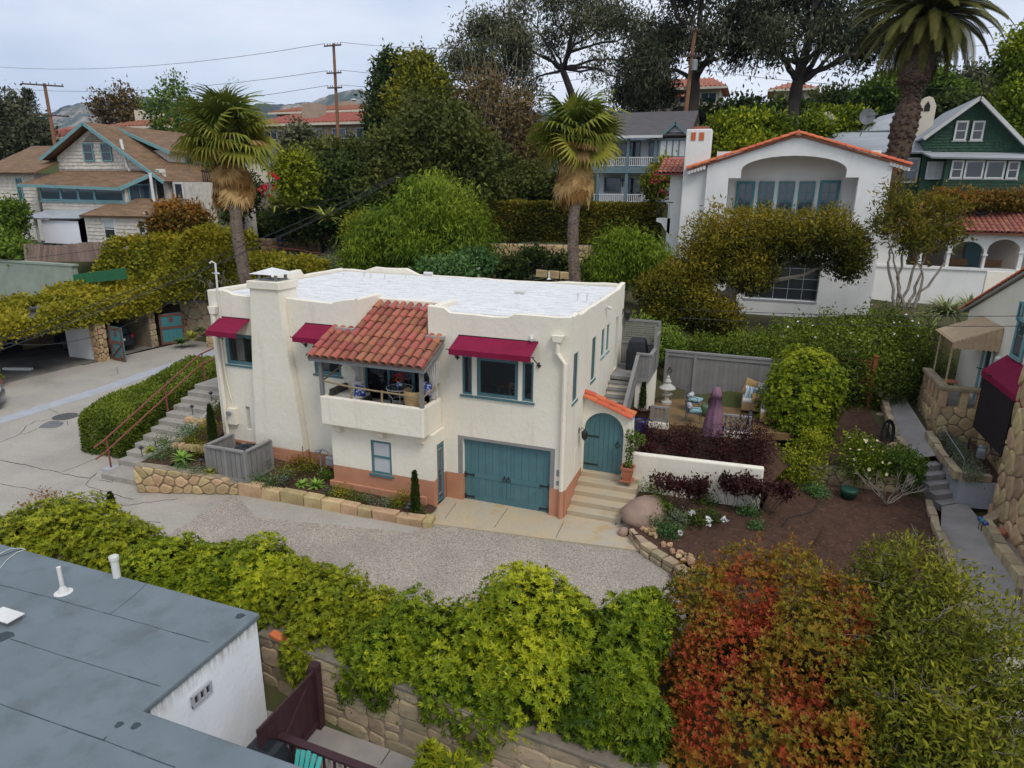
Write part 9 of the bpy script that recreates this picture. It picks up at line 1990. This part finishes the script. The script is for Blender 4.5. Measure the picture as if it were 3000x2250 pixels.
BLP=mat('blue_pattern',(.55,.57,.62),(.02,.05,.26),.9,12,p=(.42,.5))
pillow('blue patterned cushion on the balcony lounge seat',(-6.72,-.75,3.45),.19,(-.2,.1,.6),BLP);pillow('white cushion on the balcony lounge seat',(-7.0,-.45,3.46),.2,(-.4,0,.3),FABW);pillow('tall blue patterned cushion by the right balcony curtain',(-4.55,-.3,3.6),.22,(-.1,.1,-.5),BLP)
mb=MB();q=random.Random(1)
mb.tube([(-7.8,-1.2,3.98),(-6.8,-1.22,3.90),(-5.9,-1.2,3.86),(-4.9,-1.2,3.84),(-4.25,-1.2,3.80)],[.03,.034,.03,.034,.03],6);mb.tube([(-4.22,-1.15,3.84),(-4.2,-.1,3.98)],.028,6);mb.tube([(-7.8,-1.15,3.98),(-7.8,-.1,4.22)],.03,6)
for x in(-6.75,-5.65):mb.tube([(x,-1.19,3.5),(x+.03,-1.2,3.9)],.035,6)
BAM=mat('bamboo',(.33,.24,.13),(.24,.17,.09),.7,8);o=mb.build('bamboo_rail',BAM,HS)
for x,s in((-7.35,-7.15),(-4.28,-4.24)):curtain(x-.28,x+.22,-.35 if x>-5 else-.16,3.55 if x>-5 else 3.4,4.78,FABW,HS,(3.98,s),6)
# person by the left window, seen through the glass
def person(label,loc,pose,skin,shirt,pants,hair,rot=0,s=1.0,sit=False,extra=None):
    t=thing('person',label,'person',loc,rot,None);t['_loc']=1
    J={'pel':(0,0,.95),'chest':(0,.0,1.28),'neck':(0,0,1.48),'head':(0,-.02,1.62),'lsh':(.19,0,1.42),'rsh':(-.19,0,1.42),'lel':(.25,.0,1.13),'rel':(-.25,0,1.13),'lha':(.24,-.1,.88),'rha':(-.24,-.1,.88),'lhip':(.1,0,.9),'rhip':(-.1,0,.9),'lkn':(.11,-.01,.5),'rkn':(-.11,-.01,.5),'lan':(.11,.03,.08),'ran':(-.11,.03,.08),'lto':(.12,-.13,.03),'rto':(-.12,-.13,.03)}
    J.update(pose);R_={'pel':.14,'chest':.15,'neck':.055,'head':.10,'lsh':.06,'rsh':.06,'lel':.042,'rel':.042,'lha':.035,'rha':.035,'lhip':.09,'rhip':.09,'lkn':.06,'rkn':.06,'lan':.04,'ran':.04,'lto':.035,'rto':.035}
    E_=[('pel','chest'),('chest','neck'),('neck','head'),('chest','lsh'),('chest','rsh'),('lsh','lel'),('rsh','rel'),('lel','lha'),('rel','rha'),('pel','lhip'),('pel','rhip'),('lhip','lkn'),('rhip','rkn'),('lkn','lan'),('rkn','ran'),('lan','lto'),('ran','rto')]
    ks=list(J);me=bpy.data.meshes.new('body');me.from_pydata([tuple(np.array(J[k])*s)for k in ks],[(ks.index(a),ks.index(b))for a,b in E_],[]);o=mesh_obj('body',me,skin,t)
    md=o.modifiers.new('skin','SKIN');md.use_smooth_shade=True
    for i,k in enumerate(ks):r_=R_[k]*s;me.skin_vertices[0].data[i].radius=(r_*(1.25 if k in('pel','chest')else 1),r_);me.skin_vertices[0].data[i].use_root=(k=='pel')
    o.modifiers.new('sub','SUBSURF').levels=1;o.modifiers['sub'].render_levels=2
    def sleeve(name,chain,rad,m):
        mb=MB();mb.tube([tuple(np.array(J[k]if isinstance(k,str)else k)*s)for k in chain],[r_*s for r_ in rad],9);mb.build(name,m,t,True)
    cz=np.array(J['chest']);pz=np.array(J['pel']);nk=np.array(J['neck'])
    mb=MB();n=12
    for p,rx,ry in((pz+(0,0,-.06),.185,.135),(pz+(0,0,.1),.175,.125),(cz,.20,.14),(cz+(0,0,.12),.21,.125),(nk+(0,0,-.03),.09,.075)):
        for j in range(n):a=6.283*j/n;mb.v.append(tuple((np.array(p)+(rx*math.cos(a),ry*math.sin(a),0))*s))
    for i in range(4):
        for j in range(n):mb.f.append((i*n+j,i*n+(j+1)%n,(i+1)*n+(j+1)%n,(i+1)*n+j))
    mb.build('shirt',shirt,t,True)
    for sd_ in 'lr':sleeve('sleeve',[sd_+'sh',sd_+'el'],[.075,.06],shirt)
    if pants:
        for sd_ in 'lr':sleeve('trouser_leg',[tuple(pz*.4+np.array(J[sd_+'hip'])*.6),sd_+'hip',sd_+'kn',sd_+'an']if not sit else[tuple(pz),sd_+'hip',sd_+'kn',sd_+'an'],[.105,.105,.08,.07],pants)
        for sd_ in 'lr':sleeve('shoe',[tuple(np.array(J[sd_+'an'])+(0,.04,-.03)),tuple(np.array(J[sd_+'an'])+(0,-.02,-.02)),sd_+'to'],[.05,.055,.045],DARKP)
    h=np.array(J['head'])+(0,.015,.035);mb=MB();mb.lathe([(.001,.1),(.06,.085),(.1,.03),(.108,-.03),(.09,-.09),(.06,-.1)],tuple(h*s),12,False);V=[p for p in mb.v];mb.v=[p if p[1]>h[1]*s-.045*s or p[2]>(h[2]+.02)*s else(p[0],h[1]*s-.05*s,p[2])for p in V];mb.build('hair',hair,t,True)
    hd_=np.array(J['head']);mb=MB()
    for sx in(-.035,.035):mb.lathe([(.001,-.01),(.011,0),(.001,.01)],tuple((hd_+(sx,-.098,.01))*s),6,False)
    mb.build('eye',DARKP,t);mb=MB();mb.add([tuple((hd_+v)*s)for v in((-.016,-.095,-.03),(.016,-.095,-.03),(0,-.125,-.028),(0,-.097,.01))],[(0,1,2),(0,2,3),(2,1,3)]);mb.build('nose',skin,t);mb=MB();mb.box(*tuple((hd_+(-.025,-.1,-.058))*s),*tuple((hd_+(.025,-.092,-.05))*s));mb.build('mouth',mat('lip',(.3,.1,.09)),t)
    return t
SKIN=mat('skin',(.48,.28,.2),(.44,.25,.18),.6,6);HAIRB=mat('brown_hair',(.05,.025,.014),rough=.7);HAIRD=mat('dark_hair',(.015,.011,.009),rough=.7);SHB=mat('dark_shirt',(.012,.012,.016),(.02,.02,.024),.9,6);BLUE=mat('blue_shirt',(.03,.08,.30),(.025,.065,.24),.9,6);NAVY=mat('navy_shirt',(.012,.02,.06),rough=.9);GREYJ=mat('pale_jacket',(.42,.42,.43),(.36,.36,.38),.9,6);JEANS=mat('grey_trousers',(.10,.105,.13),rough=.9);KHAKI=mat('khaki',(.22,.16,.10),rough=.9);MAR2=mat('dark_red_shirt',(.12,.02,.025),rough=.9)
face_cam=lambda p:math.atan2(CAM[1]-p[1],CAM[0]-p[0])+math.pi/2
pp=PD(760,752,57.5);p2_=PD(826,748,57.8);p3_=PD(848,750,57.4);ZF=4.16
for nm,p in(('a',pp),):pass
person('person in dark clothes holding a phone to the face, standing alone on the path',(pp[0],pp[1],pp[2]),{'lel':(.3,-.02,1.16),'lha':(.1,-.14,1.5),'rel':(-.28,.02,1.15),'rha':(-.32,-.05,.9)},SKIN,SHB,SHB,HAIRD,face_cam(pp))
person('person in blue top and open pale jacket, left of the standing pair',(p2_[0],p2_[1],p2_[2]),{'lha':(.12,-.2,1.1),'rha':(-.12,-.2,1.1)},SKIN,BLUE,JEANS,HAIRB,face_cam(p2_));
person('person in navy shirt and khaki trousers, right of the standing pair',(p3_[0],p3_[1],p3_[2]),{'lel':(.3,-.03,1.15),'lha':(.02,-.22,1.2),'rel':(-.3,-.03,1.15),'rha':(.0,-.24,1.22),'rkn':(-.15,-.02,.5),'ran':(-.2,.03,.08),'rto':(-.24,-.12,.03)},SKIN,NAVY,KHAKI,HAIRB,face_cam(p3_))
mb=MB();q_=np.array(p2_);
person('person with brown hair resting behind the left upper window',(-11.75,.78,2.72),{'pel':(0,.1,.7),'chest':(0,.05,1.0),'neck':(0,-.02,1.18),'head':(.02,-.08,1.31),'lsh':(.18,0,1.13),'rsh':(-.18,0,1.13),'lel':(.28,-.1,.9),'rel':(-.26,-.12,.9),'lha':(.1,-.3,.95),'rha':(-.1,-.3,.95),'lhip':(.1,.08,.66),'rhip':(-.1,.08,.66),'lkn':(.14,-.3,.6),'rkn':(-.14,-.3,.6),'lan':(.14,-.2,.4),'ran':(-.14,-.2,.4),'lto':(.14,-.28,.38),'rto':(-.14,-.28,.38)},SKIN,MAR2,JEANS,HAIRB,.5,sit=True)
# dining chair and table behind the picture window
dt=thing('dining_table','dark dining table behind the picture window','table',(-1.9,1.2,3.08));mb=MB();mb.box(-2.7,.9,3.78,-1.0,1.8,3.82);mb.build('table_top',WOODB,dt)
for x in(-2.6,-1.1):
    for y in(1.0,1.7):mb=MB();mb.box(x-.03,y-.03,3.08,x+.03,y+.03,3.78);mb.build('leg',WOODB,dt)
dc=thing('dining_chair','light wood dining chair seen through the picture window','chair',(-1.85,.65,3.08));LW=mat('light_wood',(.34,.2,.1),(.28,.16,.08),.6,4)
mb=MB();mb.box(-2.07,.5,3.5,-1.63,.92,3.55);mb.build('seat',LW,dc)
for x in(-2.05,-1.65):
    mb=MB();mb.box(x-.02,.48,3.08,x+.02,.52,4.05);mb.build('leg',LW,dc);mb=MB();mb.box(x-.02,.88,3.08,x+.02,.92,3.5);mb.build('leg',LW,dc)
mb=MB();mb.box(-2.07,.475,4.0,-1.63,.525,4.1);mb.box(-2.05,.485,3.66,-1.65,.515,3.72);mb.bar((-2.04,.5,3.72),(-1.66,.5,4.0),.03);mb.bar((-1.66,.5,3.72),(-2.04,.5,4.0),.03);mb.build('backrest',LW,dc)
# ================================================================== path with walkers, rail, stairs
pa=[PD(600,745,58),PD(700,748,58),PD(800,750,57.5),PD(900,755,56.5),PD(980,780,53),PD(1060,800,50)]
lo_=[PD(620,775,54),PD(700,775,54),PD(800,778,53.5),PD(900,785,52),PD(960,800,49),PD(1040,815,47)]
mb=MB();n=len(pa)
for a,b in zip(pa,lo_):mb.v+=[tuple(a+np.array([0,.4,0])),(b[0],b[1],b[2]+.1)]
for i in range(n-1):mb.f.append((2*i,2*i+1,2*i+3,2*i+2))
struct('hill_path',PATHC,mb)
mb=None
pw2=thing('path_wall','low golden stone retaining wall behind the walkers on the path','stone wall',tuple(PD(800,745,58.5)))
a=PD(620,745,59.0);b=PD(940,745,58.5);d=b-a;d[2]=0;U=float(np.linalg.norm(d));ud=d/U;nd=np.array([ud[1],-ud[0],0]);stone_wall(pw2,SAND,MORT,(a[0],a[1],min(a[2],b[2])-.3),ud,(0,0,1),nd,U,1.75,56,31,1.5,.02,.07,.4,rows=True)
ps=thing('garden_stairs','broad pale concrete stairs climbing beside the path wall','stairs',tuple(PD(970,740,58)))
for i in range(8):
    a=PD(940+4*i,752-11.5*i,57.5+.55*i);b=PD(1010+2*i,756-11.5*i,57.3+.55*i);z=4.1+.2*i;mb=MB();mb.prism([(a[0],a[1],z-1),(b[0],b[1],z-1),(b[0],b[1]+1.2,z-1),(a[0],a[1]+1.2,z-1)],(0,0,1.2));mb.build('step',STEPC,ps)
kerb('row of rough boulders above the path wall',[tuple(PD(x,y,60))for x,y in((890,705),(930,698),(965,690))],.6,.3,SANDG)
rr_=thing('path_railing','dull red pipe railing along the hillside path','railing',tuple(PD(800,775,53)))
tp=[PD(x,y,D)for x,y,D in((640,705,54),(735,715,54),(805,724,53.5),(880,733,53),(955,746,52),(1010,762,50))]
for dz in(0,.48):mb=MB();mb.tube([(p[0],p[1],p[2]-dz)for p in tp],.035,6);mb.build('rail',RAILR,rr_)
for p in tp[1:]:mb=MB();mb.tube([tuple(p),(p[0],p[1],p[2]-1.25)],.035,6);mb.build('post',RAILR,rr_)
wr2=thing('white_handrail','pale wooden handrail behind the flat roof','railing',tuple(PD(1420,790,40)))
a,b=PD(1400,800,38),PD(1447,752,42);
for dz in(0,.45):mb=MB();mb.bar((a[0],a[1],a[2]-dz+.2),(b[0],b[1],b[2]-dz+.2),.07,.09);mb.build('rail',TRIMW,wr2)
for f in(.2,.75,1):p=a*(1-f)+b*f;mb=MB();mb.box(p[0]-.05,p[1]-.05,p[2]-.9,p[0]+.05,p[1]+.05,p[2]+.25);mb.build('post',TRIMW,wr2)
sw2=thing('terrace_wall','stone terrace wall below the long hedge','stone wall',tuple(PD(1560,770,49)));a=PD(1400,772,49);b=PD(1735,775,48);d=b-a;d[2]=0;U=float(np.linalg.norm(d));ud=d/U;nd=np.array([ud[1],-ud[0],0]);stone_wall(sw2,SAND,MORTD,(a[0],a[1],a[2]-.4),ud,(0,0,1),nd,U,1.9,70,33,1.2,.02,.08,.4)
kerb('row of pale stones edging the bed behind the flat roof',[tuple(PD(x,y,38.5))for x,y in((1570,800),(1640,806),(1735,812))],.3,.2,SAND)
# ================================================================== poles, wires, lamp
def pole(label,base,top,r_,arms,m=POLE):
    t=thing('utility_pole',label,'utility pole',tuple(base),0,'wooden utility poles');base,top=np.array(base),np.array(top);mb=MB();mb.tube([tuple(base),tuple(top)],[r_,r_*.7],10);mb.build('pole',m,t);ends=[]
    for f,half,ang,dz in arms:
        c=base+(top-base)*f;u=np.array([math.cos(ang),math.sin(ang),dz]);mb=MB();mb.bar(c-u*half+(0,-.2,0),c+u*half+(0,-.2,0),.12,.14);ca=mb.build('crossarm',BARK,t);pts=[]
        for k in(-.95,-.6,-.3,.3,.6,.95):p=c+u*half*k+(0,-.2,.07);pts.append(p+(0,0,.2));mb=MB();mb.lathe([(.03,0),(.06,.08),(.05,.2),(.01,.22)],tuple(p),7);mb.build('insulator',METALG,ca)
        ends.append(pts)
    return t,ends
B1=PD(168,460,70);T1=PD(130,245,70);t1,e1=pole('brown utility pole with two crossarms at the upper left',(B1[0],B1[1],B1[2]-4),tuple(T1),.22,((.985,2.0,.5,-.03),(.72,2.0,.5,-.03)))
B2=PD(993,450,75);T2=PD(977,128,75);t2_,e2=pole('tall utility pole with street lamp left of the oak',(B2[0],B2[1],B2[2]-4),tuple(T2),.22,((.985,1.4,-.25,-.05),(.80,1.2,-.25,-.05),(.70,1.2,-.25,-.05)))
c=PD(*Z2(795,285),74.8);mb=MB();mb.tube([tuple(c),tuple(c+np.array([1.3,-.3,.35])),tuple(c+np.array([2.4,-.5,.3]))],.04,6);la=mb.build('lamp_arm',METALG,t2_);mb=MB();e=c+np.array([2.6,-.55,.25]);mb.lathe([(.05,.1),(.3,.02),(.36,-.05),(.2,-.16),(.05,-.18)],tuple(e),10);mb.build('lamp_head',PIPEW,la)
B3=PD(2003,350,62);T3=PD(2036,85,62);t3,e3=pole('red brown utility pole with transformer in front of the dark eucalyptus',(B3[0],B3[1],B3[2]-4),tuple(T3),.24,((.985,1.1,1.0,0),(.80,.8,.3,0)))
c=PD(2035,190,61.6);mb=MB();mb.lathe([(.05,-.5),(.28,-.48),(.28,.38),(.22,.45),(.05,.47)],tuple(c),14);mb.build('transformer',METALG,t3)
def wire(label,a,b,sag=.6,r_=.02,n=10):
    a,b=np.array(a),np.array(b);mb=MB();mb.tube([tuple(a+(b-a)*i/n-np.array([0,0,sag*4*(i/n)*(1-i/n)]))for i in range(n+1)],r_,4);return one('overhead_wire',WIRE,label,'wire',mb,'overhead wires')
mast=np.array([-12.72,-.06,7.02])
wire('service wire from the oak to the left edge, uppermost of the bundle',PD(1175,510,50),PD(-40,1010,24),.35,.018);wire('service wire of the bundle, middle strand',PD(1178,512,50),PD(-40,1030,24),.5,.018);wire('service wire of the bundle, lowest strand',PD(1180,515,50),PD(-40,1042,23.5),.45,.018)
wire('thin wire crossing in front of the fan palm to the oak',PD(1175,515,52),PD(-60,770,40),1.0,.016);wire('drop wire from the roof mast toward the left',mast+np.array([0,-.03,.05]),PD(-60,990,30),1.2,.014)
for i in range(3):wire(('highest skyline wire left of the lamp pole','second skyline wire left of the lamp pole','lower skyline wire left of the lamp pole')[i],e2[min(i,2)][0],PD(-80,190+60*i,110),1.5,.028);wire(('highest skyline wire right of the lamp pole','second skyline wire right of the lamp pole','lower skyline wire right of the lamp pole')[i],e2[min(i,2)][5],e3[min(i,1)][0]+np.array([0,0,-.4*i]),1.2,.025)
for i in range(4):wire(('topmost','second','third','lowest')[i]+' wire from the red brown pole to the right edge',e3[min(i//2,1)][5]-np.array([0,0,(0,.5,1.4,5.5)[i]]),PD(3080,(60,120,250,290)[i],58),.8,.024)
for i in range(2):wire(('thin wire above the white flowered hedge','second thin wire above the white flowered hedge')[i],PD(1990,905+26*i,22),PD(3060,925+30*i,20),.1,.012)
# ================================================================== mountains
ROCKM=mat('mountain_rock',(.33,.26,.20),(.10,.12,.07),1,.012,p=(.42,.58),dirt=(.05,.075,.045),dscale=.006,dp=(.45,.6))
GRM=mat('mountain_brush',(.03,.045,.03),(.02,.032,.024),1,.01,dirt=(.2,.16,.13),dscale=.018,dp=(.6,.72))
def ridge(name,m,prof,D,seed,back=1400):
    r=np.random.default_rng(seed);mb=MB();xs_=np.arange(prof[0][0],prof[-1][0]+1,12.0);px,py=zip(*prof);rows=14
    for j in range(rows):
        f=j/(rows-1)
        for x in xs_:
            y=np.interp(x,px,py);p=PD(x,y,D);g=PD(x,640,D*.72);z0=10
            P=p*(1-f)+np.array([g[0],g[1],z0])*f;nz=(math.sin(x*.05+3*f)+math.sin(x*.11-5*f+1)*.6+r.normal()*.35)*26*math.sin(math.pi*min(1,f*1.1));P=P+np.array([nz*.6,-abs(nz)*.4,nz*.55+r.normal()*(3 if f==0 else 7)]);mb.v.append(tuple(P))
    k=len(xs_)
    for j in range(rows-1):
        for i in range(k-1):mb.f.append((j*k+i,(j+1)*k+i,(j+1)*k+i+1,j*k+i+1))
    return struct(name,m,mb,True)
ridge('mountain_ridge',GRM,[(-700,320),(-200,340),(60,360),(150,330),(190,310),(240,300),(300,296),(350,294),(420,286),(460,292),(520,300),(600,305),(760,306),(850,304),(900,300),(1000,310),(1200,320),(1700,330),(2300,300),(2460,262),(2550,262),(2620,270),(2760,290),(3100,300),(3600,300)],3000,3)
ridge('rocky_peak',ROCKM,[(820,310),(900,300),(940,287),(980,274),(1010,266),(1030,262),(1050,258),(1062,262),(1075,274),(1090,281),(1100,272),(1120,274),(1200,290),(1400,310)],2700,5)
ridge('boulder_slope',ROCKM,[(150,345),(190,316),(240,303),(290,303),(340,320),(420,340)],2850,7)
# ================================================================== air
hz=MB();hz.box(-4200,-60,-6,3200,3600,640);hb_=hz.build('haze',None);hb_['kind']='stuff'
m=bpy.data.materials.new('haze_air');m.use_nodes=True;tt=m.node_tree;tt.nodes.clear();ou=tt.nodes.new('ShaderNodeOutputMaterial');pv=tt.nodes.new('ShaderNodeVolumePrincipled');pv.inputs['Color'].default_value=(.5,.68,1,1);pv.inputs['Density'].default_value=.00008;pv.inputs['Anisotropy'].default_value=.2
tt.links.new(pv.outputs[0],ou.inputs['Volume']);hb_.data.materials.append(m)
